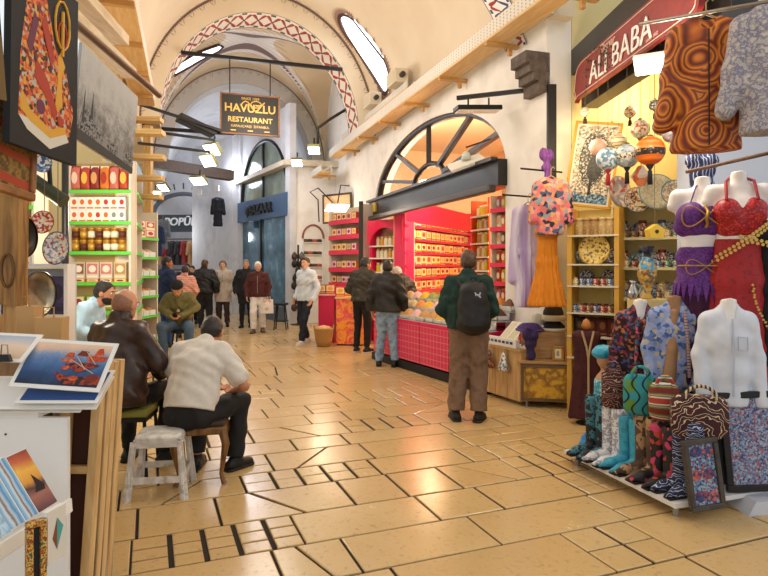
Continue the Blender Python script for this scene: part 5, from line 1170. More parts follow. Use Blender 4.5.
def bust(root, m_, z0=0.0, fem=True, w=.165):
    """shop mannequin torso: origin at the waist"""
    k = 1 if fem else .72
    S = Soft(); S.cap((0, 0, -.16 + z0), (0, 0, 0), .112 * k, .088 * k, .04, .7); S.cap((0, 0, 0), (0, -.01, .22), .088 * k, .108 * k, .04, .68); S.cap((0, -.01, .22), (0, .0, .36), .105 * k, .06 * k, .05, .62)
    S.cap((-w, 0, .35), (w, 0, .35), .052 * k, .052 * k, .05); S.cap((0, .0, .38), (0, -.01, .50), .056, .05, .03)
    for e in (-1, 1): S.cap((e * w, 0, .35), (e * (w + (.035 if fem else .01)), .0, .28), .052, .042, .03); (S.ell((e * .075, -.085, .2), .062, None, .03) if fem else 0)
    S.cut((0, 0, .485), (0, .25, 1)); S.cut((0, 0, -.2 + z0), (0, 0, -1)); S.build('torso', m_, root, .012)
MANQ = mat('#e9e7e4', .35)
# Ali Baba shop shell
def WW(u0, u1, v, z0, z1, th=.12): b = MB(); b.prism([(u0, z0), (u1, z0), (u1, z1), (u0, z1)], th, 0, M.Translation(DV * v) @ WT); return b
def XW(u, v0, v1, z0, z1, th=.12): b = MB(); b.prism([(v0, z0), (v1, z0), (v1, z1), (v0, z1)], th, 0, M(((DV.x, DU.x, 0, C(u, 0).x), (DV.y, DU.y, 0, C(u, 0).y), (0, 0, 1, 0), (0, 0, 0, 1)))); return b
CREAM = mat('#e6d49c', .8)
struct(XW(-.85, -4.2, -.36, 0, 5.0), 'wall_shop_left', [CREAM]); struct(WW(-2.7, -.8, -3.6, 0, 5.0), 'wall_shop_back', [CREAM])
struct(XW(-2.75, -4.2, -.25, 0, 5.2, .14), 'wall_shop_partition', [mat('#c3c9d6', .8)])
b = XW(-2.65, -3.6, -.75, 4.1, 4.2, 1.8); struct(b, 'ceiling_shop', [mat('#e4d2a0', .8)])
# fascia and sign
FA_, FB_ = V((2.24, 7.08, 0)), V((2.40, 4.35, 0)); TS, LS = between(FA_, FB_)
root = thing('shop_sign', 'dark red ALI BABA sign board with white lettering above the ceramics shop', 'sign', FA_ + V((0, 0, 3.55)), math.atan2((FB_ - FA_).y, (FB_ - FA_).x))
b = MB(); n = 10; L = 2.55
prof = [(0.03, 0), (.08, .03), (L - .12, .03)] + [(L - .12 + .1 * math.sin(a * .3), .03 + .06 * (1 - math.cos(a * .3))) for a in range(1, 6)] + [(L, .2), (L, .44)] + [(.25, .44)] + [(.25 - .22 * math.sin(a * PI / 12), .44 - .16 * (1 - math.cos(a * PI / 12))) for a in range(1, 7)] + [(.0, .12), (0.03, .08)]
b.prism(prof, .05); b.build('board', mnoise(['#7c1d1d', '#8a2522', '#6c1616'], 5, .45), root)
b = MB(); cx_ = sum(p[0] for p in prof) / len(prof)
b.tube([(cx_ + (x - cx_) * .975, -.004, .235 + (z - .235) * .86) for x, z in prof + prof[:1]], .005, 5); b.build('border_line', mat('#d9b8a8', .5), root)
lettering('ALI BABA', .33, mat('#ece6e0', .5), root, (1.16, -.012, .185), UPRIGHT, .006, -.003, shear=.08)
lettering('Bazaar', .12, mat('#d8b0a0', .5), root, (.95, -.012, .355), UPRIGHT, .003, shear=.3)
lettering('since 1982', .05, mat('#c89a8a', .5), root, (1.85, -.012, .09), UPRIGHT, .002)
b = MB(); 
for i in range(60): q = RND.random(); b.ball((.35 + q * .75 + RND.uniform(-.05, .05), -.02, .40 - abs(q - .45) * .3 + RND.uniform(-.16, .05) * (1 if RND.random() < .7 else 1.8)), (.016, .006, .012), 0, 6)
g_ = b.build('ivy_garland', mnoise(['#3a3f22', '#2b2a1a', '#4c4a2c'], 60, .8), root); g_['kind'] = 'stuff'
b = MB(); b.box((L / 2 - .2, .2, .56), (L + .8, .3, .3)); b.box((L / 2, .25, .2), (L + .3, .2, .42)); o = b.build('shop_fascia', mnoise(['#14120f', '#25201c'], 8, .4), None, FA_ + V((0, 0, 3.55)), math.atan2((FB_ - FA_).y, (FB_ - FA_).x)); tag(o, 'black box fascia behind and above the red sign board', 'fascia')
b = MB(); b.box((2.0, 7.18, 1.9), (.1, .1, 3.8)); tag(b.build('shop_jamb', mat('#1e1a17', .5)), 'black jamb post between the white pier and the ceramics shop', 'post')
# panel lamp
def panel_lamp(l, c, w, d, col, st, rz=0, tilt=0, arm=None):
    root = thing('panel_lamp', l, 'lamp', c, rz); R_ = M.Rotation(tilt, 3, 'X')
    b = MB(); b.box((0, 0, .012), (w, d, .03), R=R_); b.build('housing', mat('#d8d6d0', .4), root)
    b = MB(); b.box(R_ @ V((0, 0, -.008)), (w * .92, d * .9, .008), R=R_); b.build('lens', emis(col, st), root)
    if arm: b = MB(); b.tube([(0, 0, .03), (arm[0] * .3, arm[1] * .3, arm[2]), tuple(arm)], .014, 6); b.build('arm', IRON, root)
    return root
panel_lamp('bright white panel lamp under the red sign board', P(656, 64, 5.3), .36, .22, '#fff6e0', 9, -.5, -.5, (.05, .1, .2))
# tapestry of a tree
AB = lambda px, py, Y: P(px, py, Y)
picture('framed_mosaic', 'yellow framed mosaic panel of a dark tree among small stones', 'panel', P(563, 205, 6.95), P(610, 210, 6.75), P(564, 120, 6.95), mvoro(['#d8d0bc', '#8a7f6e', '#c8b898', '#b09a78', '#e0d8c8', '#6a6258'], 55, .5), fw=.03, fm=mat('#c8962c', .4), margin=.05, th=.02, mm='#e3d9c4',
        shapes=[('e', .5, .58, .38, .36, 1), ('e', .56, .46, .2, .18, 2), ('p', [(.46, .1), (.54, .1), (.53, .4), (.47, .4)], 2), ('p', [(0, 0), (1, 0), (1, .1), (.7, .14), (.4, .08), (.1, .14), (0, .1)], 3)], smats=[mvoro(['#2e2c2a', '#c8c0b0', '#4a4640', '#1e1c1a', '#8a8478'], 75, .5), mvoro(['#1e1c1a', '#3a3632', '#0f0e0d'], 75, .5), mvoro(['#4a7a94', '#9ab4c0', '#2e4a5c'], 60, .5)])
# hanging painted globes with tassels
def globe(l, px, py, r_px, Y, m_, tassel='#15131a', band=None):
    c = P(px, py, Y); r = r_px / F * Y; root = thing('hanging_globe', l, 'ornament', c)
    b = MB(); b.ball((0, 0, 0), r, 0, 24); b.build('globe', m_, root)
    if band: q = MB(); q.lathe([(r * 1.005 * math.cos(a), r * 1.005 * math.sin(a)) for a in (-.35, -.2, 0, .1)], n=24, caps=False); q.build('painted_band', band, root)
    b = MB(); b.lathe([(r * .25, r * .95), (r * .2, r * 1.1), (.004, r * 1.15)], n=10); b.cyl((0, 0, r), (0, 0, 3.9 - c.z), .003, n=5); b.build('cord', mat('#6a5a3c', .5), root)
    if tassel: q = MB(); q.lathe([(r * .3, -r * .95), (r * .12, -r * 1.25), (.012, -r * 1.3), (.02, -r * 1.4), (.024, -r * 2.3)], n=10); q.build('tassel', mat(tassel, .7), root)
def vor(*c): return mvoro(list(c), 45, .35)
globe('plain pink hanging globe, leftmost of the cluster', 598, 147, 8.5, 6.2, mnoise(['#d8a088', '#e6bca4'], 10, .4), None)
globe('white and turquoise mosaic globe with a red tassel', 608, 159, 11.5, 6.0, vor('#e4e6e8', '#5f9ab4', '#d8dcde', '#8a9aa4'), '#a82420')
globe('grey blue globe with a lettered band, left of the orange globe', 627, 156, 12, 5.9, vor('#9fb0b8', '#b8c2c4', '#d8d4c4', '#7f929c'), '#15131a', mvoro(['#d8cfb4', '#2c2a2a', '#d8cfb4'], 90, .4))
globe('orange sunset globe with a black skyline band', 650, 151, 14.5, 5.6, mwave(['#d8541c', '#f08a2c', '#e06a20'], 3, 1, .35, 'BANDS', 'Z', False), '#15131a', mvoro(['#1c1a1a', '#1c1a1a', '#c8842c', '#2a2422'], 50, .4))
globe('small cream and black globe hanging behind the others', 619, 141, 7.5, 6.6, mwave(['#d8cdb0', '#d8cdb0', '#3a3430', '#c8b88c'], 4, .5, .4, 'BANDS', 'Z'), '#15131a')
globe('cream globe with red flowers at the top of the cluster', 640, 129, 9.5, 6.3, vor('#d8c8b0', '#b8503c', '#cfc0a4', '#8a9a84', '#d8c8b0'), '#5a3a2c')
globe('dark blue and white globe beside the patterned orange coat', 662, 126, 9.5, 5.8, vor('#3c4258', '#c8c4b8', '#2a2f44', '#8a8a8c'), None)
globe('pale globe half hidden behind the orange coat', 671, 134, 8.5, 5.5, vor('#d0b8a8', '#b89a8c', '#8a90a8'), None)
globe('small silver blue glass globe high under the sign', 667, 83, 6, 5.7, mat('#a8b4c4', .15, .3), None)
root = thing('hanging_lantern', 'orange and white faceted lantern hanging under the globes', 'lantern', P(641, 176, 5.9)); b = MB(); b.lathe([(.03, -.1), (.1, 0.0), (.03, .1)], n=5, mi=0); [b.sm.__setitem__(i, False) for i in range(len(b.sm))]; b.build('shade', mvoro(['#d8683c', '#e9dfd4', '#d8683c', '#e88a5c'], 14, .4), root); b = MB(); b.cyl((0, 0, .1), (0, 0, 1.2), .003, n=5); b.build('cord', mat('#6a5a3c', .5), root)
# plates on the high shelf
SHP = lambda px, py, Y, r, l, cols, rim, rz=-.1, s=60: plate(l, P(px, py, Y), r / F * Y, mvoro(list(cols), s, .3), rz, .12, rim)
SHP(619, 192, 6.7, 16, 'petal patterned red and lilac plate, leftmost on the high shelf', ('#b8484c', '#a8a4b8', '#c8c4cc', '#8f8aa4'), '#8a8478', .5, 22)
SHP(637, 200, 6.6, 13, 'flower rimmed small plate next to the petal plate', ('#d8cfc0', '#6a4a5c', '#c88a4c', '#e0d8c8'), '#6a7a84')
SHP(657, 192, 6.4, 18, 'large cream and turquoise ringed plate on the high shelf', ('#cfc8b4', '#d8d2c0', '#a8b4ac', '#c8c0a8'), '#7a9a9c')
SHP(674, 193, 6.1, 13, 'blue rimmed plate beside the purple dress', ('#c8b8a0', '#b09a80', '#7a8a94', '#d8ccb8'), '#4a6a84')
sh1 = shelf_unit('wall_shelf', 'long cream wall shelf of plates and ceramics at the back of the shop', 'shelf', (2.55, 6.75), (3.4, 6.2), .3, [.5, .9, 1.28, 1.62, 1.95, 2.32], mat('#cfc49a', .5), mat('#d8c88c', .7), 2.34, '#d8c88c', .03)
# yellow cabinet
YW = mat('#c99a3c', .5)
cA, cB = P(567, 300, 6.75), P(619, 300, 6.45)
sh2 = shelf_unit('display_cabinet', 'open yellow wood cabinet of plates and little jars under the mosaic panel', 'cabinet', cA, cB, .3, [.62, .86, 1.12, 1.42, 1.66, 1.98], mat('#d8d0b8', .3), mat('#d8c070', .7), 2.28, '#d0a040', .018, .014, post=.05)
plate('large yellow patterned plate standing in the yellow cabinet', on(sh2, .27, .12, 1.82), .17, mvoro(['#d8b84c', '#e0c868', '#8a5a24', '#d8b84c', '#e6d07c'], 45, .35), sh2[1], .1, '#c8a03c')
CER = [(w, {0: mvoro(list(c), 70, .3), 1: mat(l, .3)}) for w, c, l in (('green lidded', ('#5a8a74', '#d8d0b8', '#3a6a5c'), '#4a8a70'), ('blue', ('#3a5a84', '#d8d4c8', '#7f9ab4'), '#3a4a6a'), ('brown', ('#8a5a38', '#d8c8a0', '#5a3a24'), '#6a4628'), ('cream', ('#e0d4b4', '#c8b48a', '#a88a5c'), '#b89a5c'), ('red', ('#a8483a', '#e0d0b8', '#7a2a24'), '#6a2a20'))]
pr = p_jar(.032, .095, 'ceramic_jar'); stock(pr, [(on(sh2, .08 + .075 * i, y, z), 0) for z in (1.12, 1.42) for i in range(6) for y in (.06, .2)], 'little {c} ceramic jar on a shelf of the yellow cabinet', 'ceramic jars in the yellow cabinet', 'jar', CER)
stock(pr, [(on(sh1, .06 + .085 * i, .1, z), 0) for z in (.5, .9, 1.28, 1.62, 1.95) for i in range(11)], 'little {c} ceramic jar on the long cream wall shelf', 'ceramic jars on the long wall shelf', 'jar', CER); scrap(pr)
pr = p_jar(.055, .2, 'ceramic_vase'); stock(pr, [(on(sh1, .1 + .2 * i, .2, z), 0) for z in (.9, 1.28, 1.62, 1.95) for i in range(5)], '{c} ceramic vase behind the jars on the long cream shelf', 'vases on the long wall shelf', 'vase', CER)
stock(pr, [(on(sh2, .1 + .085 * i, .15, 1.98), 0) for i in range(5)], '{c} carved vase on the top shelf of the yellow cabinet', 'vases on the cabinet top shelf', 'vase', [(w, {0: mnoise([a, c], 40, .6), 1: mat(a)}) for w, a, c in (('tan', '#b8945c', '#7a5a34'), ('brown', '#8a6a44', '#b89a64'), ('sand', '#c8b07c', '#9a7a4c'))]); scrap(pr)
pr = p_carton(.11, .1, .2, 'wooden_box'); stock(pr, [(on(sh2, .1 + .12 * i, .12, z), 0) for z in (.62, .86) for i in range(4)], '{c} wooden box low in the yellow cabinet', 'boxes low in the yellow cabinet', 'box', palette(('dark red', '#4a1f18', '#5c2a1e', '#8a5a38'), ('black', '#1f1816', '#2c221e', '#6a4a30'), ('straw', '#b89a5c', '#c8ac6c', '#7a5a34'))); scrap(pr)
c = P(647, 299, 5.7); root = thing('tall_vase', 'tall blue and gold vase with a flared dark neck', 'vase', c); 
b = MB(); k = .5; b.lathe([(.05, 0), (.055, .02), (.03, .05), (.045, .1), (.085, .22), (.09, .28), (.06, .36), (.035, .40), (.032, .44), (.075, .50), (.07, .5), (.028, .44)], n=24, mis=[0, 0, 1, 1, 1, 2, 2, 3, 3, 3, 3]); b.build('vase_body', [mat('#c8a24c', .3), mvoro(['#c8a04a', '#d8b860', '#4a7a94', '#b8863a', '#8a5a2c'], 40, .3), mvoro(['#4a8aa4', '#5a9ab4', '#3a6a8a', '#c8a04a'], 40, .3), mat('#1f2438', .3)], root)
b = MB(); b.box((c.x + .05, c.y + .02, c.z / 2), (.34, .3, c.z - .002)); tag(b.build('plinth', mat('#cbb880', .6)), 'cream plinth under the tall blue and gold vase', 'plinth')
root = thing('silver_ewer', 'small silver jug standing at the foot of the tall vase', 'jug', P(633, 299, 5.62)); b = MB(); b.lathe([(.03, 0), (.04, .03), (.05, .06), (.025, .11), (.018, .15), (.03, .17)], n=16); b.build('jug_body', mat('#b8b8b8', .2, .7), root); b = MB(); b.tube([(.03, 0, .14), (.075, 0, .12), (.06, 0, .06), (.045, 0, .05)], .006, 6); b.build('handle', mat('#b8b8b8', .2, .7), root)
root = thing('bird_house', 'small yellow house shaped lantern beside the purple dress', 'lantern', P(657, 238, 5.5)); b = MB(); b.prism([(-.06, 0), (.06, 0), (.075, .08), (0, .13), (-.075, .08)], .1); b.build('house_body', mat('#d8b43c', .5), root); b = MB(); b.cyl((0, -.004, .06), (0, .004, .06), .018); b.build('door_hole', mat('#3a2a1a', .6), root); b = MB(); b.cyl((0, .05, .13), (0, .05, 1.8), .003, n=5); b.build('cord', mat('#6a5a3c', .5), root)
pr = plate('x', (0, 0, 0), .085, mat('#ffffff'))
PLV = [(w, {0: mvoro(list(c), s, .3)}) for w, c, s in (('blue flowered', ('#3a5a8c', '#e0dccc', '#7f9cc0', '#d8d4c4'), 60), ('red flowered', ('#b0483a', '#e4d8c0', '#d89a5c', '#e0d4bc'), 55), ('turquoise', ('#3a9aa0', '#d8d8c4', '#2a6a7a', '#c8b46a'), 50), ('golden', ('#c89a3c', '#e4cc84', '#7a4a24', '#d8b458'), 55), ('black and white', ('#1f1f22', '#e0dcd0', '#8a8680'), 70))]
stock(pr, [(on(sh1, .09 + .155 * i, .24, z + .095), 0) for z in (.5, .9, 1.28, 1.62, 1.95) for i in range(6)], '{c} plate standing at the back of the long cream wall shelf', 'plates on the long wall shelf', 'plate', PLV, None, 'dish')
stock(pr, [(on(sh2, x, .2, z), 0) for x, z in ((.12, 1.76), (.42, 1.76), (.16, 1.51), (.40, 1.51))], 'small {c} plate in the yellow cabinet', 'small plates in the yellow cabinet', 'plate', PLV, None, 'dish'); scrap(pr)
for px, py, r_, Y, cc in ((630, 112, 6, 6.9, ('#d8d0b8', '#8a5a3c', '#c8b898')), (655, 105, 6, 6.5, ('#6a7a94', '#d8d4c8', '#3a4660')), (612, 128, 6, 7.0, ('#c88a5c', '#e0d0b4', '#8a4a34')), (585, 112, 5, 6.6, ('#e0d8c0', '#b09a70', '#d8ccb0'))):
    globe({630: 'small cream globe high at the back of the cluster', 655: 'small blue globe high at the back, beneath the panel lamp', 612: 'small tan globe high on the left of the cluster', 585: 'small cream globe hanging before the mosaic panel'}[px], px, py, r_, Y, mvoro(list(cc), 60, .4), '#2a2018')
# coats hanging high
ORC = NT('agate_print', .6); v_ = (ORC.voro(4.2, 'Distance') * 26 + ORC.noise(3, 3, .5) * 9).sin() * .5 + .5; ORC.col(ORC.ramp(v_, [(0, '#6a2a0c'), (.25, '#a84c12'), (.55, '#d0701c'), (.8, '#e08c28'), (1, '#7c340e')]))
garment('coat', 'orange brown agate patterned coat hanging at upper right', 'coat', P(706, 22, 3.7), -.35, ORC.m, .80, .19, .05, .55, sl_out=.05, trims=[('front_edge', [(0, -.105, -.08), (0, -.115, -.4), (0, -.12, -.78)], .005, mat('#3a1608'))])
garment('coat', 'pale grey brocade coat hanging at the top right corner', 'coat', P(776, 10, 3.4), -.35, mnoise(['#b0a8a4', '#b8b2b0', '#7f7c90', '#a8a09c', '#c4beb8'], 28, .6, True, 5), .70, .20, .03, .48, sl_out=.05)
b = MB(); b.cyl(P(640, 24, 4.3), P(800, -4, 3.3), .012); tag(b.build('coat_rail', mat('#8a8378', .3, .7)), 'metal rail carrying the two coats at upper right', 'rail')
b = MB(); b.cyl(P(686, 172, 4.65), P(800, 146, 4.1), .014); tag(b.build('dress_rail', wood('#6a4a34', '#4a3020', 5, 'X')), 'brown wooden rail just above the purple and red dresses', 'rail')
garment('folded_scarf', 'blue and white scarf hanging on the wooden rail behind the dresses', 'scarf', P(702, 152, 4.75), -.2, mwave(['#2a3a6a', '#c8ccd8', '#4a5a8a', '#1f2a4c'], 6, 5), .34, .10, .02, hang=False)
# two dancer mannequins
c = P(702, 243, 4.5); root = thing('dress_mannequin', 'white headless mannequin in a purple butterfly dance costume', 'mannequin', c, -.3); bust(root, MANQ)
PUR = mvoro(['#5a1f7a', '#6a2a8c', '#4c1868'], 90, .6); 
S = Soft(); S.ell((-.08, -.068, .19), (.112, .09, .115)); S.ell((.08, -.068, .19), (.112, .09, .115)); S.cap((-.05, -.07, .1), (.05, -.07, .1), .05, .05, .03); S.cap((-.1, -.02, .12), (.1, -.02, .12), .08, .08, .03, .8); S.build('bodice', PUR, root, .011)
b = MB(); b.tube([(-.1, -.1, .28), (-.05, -.06, .42), (0, .04, .46), (.05, -.06, .42), (.1, -.1, .28)], .006, 6); b.build('halter_strap', mat('#5a1f7a'), root)
S = Soft(); S.cap((0, 0, -.02), (0, 0, -.34), .105, .125, .03, .66); S.cut((0, 0, -.03), (0, 0, 1)); S.build('skirt_wrap', PUR, root, .012, .006)
b = MB(); pts = []
n = 24
for i in range(n):
    a = 2 * PI * i / n; r = .2; x, y = .195 * math.cos(a), .138 * math.sin(a); dx = 2 * PI / n * .5
    b.add([(.195 * math.cos(a - dx), .138 * math.sin(a - dx), -.3), (.195 * math.cos(a + dx), .138 * math.sin(a + dx), -.3), (.205 * math.cos(a), .146 * math.sin(a), -.44)], [(0, 1, 2)])
b.build('fringe_points', PUR, root, solid=.008)
S = Soft(); S.cap((0, 0, -.25), (0, 0, -1.0), .11, .16, .03, .66); S.build('long_skirt', mat('#3c1230', .8), root, .012, (.012, 16, -.3, .4))
b = MB(); GL = mat('#b08a3c', .35, .4)
for e in (-1, 1): b.tube([(e * .16 * math.sin(a * .157), -.176 + .035 * math.sin(a * .157) ** 3, .19 + .075 * math.sin(a * .314)) for a in range(21)], .005, 5); b.build('gold_loop', GL, root); b = MB(); b.tube([(e * .13 * math.sin(a * .157), -.142 + .02 * math.sin(a * .157), -.18 + .055 * math.sin(a * .314)) for a in range(21)], .004, 5); b.build('gold_loop', GL, root); b = MB()
b.tube([(.006 * math.sin(i), -.135 - .012 * min(i, 11 - i), .11 + .014 * i) for i in range(12)], .012, 5); b.build('gold_trim', GL, root); b = MB(); b.tube([(.185 * math.cos(rad(a)), -.02 + .138 * math.sin(rad(a)), -.17) for a in range(200, 341, 10)], .006, 5); b.build('gold_trim', GL, root)
b = MB(); b.cyl((0, 0.02, -.2), (0, .02, -c.z + .13), .02); b.build('pole', mat('#8a8a8a', .3, .8), root); b = MB(); b.cyl((0, .02, -c.z + .115), (0, .02, -c.z + .135), .15, n=24); b.build('foot_plate', mat('#8a8a8a', .3, .8), root)
c = P(738, 240, 4.35); root = thing('dress_mannequin', 'white headless mannequin in a red dance dress with gold coins', 'mannequin', c, -.3); bust(root, MANQ)
RDM = mnoise(['#8f0e14', '#a8141a', '#7a0a10'], 30, .6)
S = Soft(); S.ell((-.08, -.07, .2), (.1, .085, .1)); S.ell((.08, -.07, .2), (.1, .085, .1)); S.cap((-.07, -.05, .1), (.07, -.05, .1), .07, .07, .03); S.cap((0, -.02, .14), (0, 0, .02), .11, .09, .03, .68); S.build('bodice', mvoro(['#a8141a', '#8f0e14', '#c8343a', '#98121a'], 90, .4), root, .011)
b = MB(); b.tube([(-.1, -.12, .28), (-.09, -.05, .42), (-.04, .05, .46)], .011, 6); b.tube([(.1, -.12, .28), (.09, -.05, .42), (.04, .05, .46)], .011, 6); b.build('shoulder_straps', RDM, root)
S = Soft(); S.cap((0, 0, -.04), (0, 0, -.3), .108, .122, .03, .68); S.cap((0, 0, -.3), (0, 0, -1.0), .122, .15, .04, .68); S.build('skirt', RDM, root, .012, (.010, 13, -.1, .5))
b = MB()
def coinrow(f, n_, r=.013):
    for i in range(n_): p = V(f(i / (n_ - 1))); b.cyl(p, p + V((.001, -.006, 0)), r, n=8); q = p + V((.008, -.004, -.026)); b.cyl(q, q + V((0, -.006, 0)), r * .9, n=8)
coinrow(lambda t: (-.16 + .33 * t, -.09 - .09 * math.sin(PI * t), -.12 + .24 * t), 15); b.build('coin_belt', mat('#c8a050', .3, .6), root); b = MB(); coinrow(lambda t: (-.02 + .2 * t, -.15 + .03 * t, .02 - .05 * t), 7); b.build('coin_trim', mat('#c8a050', .3, .6), root); b = MB(); coinrow(lambda t: (.15 - .1 * math.sin(PI * t * .5), -.165, -.62 + .3 * t), 8, .009); b.build('coin_trim', mat('#c8a050', .3, .6), root)
b = MB(); b.cyl((0, 0.02, -.2), (0, .02, -c.z + .13), .02); b.build('pole', mat('#8a8a8a', .3, .8), root); b = MB(); b.cyl((0, .02, -c.z + .115), (0, .02, -c.z + .135), .15, n=24); b.build('foot_plate', mat('#8a8a8a', .3, .8), root)
# lower stall: white platform and bench, boots, bags, shirts on busts
def SP(u, v, z): return C(u, v, z)
root = thing('display_platform', 'low white display platform on steel feet under the boots', 'platform', C(-4.0, 1.12, 0), RZ)
b = MB(); b.prism([(0, .085), (1.2, .085), (1.2, .115), (0, .115)], -1.55, 0, M(((1, 0, 0, 0), (0, 1, 0, 0), (0, 0, 1, 0), (0, 0, 0, 1)))); b.build('top', mat('#dcdad6', .4), root)
for x in (.06, 1.1): 
    for y in (-.06, -.75, -1.45): b = MB(); b.cyl((x, y, .012), (x, y, .085), .022); b.build('foot', mat('#9a9a98', .25, .8), root)
root = thing('display_bench', 'dark bench behind the boots carrying the bags and busts', 'bench', C(-3.86, .8, .115), RZ)
b = MB(); b.box((.55, -.3, .36), (1.1, .6, .03)); b.build('top', mat('#2a2624', .6), root); b = MB(); b.box((.55, -.3, .17), (1.06, .5, .33)); b.build('front_panel', mat('#1d1a19', .7), root)
def boot_pair(l, u, v, h, mats, name='boots'):
    rz = RZ + PI / 2
    root = thing('boot_pair', l, 'boots', C(u, v, .116), rz, None)           # toes along local +x = towards the left of the street
    for k, dy in enumerate((-.062, .062)):
        S = Soft(); S.cap((-.05, dy, h - .04), (-.045, dy, .14), .06, .048, .03, .9); S.cap((-.05, dy, .12), (-.03, dy, .055), .048, .042, .03); S.cap((-.03, dy, .05), (.10, dy, .038), .042, .036, .03); S.cap((.10, dy, .036), (.19, dy, .028), .034, .014, .03)
        S.cut((0, 0, .014), (0, 0, -1)); S.cut((0, 0, h), (.1, 0, 1)); S.ell((-.05, dy, h), (.05, .042, .05), None, .005, True)
        bt = S.build('boot', mats, root, .0095)
        b = MB(); b.box((.075, dy, .008), (.22, .062, .013)); b.box((-.065, dy, .012), (.06, .062, .022)); b.build('sole', mat('#1f1814', .6), bt)
BOOTS = (('black boots with teal flames, farthest left on the white platform', -3.02, 1.0, .48, mnoise(['#14161a', '#14161a', '#3a7a8a', '#191b20'], 13, .6, True)),
         ('white boots with grey vine pattern, second from the left', -3.19, .98, .44, mnoise(['#d4d4d6', '#dcdcde', '#9a9aa2', '#d8d8da'], 22, .5, True)),
         ('turquoise boots, third from the left', -3.36, .96, .40, mnoise(['#2a8aa4', '#3aa0ba', '#1f7290'], 12, .5)),
         ('brown suede boots with pale patches, fourth from the left', -3.52, .95, .44, mnoise(['#4a3424', '#5a4230', '#a8845c', '#3e2c20'], 9, .7, True)),
         ('black boots with pink rosettes, second from the right', -3.68, .95, .42, mvoro(['#1a1718', '#1c191a', '#c83a64', '#1a1718', '#1a1718', '#b8402c', '#1a1718', '#1a1718'], 26, .6)),
         ('navy and white ikat boots, rightmost and nearest on the platform', -3.86, .93, .50, mwave(['#1c2448', '#1c2448', '#d0d4de', '#26305a'], 8, 7, .7, 'BANDS', 'Z', True, 2)))
for a in BOOTS: boot_pair(*a)
def bag(l, px, py, Y, w, h, m_, rz=-.25, hm=None, cat='bag'):
    c = P(px, py, Y); root = thing('tote_bag', l, cat, c, rz)
    S = Soft(); S.ell((0, 0, h * .5), (w * .62, .075, h * .62), None, .02); S.cut((0, 0, h), (0, 0, 1)); S.cut((0, 0, 0), (0, 0, -1)); S.cut((w / 2, 0, 0), (1, 0, 0)); S.cut((-w / 2, 0, 0), (-1, 0, 0)); S.build('bag_body', m_, root, .011, .003)
    b = MB()
    b.tube([(w * .28 * math.cos(PI * i / 12), -.05, h - .02 + (h * .3) * math.sin(PI * i / 12)) for i in range(13)], .012, 8); b.build('handle', hm or m_, root); return root
IKM = mwave(['#3c141a', '#3c141a', '#cfc0a0', '#4a1c20'], 5, 9, .8, 'RINGS', 'Y', True, 2.2)
bag('maroon and cream ikat bag with a round striped handle, in front of the white shirt', 699, 438, 4.02, .35, .29, IKM, -.25, mwave(['#3c141a', '#c8b890'], 12, 0, .7, 'BANDS', 'X'))
bag('maroon patterned bag beside the child mannequin', 613, 408, 4.66, .17, .30, mwave(['#4a1a20', '#4a1a20', '#b89a84', '#3a1418'], 7, 8, .8, 'RINGS', 'Y', True, 2.2), -.35)
TEAL = NT('lattice', .8); x_, y_, z_ = TEAL.xyz(); s1 = (x_ * 60).sin() * .018; a_ = ((z_ * 11 + s1 * 9).fract() - .5).abs(); l_ = ((x_ * 14 + (z_ * 34).sin() * .35).fract() - .5).abs(); TEAL.col(TEAL.mix(l_.lt(.1), TEAL.mix(((x_ * 7).fract() - .5).abs().lt(.22) * (((z_ * 7).fract() - .5).abs().lt(.3)), '#2f8f96', '#5a8a34'), '#16222e'))
bag('teal and green lattice patterned bag', 640, 414, 4.42, .23, .29, TEAL.m, -.3)
bag('striped kilim bag in red, blue and cream', 664, 420, 4.25, .20, .26, mwave(['#a83a2c', '#d8ccb0', '#3a6a8a', '#c89a3c', '#4a7a4c', '#7a2420'], 2.2, .6, .8, 'BANDS', 'Z', True, 3), -.3)
def shirt_bust(l, px, py, Y, m_, h, open_=False, arm=(0, 0), bm=MANQ, rz=-.25, sw=.125, trims=()):
    c = P(px, py, Y); root = thing('shirt_bust', l, 'mannequin', c - V((0, 0, .40)), rz); bust(root, bm, 0, False, .09)
    S = Soft(); S.cap((0, 0, .0), (0, 0, .22), .088, .098, .05, .68); S.cap((0, 0, .2), (0, 0, .37), .098, .07, .05, .64); S.cap((0, 0, .37), (0, .0, .42), .07, .066, .03); S.cap((0, 0, .0), (0, 0, .42 - h), .088, .10, .05, .68); S.cap((-sw, 0, .34), (sw, 0, .34), .058, .058, .05)
    for e in (-1, 1): S.cap((e * sw, 0, .34), (e * (sw + .055), -.0, .10), .056, .048, .02); S.cap((e * (sw + .055), 0, .10), (e * (sw + .065) - e * arm[0 if e < 0 else 1] * .12, -.03 - .1 * arm[0 if e < 0 else 1], -.22 + .1 * arm[0 if e < 0 else 1]), .05, .047, .02)
    S.cut((0, 0, min(.425 - h, -.24)), (0, 0, -1))
    S.cap((0, -.06, .46), (0, -.08, .36), .052, .03, .02, sub=True)
    S.build('garment', m_, root, .0115, .003, 60)
    b = MB(); b.cyl((0, .02, -.18), (0, .02, -c.z + .40 + .506), .018); b.build('pole', mat('#6a5a48', .4), root)
    if open_: S = Soft(); S.cap((-.01, -.055, .37), (-.03, -.085, .1), .03, .038, .01); S.cap((-.03, -.085, .1), (-.05, -.085, -.12), .038, .05, .01); S.build('mannequin_front', bm, root, .01)
    for nm, pts, r_, mm in trims: b = MB(); b.tube(pts, r_, 6); b.build(nm, mm, root)
    return root
EMB = mvoro(['#2a1218', '#341820', '#2a1218', '#8a2a44', '#241016', '#3a4a7a', '#2a1218', '#a8643c'], 45, .8)
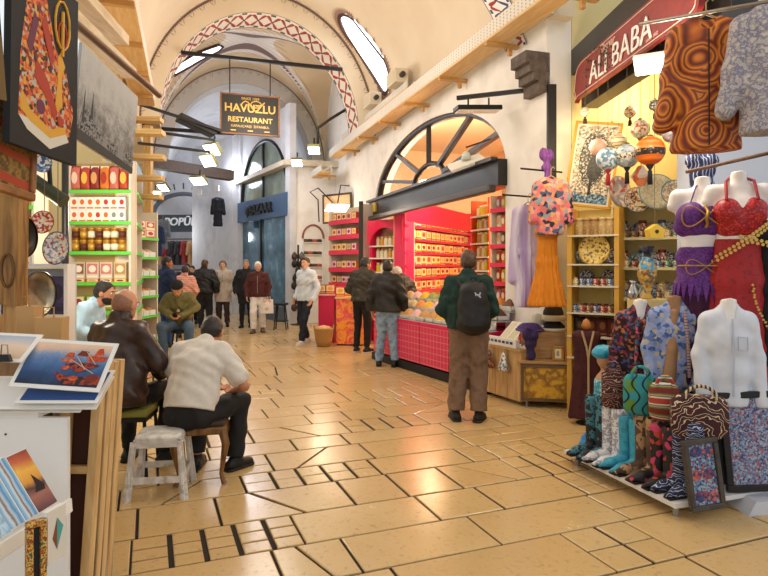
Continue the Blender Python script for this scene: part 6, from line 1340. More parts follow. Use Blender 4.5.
shirt_bust('bust in a dark plum jacket with coloured embroidery, farthest left', 640, 311, 4.75, EMB, .58, trims=[('embroidered_border', [(-.03, -.105, .36), (-.045, -.13, .1), (-.05, -.125, -.12)], .016, mvoro(['#5a2434', '#c85a6a', '#3a6a7a', '#4a2030'], 60, .8))])
shirt_bust('bust in an open pale blue jacket with flower patches, in the middle', 674, 308, 4.5, mvoro(['#8a9ac4', '#93a4cc', '#8a9ac4', '#3c5a94', '#b8a888', '#7f92c0', '#8a9ac4', '#5a74ac'], 38, .8), .56, True, (.3, .5), mat('#9a7450', .5), trims=[('lapel_border', [(.055, -.09, .38), (.075, -.095, .15), (.085, -.1, -.1)], .014, mwave(['#c87a4c', '#e0d8c8', '#4a5a9a'], 14, 0, .8, 'BANDS', 'Z'))])
shirt_bust('bust in a plain white long sleeved shirt, nearest on the right', 728, 312, 4.15, mnoise(['#c9d0dc', '#d6dbe4'], 14, .85), .62, False, (.2, 0), trims=[('placket', [(0, -.098, .36), (0, -.128, .1), (0, -.125, -.16)], .007, mat('#b4bccb', .8)), ('chest_pocket', [(.03, -.118, .24), (.09, -.105, .24), (.09, -.11, .15), (.03, -.122, .15), (.03, -.118, .24)], .004, mat('#b4bccb', .8))])
# child mannequin
c = V((1.84, 5.0, 0)); root = thing('child_mannequin', 'child mannequin in a turquoise turban and dress at the far end of the boots', 'mannequin', (c.x, c.y, .012), RZ - .5); root.scale = (.93, .93, .93)
SKT = mat('#b98a68', .5); S = Soft(); S.cap((0, 0, .5), (0, 0, .72), .085, .08, .04, .75); S.cap((0, 0, .72), (0, 0, .8), .07, .035, .04); S.ell((0, -.01, .92), (.07, .08, .095)); S.cap((0, -.08, .92), (0, -.09, .905), .012, .012, .01)
for e in (-1, 1): S.cap((e * .09, 0, .74), (e * .12, .0, .52), .035, .028, .03); S.cap((e * .12, 0, .52), (e * .12, -.04, .38), .028, .02, .02)
S.build('body', SKT, root, .011)
S = Soft(); S.ell((0, .015, .975), (.09, .095, .07)); S.ell((.02, -.05, .985), (.05, .04, .045)); S.build('turban', mnoise(['#1f8ab0', '#34a8c8', '#147094'], 8, .4, dist=1), root, .011, .004, 120)
S = Soft(); S.cap((0, 0, .3), (0, 0, .72), .10, .09, .04, .75); S.cut((0, 0, .74), (0, 0, 1)); S.build('bodice', mvoro(['#3a9ab4', '#6ac0cc', '#c8d8d0', '#2a8aa8'], 45, .6), root, .012)
S = Soft(); S.cap((0, 0, .42), (0, 0, .06), .10, .24, .03, .8); S.cut((0, 0, .01), (0, 0, -1)); S.build('skirt', mnoise(['#1470b8', '#2a8cd0', '#0f5a9a'], 7, .6), root, .014, .012, 60)
# tile pictures
TILE = mvoro(['#4a5a8a', '#7a9ab0', '#2a3464', '#a84a44', '#5a7a9a', '#8aa8b4', '#343c6c'], 85, .25); DKF = mnoise(['#2a2420', '#4a4036'], 14, .4)
picture('tile_picture', 'narrow dark framed picture of blue flower tiles leaning on the platform edge', 'picture', P(691, 513, 3.80) , P(725, 507, 3.86), P(689, 440, 3.86), TILE, fw=.035, fm=DKF, th=.025, shapes=[('e', x, z, .17, .075, 1 + k) for x, z, k in ((.35, .2, 0), (.7, .18, 1), (.3, .5, 1), (.65, .5, 0), (.35, .82, 0), (.7, .8, 1))], smats=[mvoro(['#1f2a5c', '#2e3c74', '#8a3a44'], 60, .25), mvoro(['#a8484a', '#2a3a6a', '#b86a5c'], 60, .25)])
picture('tile_picture', 'large black framed panel of small blue and red tiles at the right edge', 'picture', P(727, 492, 4.05), P(800, 490, 4.0), P(729, 392, 4.08), mvoro(['#5a6a94', '#8a9ab8', '#3a4474', '#a05a5c', '#7486a8', '#9ab0c0'], 95, .25), fw=.045, fm=mat('#17161a', .4), th=.03)
b = MB(); b.prism([(0, 0), (.5, 0), (.5, .1), (.06, .1)], .4); tag(b.build('plinth', mat('#c9ccd4', .6), None, P(748, 522, 3.92) * 1.0 - V((0, 0, P(748, 522, 3.92).z)), .1), 'low pale plinth in the lower right corner behind the platform', 'plinth')
b = MB(); b.box((2.9, 4.75, .8), (.5, .05, 1.2), R=M.Rotation(.32, 3, 'Z')); tag(b.build('back_board', mat('#2b2b33', .7)), 'dark board behind the white shirt at the right edge', 'board')
garment('trousers', 'black trousers hanging at the right edge beside the red dress', 'trousers', P(775, 225, 4.25), -.2, mat('#17171b', .8), 1.0, .12, .02, hang=False)
# ------------------------------------------------------------------ spice shop, hat stall, hanging clothes by the pier
PEACH = mat('#eed8b8', .8)
struct(WW(-.1, 8.6, -4.6, 0, 4.9), 'wall_spice_back', [mat('#d8b08c', .8)]); struct(XW(.0, -4.6, -.36, 0, 4.9, .1), 'wall_spice_near', [mat('#d8c8a8', .8)]); struct(XW(8.4, -4.6, -.36, 0, 4.9, .1), 'wall_spice_far', [PEACH])
b = MB(); b.prism([(-.1, 4.8), (8.5, 4.8), (8.5, 4.9), (-.1, 4.9)], 4.3, 0, M.Translation(DV * -.35) @ WT); struct(b, 'ceiling_spice', [PEACH])
PINK = mat('#d81a52', .35); RED = mat('#d02a24', .4); HOT = mat('#e03050', .35)
# front panels with a gilt lattice
PAN = NT('gilt_panel', .35); x_, y_, z_ = PAN.xyz(); g1 = ((x_ * 11).fract() - .5).abs().gt(.44); g2 = ((z_ * 11).fract() - .5).abs().gt(.44); PAN.col(PAN.mix(g1.mx(g2) * .6, PAN.mix(PAN.noise(5, 3, .6) * .4, '#d21a5c', '#e02a4a'), '#e0a080'))
CA, CB = V((1.24, 7.62, 0)), V((-.20, 10.42, 0)); TC, LC = between(CA, CB)          # counter front, near end to far end
cz = math.atan2((CB - CA).y, (CB - CA).x)
root = thing('spice_counter', 'long pink spice counter with gilt lattice panels on a black plinth', 'counter', CA, cz)
b = MB(); b.box((LC / 2, -.36, .07), (LC + .1, .7, .14)); b.build('plinth', mat('#1b1a1a', .5), root)
for i in range(4):
    w_ = LC / 4; b = MB(); b.box((w_ * (i + .5), -.33, .45), (w_ - .02, .62, .58)); b.build('front_panel', PAN.m, root, bevel=.006)
    b = MB(); b.box((w_ * (i + .5), -.33, .765), (w_ - .015, .64, .05)); b.build('rail', PINK, root)
for k, (y, z) in enumerate(((-.14, .79), (-.36, .91), (-.58, 1.03))):
    b = MB(); b.box((LC / 2, y - .0, z + .005), (LC, .22, .012)); b.build('tier', mat('#cfd6d8', .2), root)
    b = MB(); b.box((LC / 2, y + .11, z + .05), (LC, .006, .05)); b.build('glass_front', gl.m, root)
MK = [(w, {0: mnoise([a, c], 45, .6, bump=.3)}) for w, a, c in (('golden yellow fruit', '#d8a01c', '#e8bc3c'), ('tan nut', '#b8854a', '#d0a468'), ('orange fruit', '#d87a2c', '#e89a4c'), ('cream nut', '#dcc898', '#c0a468'), ('brown date', '#5a3420', '#7a4a2c'), ('green pistachio', '#7f8a3c', '#a0a858'), ('dusty pink delight', '#d8a0a0', '#e8c8c0'))]
pr = p_mound(.235, .2, .06, 'spice_bin', .11, 3)
rt = lambda x, y, z: CA + rot(cz) @ V((x, y, z))
for k, (y, z, nm) in enumerate(((-.14, .80, 'front'), (-.36, .92, 'middle'), (-.58, 1.04, 'back'))):
    stock(pr, [(rt(.13 + .245 * i, y, z + .005), cz + PI) for i in range(12)], 'clear bin of {c} in the ' + nm + ' row of the pink counter', nm + ' row of bins on the pink counter', 'bin', MK, None, 'heap')
scrap(pr)
# shelves inside
BA, BB = V((.43, 12.25, 0)), V((2.43, 16.4, 0))
sz = [.55, .83, 1.1, 1.37, 1.64, 1.91, 2.19, 2.47]
shP = shelf_unit('spice_shelf', 'tall pink edged shelf wall running back into the spice shop', 'shelf', BA, BB, .24, sz, PINK, mat('#d8a088', .6), 3.05, '#d83a62', .05, post=.05)
b = MB(); b.box((0, 0, 0), (4.5, .03, .46)); m_ = (BA + BB) / 2; tag(b.build('pink_valance', mat('#e01848', .3), None, (m_.x - .03, m_.y - .0, 2.78), shP[1]), 'bright pink panel across the top of the shelf wall', 'panel')
GD = [(w, {0: mat(a, .5), 1: mat(c, .5), 2: mat(d, .5)}) for w, a, c, d in (('red', '#c03a2c', '#e8d0a0', '#e0a83c'), ('yellow', '#e0b02c', '#f0e0b0', '#c0502c'), ('orange', '#d8702c', '#f0d8a8', '#8a2c1c'), ('cream', '#e8dcc0', '#d89a6c', '#b0402c'), ('brown', '#7a4a2c', '#e0c89a', '#c89a4c'), ('pink', '#d8788c', '#f0e0d8', '#b02c4c'))]
ORD = ('lowest', 'second lowest', 'third lowest', 'fourth', 'fourth highest', 'third highest', 'second highest', 'highest')
pr = p_carton(.2, .16, .2, 'spice_box'); pw = p_carton(.29, .16, .215, 'spice_box')
for k in range(2, 8): stock(pw, [(on(shP, .22 + .302 * i, .12, sz[k]), shP[1]) for i in range(14)], '{c} box on the ' + ORD[k] + ' shelf of the pink shelf wall', 'boxes on the ' + ORD[k] + ' pink shelf', 'box', GD[:5])
scrap(pw)
YJ = [(w, {0: mat(a, .3), 1: mat(l, .4)}) for w, a, l in (('yellow', '#e6c81c', '#efe9da'), ('pale', '#e9dfc0', '#d8b03c'), ('amber', '#d89a2c', '#efe9da'))]
pj = p_jar(.05, .2, 'honey_jar')
AA, AB_ = V((-.32, 13.0, 0)), V((.42, 12.3, 0))
shQ = shelf_unit('arched_shelf', 'pink arched shelf of yellow jars at the far end of the spice shop', 'shelf', AA, AB_, .3, [.6, .9, 1.2, 1.5, 1.8, 2.06], mat('#efe6d8', .5), mat('#d8a890', .6), 2.55, '#e01a50', .03, post=.08)
b = MB(); L = shQ[2]; b.prism([(0, 2.08), (.08, 2.08)] + [(L / 2 - (L / 2 - .08) * math.cos(PI * i / 14), 2.08 + .36 * math.sin(PI * i / 14)) for i in range(1, 14)] + [(L - .08, 2.08), (L, 2.08), (L, 2.6), (0, 2.6)], .05, 0, M.Translation(V((shQ[0].x, shQ[0].y, 0))) @ rot(shQ[1]) @ M.Translation(V((0, -.06, 0)))); tag(b.build('pink_arch', mat('#e01a48', .35)), 'pink arched panel over the far shelf of yellow jars', 'panel')
stock(pj, [(on(shQ, .16 + .118 * i, .12, z), shQ[1]) for z in (.9, 1.2, 1.5, 1.8, 2.06) for i in range(7)], '{c} jar on the pink arched shelf at the far end', 'jars on the arched shelf', 'jar', YJ)
RA_, RB_ = V((1.72, 11.9, 0)), V((1.95, 10.6, 0))
shR = shelf_unit('jar_rack', 'orange framed rack of yellow jars deep beside the near shelf', 'rack', P(471, 265, 11.3), P(489, 265, 10.6), .3, [.5, .8, 1.05, 1.3, 1.55, 1.8, 2.05, 2.3, 2.55], mat('#ece4d0', .5), mat('#e0c050', .6), 2.85, '#d8501c', .03, post=.045)
stock(pj, [(on(shR, .11 + .1 * i, .12, z), shR[1]) for z in (.8, 1.05, 1.3, 1.55, 1.8, 2.05, 2.3, 2.55) for i in range(4)], '{c} jar on the orange framed rack', 'jars on the orange framed rack', 'jar', YJ); scrap(pj)
NZ = [.85, 1.12, 1.40, 1.66, 1.92, 2.16, 2.42]
shN = shelf_unit('spice_shelf', 'narrow pink edged shelf of spices just left of the lavender robe', 'shelf', V((1.50, 8.45, 0)), V((1.86, 7.95, 0)), .3, NZ, HOT, mat('#e0b858', .6), 2.62, '#e0d0b8', .06, post=.02)
p2 = p_pouch(.085, .07, .2, 'spice_pouch')
for k in range(7): stock(p2, [(on(shN, .08 + .093 * i, .1, NZ[k]), shN[1]) for i in range(6)], '{c} pouch on the ' + ('lowest', 'second', 'third', 'fourth', 'fifth', 'sixth', 'topmost')[k] + ' shelf left of the lavender robe', 'pouches on the ' + ('lowest', 'second', 'third', 'fourth', 'fifth', 'sixth', 'topmost')[k] + ' near shelf', 'pouch', GD)
# alcove shelves past the arch
LA, LB = P(329, 265, 14.3), P(360, 265, 13.2)
LZ = [.85, 1.2, 1.55, 1.95, 2.3, 2.65]
shL = shelf_unit('spice_shelf', 'tall pink edged shelf of boxes left of the pink shop, past the arch', 'shelf', LA, LB, .35, LZ, HOT, mat('#d8c0a0', .6), 3.0, '#d8d0c4', .1, post=.03)
for k in range(6): stock(pr, [(on(shL, .14 + .215 * i, .14, LZ[k]), shL[1]) for i in range(int((shL[2] - .1) / .215))], '{c} box on the ' + ('lowest', 'second', 'third', 'fourth', 'fifth', 'topmost')[k] + ' shelf past the arch', 'boxes on the ' + ('lowest', 'second', 'third', 'fourth', 'fifth', 'topmost')[k] + ' shelf past the arch', 'box', GD)
root = thing('counter_cabinet', 'orange and pink painted counter at the far end by the basket', 'cabinet', P(337, 265, 12.2) * 1, facing(.9, .3) * 0 - .12); root.location.z = 0
FLM = mnoise(['#e0502c', '#f0a82c', '#e02a5c', '#f0c040'], 4, .4, dist=2)
b = MB(); b.box((.26, .3, .5), (.56, .6, .92)); b.build('painted_front', FLM, root, bevel=.01); b = MB(); b.box((.26, .3, .03), (.54, .56, .06)); b.build('plinth', mat('#2a2220', .6), root); b = MB(); b.box((.26, .3, .98), (.6, .64, .04)); b.build('top', mat('#d8b080', .5), root)
root = thing('counter_cabinet', 'plain pink counter behind the wicker basket', 'cabinet', P(318, 265, 12.6), -.1); root.location.z = 0
b = MB(); b.box((.17, .3, .5), (.34, .55, 1.0)); b.build('painted_front', PINK, root, bevel=.01); b = MB(); b.box((.17, .3, 1.015), (.38, .6, .03)); b.build('top', mat('#e0a0a8', .5), root)
stock(pr, [(V((c.x, c.y, z_)), -.1) for c, z_ in ((P(322, 265, 12.9), 1.03), (P(331, 265, 12.9), 1.03), (P(341, 265, 12.45), 1.0), (P(350, 265, 12.45), 1.0), (P(358, 265, 12.5), 1.0))], '{c} box standing on the far painted counters', 'boxes on the far painted counters', 'box', GD, False); scrap(pr); scrap(p2)
g = GR(323, 348); root = thing('wicker_basket', 'round wicker basket on the floor beside the young man in pale blue', 'basket', (g.x, g.y + .15, .012)); WK = mwave(['#a87c44', '#c89c5c', '#7a5428'], 40, 1, .7, 'BANDS', 'Z', False)
b = MB(); b.lathe([(.13, 0), (.17, .12), (.2, .34), (.21, .36), (.2, .38), (.19, .34), (.12, .03)], n=28); b.build('basket_body', WK, root); b = MB(); b.lathe([(.185, .33), (.12, .40), (.001, .43)], n=20); b.build('contents', mnoise(['#c8905c', '#e0b884', '#a8643c'], 30, .7), root)
for e in (-1, 1): b = MB(); b.tube([(e * .2, .05 * math.cos(a * .52), .37 + .06 * math.sin(a * .52)) for a in range(7)], .012, 6); b.build('handle', WK, root)
b = MB(); b.box(P(361, 265, 12.75) * 1 + V((0, 0, .0)), (.09, .09, 2.7)); tag(b.build('steel_post', mat('#2a2826', .5), None, (0, 0, 0)), 'dark upright post at the far corner of the pink shop', 'post')
panel_lamp('warm white panel lamp hanging by the far pink shelf', P(337, 208, 12.9), .5, .36, '#fff0d8', 9, .3, -.35, (.3, .1, .5))
# clothes by the white pier
FLT = mvoro(['#d87a78', '#2a2a3a', '#e09a5c', '#8a9aa0', '#d8686c', '#d87a78', '#4a5a7a', '#e0a088'], 24, .8)
garment('skirt', 'long orange pleated skirt hanging under the flowered top', 'skirt', P(547, 226, 6.85), -.1, mat('#d8841c', .75), .92, .12, .11, hang=False, sq=.6, wr=(.012, 17, -.05, .3))
garment('blouse', 'pink flowered blouse with dark blossoms hanging over the orange skirt', 'blouse', P(551, 180, 6.75), -.2, FLT, .62, .17, .02, .38, sl_out=.03)
garment('robe', 'pale lavender robe hanging beside the orange skirt', 'robe', P(528, 206, 7.1), -.2, mwave(['#a892c0', '#cfc4dc', '#e0dae6', '#b8a4cc'], 1.1, 5, .75, 'BANDS', 'X', False, .6), 1.2, .15, .02, .8, sl_out=.02, wr=(.01, 11, -.05, .4))
garment('scarf', 'narrow purple scarf hanging on the dark jamb above the blouse', 'scarf', P(547, 150, 6.9), 0, mwave(['#6a3a8a', '#8a4a9a', '#4a2a6a'], 8, 2, .8, 'BANDS', 'X', False), .45, .05, .02, hang=False)
for l, c in (('wall peg rail holding the robe', (P(528, 198, 7.1), .3)), ('wall peg rail holding the blouse and skirt', (P(551, 172, 6.75), .34))):
    b = MB(); b.cyl(c[0] + V((-c[1], .0, .04)), c[0] + V((c[1] * .6, .28, .04)), .011); tag(b.build('peg_rail', IRON), l, 'rail')
# hat stall
OAK = wood('#c49c66', '#a47c48', 5, 'Z'); OAKX = wood('#b89060', '#98703e', 5, 'X')
K0, K1, K2 = V((1.57, 6.92, 0)), V((2.20, 6.80, 0)), V((1.24, 7.60, 0))
fz = math.atan2((K1 - K0).y, (K1 - K0).x); root = thing('stall_cabinet', 'oak stall cabinet with a yellow painted map on its front, below the hats', 'cabinet', K0, fz); W_ = (K1 - K0).length
b = MB(); b.box((W_ / 2, .3, .30), (W_, .58, .44)); b.build('carcass', OAKX, root, bevel=.005); b = MB(); b.box((W_ / 2, .3, .535), (W_ + .04, .64, .03)); b.build('top', OAKX, root)
b = MB(); b.box((W_ / 2, -.004, .30), (W_ - .08, .012, .35)); b.build('map_picture', mnoise(['#c8901c', '#d8a82c', '#8a5a1c', '#e0b840'], 7, .5, detail=6), root)
for c, s in (((W_ / 2, -.01, .11), (W_ - .02, .025, .03)), ((W_ / 2, -.01, .49), (W_ - .02, .025, .03)), ((.025, -.01, .3), (.03, .025, .36)), ((W_ - .025, -.01, .3), (.03, .025, .36))): b = MB(); b.box(c, s); b.build('frame_bar', mat('#6a5230', .5), root)
for x in (.08, W_ - .08):
    for y in (.06, .5): b = MB(); b.cyl((x, y, .012), (x, y, .09), .018); b.build('leg', mat('#8a8a86', .3, .7), root)
k2 = math.atan2((K0 - K2).y, (K0 - K2).x); root = thing('stall_counter', 'long oak counter side with print racks, beside the man in green', 'counter', K2, k2); W2_ = (K0 - K2).length - .01
for i in range(3): b = MB(); b.box((W2_ * (i + .5) / 3, .29, .35), (W2_ / 3 - .006, .54, .58)); b.build('side_panel', OAK, root, bevel=.004)
b = MB(); b.box((W2_ / 2, .29, .655), (W2_, .58, .025)); b.build('top', OAK, root)
kt = lambda x, y, z: K2 + rot(k2) @ V((x, y, z)); ft = lambda x, y, z: K0 + rot(fz) @ V((x, y, z))
for i, (x, l, c) in enumerate(((.12, 'cream print standing in the rack, farthest from the viewer', '#d8ccb0'), (.27, 'pale green print standing in the rack', '#c8c8a0'), (.42, 'sand coloured print with ruled lines standing in the rack', '#d0b890'), (.57, 'ivory print standing in the rack, nearest the viewer', '#e0d8c4'))):
    picture('rack_print', l, 'print', kt(x - .02, .12, .67), kt(x + .13, .12, .67), kt(x - .02, .4, .93), mwave([c, '#e6dec8', c], 8, 1, .7, 'BANDS', 'X'), margin=.015, th=.006)
root = thing('print_tray', 'white tray with blue and black writing at the front of the print rack', 'tray', kt(.05, .0, .67), k2); b = MB(); b.box((.3, .04, .05), (.62, .06, .1)); b.build('tray_body', mat('#dcd8d0', .5), root, bevel=.004)
for i in range(7): b = MB(); b.box((.08 + .075 * i, .0085, .055), (.05, .004, .03)); b.build('mark', mat('#3a5a8a' if i % 2 else '#2a2a2c', .6), root)
for x, l, cs in ((.2, 'hanging cone pouch of brown beads on the counter side', ('#5a3424', '#a8643c', '#2c1a14')), (.48, 'hanging cone pouch of silver beads on the counter side', ('#b8bcc0', '#6a6e74', '#e0e0e0'))):
    root = thing('bead_pouch', l, 'pouch', kt(x, -.03, .62), k2); b = MB(); b.lathe([(.001, .0), (.03, -.04), (.10, -.2), (.085, -.23), (.001, -.235)], n=14, sy=.4); b.build('pouch_body', mvoro(list(cs), 50, .4), root); b = MB(); b.tube([(0, 0, -.005), (0, 0, .03), (0, .03, .04)], .004, 5); b.build('cord', mat('#b8a080', .7), root)
def hat(l, c, r, h, m_, brim=None, rz=0):
    root = thing('knitted_hat', l, 'hat', c, rz); b = MB(); b.lathe([(r * .98, 0), (r, h * .15), (r * .95, h * .5), (r * .6, h * .9), (.001, h)], n=20); b.build('crown', m_, root)
    b = MB(); b.lathe([(r * .95, 0), (r * 1.1, .005), (r * 1.12, h * .25), (r * 1.0, h * .32)], n=20, caps=False); b.build('brim', brim or m_, root)
T0 = .552
b = MB(); b.box((.0, 0, .155), (.5, .3, .31)); tag(b.build('display_box', OAKX, None, ft(.27, .34, T0), fz, bevel=.006), 'oak box on the stall cabinet raising the hats', 'box')
hat('dark brown knitted hat with a cream brim, topmost on the stall', ft(.40, .34, T0 + .312 + .12), .125, .22, mwave(['#2c2018', '#3e3026'], 30, .3, .9, 'BANDS', 'X', False), mat('#d8c8a4', .9))
hat('black and cream folded hat under the brown knitted hat', ft(.40, .34, T0 + .312), .14, .12, mat('#1c1816', .9), mat('#cfc4ac', .9))
hat('white knitted hat beside the brown knitted hat', ft(.22, .44, T0 + .312), .11, .2, mat('#d8d0c0', .9))
hat('purple knitted hat with rolled brim at the front of the stall', ft(.12, .26, T0 + .312), .15, .1, mat('#4a3470', .9), mat('#5c4488', .9))
hat('red knitted hat left of the purple hat', kt(.55, .3, .67), .13, .26, mat('#b02a34', .9))
garment('scarf', 'dark purple scarf draped from the purple hat down the stall front', 'scarf', ft(.12, .04, .90), fz, mwave(['#2a1c3a', '#4a3470', '#1c1428'], 10, 4, .9, 'BANDS', 'X', False), .36, .06, .01, hang=False)
root = thing('patterned_pouch', 'grey patterned pouch on the oak counter before the robe', 'pouch', kt(.28, .46, .67), k2); S = Soft(); S.ell((0, 0, .11), (.09, .06, .12)); S.cut((0, 0, 0), (0, 0, -1)); S.build('pouch_body', mvoro(['#8a8a8c', '#c8c4c0', '#4a4a50'], 60, .8), root, .011); b = MB(); b.box((0, -.03, .215), (.1, .02, .02)); b.build('clasp', mat('#b02a34', .6), root)
for i, (x, z, l) in enumerate(((.50, T0, 'lower right small wooden picture frame on the stall cabinet'), (.52, T0 + .17, 'upper right small wooden picture frame on the stall cabinet'), (.36, T0, 'small wooden picture frame left of the pair on the stall cabinet'))):
    picture('small_frame', l, 'frame', ft(x, .02 + .02 * (i == 1), z), ft(x + .13, .02 + .02 * (i == 1), z), ft(x, .06 + .02 * (i == 1), z + .165), mat('#d8c8a0', .6), fw=.024, fm=wood('#a8742c', '#7c501c', 6, 'Z'), margin=.034, th=.015, mm='#c8a868', shapes=[('e', .5, .5, .3, .35, 1)], smats=[mnoise(['#3a4a4a', '#a0a8a0', '#1c2424'], 60, .6, True)])
root = thing('kaftan', 'dark red kaftan with a beige collar standing right of the stall cabinet', 'robe', V((2.09, 6.2, 1.08)), -.1); root.scale = (.85, .85, .9); root.location.z = .972
S = Soft(); S.cap((0, 0, -.08), (0, 0, -.45), .085, .08, .04, .55); S.cap((0, 0, -.45), (0, 0, -.98), .08, .12, .04, .55); S.cap((-.12, 0, -.05), (.12, 0, -.05), .045, .045, .04); S.cut((0, 0, -1.0), (0, 0, -1)); S.build('cloth', mnoise(['#3a1014', '#4a181c', '#2c0c10'], 14, .8), root, .013, (.008, 9, -.2, .4))
b = MB(); b.tube([(-.07, -.08, 0), (-.02, -.105, -.18), (0, -.11, -.3), (.0, -.12, -.95)], .014, 6); b.tube([(.07, -.08, 0), (.02, -.105, -.18), (0, -.11, -.3)], .014, 6); b.build('collar_trim', mat('#b89a74', .8), root)
b = MB(); b.cyl((0, 0, -1.08 + .012), (0, 0, .1), .014); b.cyl((0, 0, -1.065), (0, 0, -1.05), .12, n=20); b.build('stand', IRON, root); b = MB(); b.lathe([(.001, 0), (.05, .03), (.06, .06), (.035, .12), (.001, .14)], n=14); b.build('stand_knob', mat('#b8783c', .6), root)
# lamp on a bracket in the fanlight, and the flat lamp over the arch
root = thing('bracket_lamp', 'flat black lamp on a long iron bracket above the fanlight', 'lamp', C(0, .45, 3.86)); b = MB(); b.bar((-.3, -.02, -.03), C(-.5, .03, 3.84) - C(0, .45, 3.86), .05, .05); b.build('bracket', IRON, root)
b = MB(); b.bar((-.32, -.02, -.17), (.28, .1, -.14), .22, .06); b.build('lamp_body', IRON, root, bevel=.01); b = MB(); b.bar((-.3, -.016, -.205), (.26, .096, -.175), .18, .01); b.build('lens', mat('#e8e4dc', .3), root)
for x in (-.15, .12): b = MB(); b.cyl((x, 0, -.14), (x, 0, -.02), .012); b.build('hanger_rod', IRON, root)
root = thing('work_lamp', 'white box lamp hanging in front of the fanlight hub', 'lamp', P(466, 160, 8.6)); b = MB(); b.box((0, 0, -.04), (.5, .26, .05), R=M.Rotation(-.35, 3, 'Y') @ M.Rotation(.5, 3, 'X')); b.build('lamp_body', mat('#e8e4da', .4), root, bevel=.01); b = MB(); b.lathe([(.07, 0), (.06, .08), (.03, .12)], n=14); b.build('driver_housing', mat('#c8d0c8', .4), root); b = MB(); b.cyl((0, 0, .18), (.9, .1, .5), .012); b.build('arm', IRON, root)
# ------------------------------------------------------------------ far part of the street
BGL = NT('blue_glass', .08); n_ = BGL.noise(2.2, 4, .6); BGL.col(BGL.ramp(n_, [(.3, '#2a4a5c'), (.55, '#4a7a90'), (.75, '#8ab4c4')])); BGL.b.inputs['Metallic'].default_value = .2
PA, PB = C(9.75, 1.36), C(13.6, 2.45); TB, LBS = between(PB, PA)        # seen left to right
root = bpy.data.objects.new('window_3', None); COL.objects.link(root); root['kind'] = 'structure'; bz = math.atan2((PA - PB).y, (PA - PB).x); root.location = PB; root.rotation_euler.z = bz
def sbox(nm, c, s, m_): b = MB(); b.box(c, s); o = b.build(nm, m_, root); o['kind'] = 'structure'; return o
sbox('wall_panel', (LBS / 2, .14, 1.6), (LBS, .2, 3.2), PLW) if False else None
sbox('shop_glass', (LBS / 2, .1, 1.75), (LBS - .2, .03, 2.6), BGL.m); sbox('sill', (LBS / 2, .08, .22), (LBS, .14, .44), mat('#5a6470', .5))
for x in (.1, LBS * .46, LBS - .1): sbox('mullion', (x, .06, 1.75), (.07, .08, 2.62), mat('#16181c', .4))
arc = [(LBS * .5 - (LBS * .44) * math.cos(PI * i / 20), 3.72 + 1.75 * math.sin(PI * i / 20)) for i in range(21)]
GLU = NT('upper_glass', .1); GLU.col(GLU.ramp(GLU.noise(1.5, 3, .6), [(.3, '#6a7a70'), (.7, '#9aa89a')]))
b = MB(); b.add([(x, .1, z) for x, z in arc], [list(range(21))]); o = b.build('upper_glass', GLU.m, root); o['kind'] = 'structure'
b = MB(); b.tube([(x, .07, z) for x, z in arc], .06, 6); o = b.build('arch_frame', mat('#16181c', .4), root); o['kind'] = 'structure'
sbox('mullion', (LBS * .5, .07, 4.55), (.08, .08, 1.7), mat('#16181c', .4))
b = MB()
for i in range(20):
    (x0, z0), (x1, z1) = arc[i], arc[i + 1]; b.prism([(x0, z0), (x1, z1), (x1, 6.2), (x0, 6.2)], .2, 0, M.Translation(V((0, .08, 0))))
b.prism([(-.1, 0), (LBS * .06, 0), (LBS * .06, 6.2), (-.1, 6.2)], .2); b.prism([(LBS * .94, 0), (LBS + .05, 0), (LBS + .05, 6.2), (LBS * .94, 6.2)], .2); o = b.build('wall_surround', PLG, root); o['kind'] = 'structure'
root = thing('fascia_sign', 'blue fascia sign with raised black lettering over the glass shopfront', 'sign', PB, bz)
b = MB(); b.box((LBS / 2, .02, 3.38), (LBS * .96, .12, .66)); b.build('fascia', mat('#3f5f84', .35), root)
lettering('BAZAAR', .42, mat('#14161c', .4), root, (LBS * .52, -.06, 3.36), UPRIGHT, .03, .012, sx=1.1); b = MB(); b.ball((LBS * .24, -.05, 3.36), (.16, .04, .2), 0, 10); b.build('emblem', mat('#14161c', .4), root)
# pilasters and end wall
PC_ = C(16.5, 3.7)
b = MB(); Tq, Lq = between(PC_, PB); b.prism([(0, 0), (Lq, 0), (Lq, 6), (0, 6)], .2, 0, Tq); struct(b, 'wall_right_far', [PLG])
for i, (t, w_) in enumerate(((.18, .5), (.62, .45))):
    c = PC_ + (PB - PC_) * t; b = MB(); b.box((0, 0, 2.6), (w_, .3, 5.2)); b.box((0, 0, .15), (w_ + .1, .4, .3)); b.box((0, 0, 4.3), (w_ + .12, .42, .2)); o = b.build('trim_%d' % (5 + i), [PLW], None, c, bz); o['kind'] = 'structure'
EA, EB = C(19.5, 6.2), C(18.3, 3.4); TE, LE = between(EA, EB); ez = math.atan2((EB - EA).y, (EB - EA).x)
b = MB(); b.prism([(-1, 0), (LE + .6, 0), (LE + .6, 7.4), (-1, 7.4)], .2, 0, M.Translation(DU * 1.6) @ TE); struct(b, 'wall_end', [PLG])
et = lambda x, y, z: EA + rot(ez) @ V((x, y, z))
root = thing('end_shop_sign', 'dark sign with pale POPÜLER lettering over the clothes shop at the far end', 'sign', EA, ez)
b = MB(); b.box((LE / 2, .1, 3.35), (LE, .1, .7)); b.build('board', mat('#3a4248', .4), root); lettering('POPÜLER', .44, mat('#e8eaec', .4), root, (LE * .74, .02, 3.4), UPRIGHT, .03, .01, shear=.15)
b = MB(); b.tube([(LE * .7 - 1.25 * math.cos(PI * i / 16), .08, 3.75 + .8 * math.sin(PI * i / 16)) for i in range(17)], .09, 6); b.build('arch_moulding', mat('#5a5f68', .6), root)
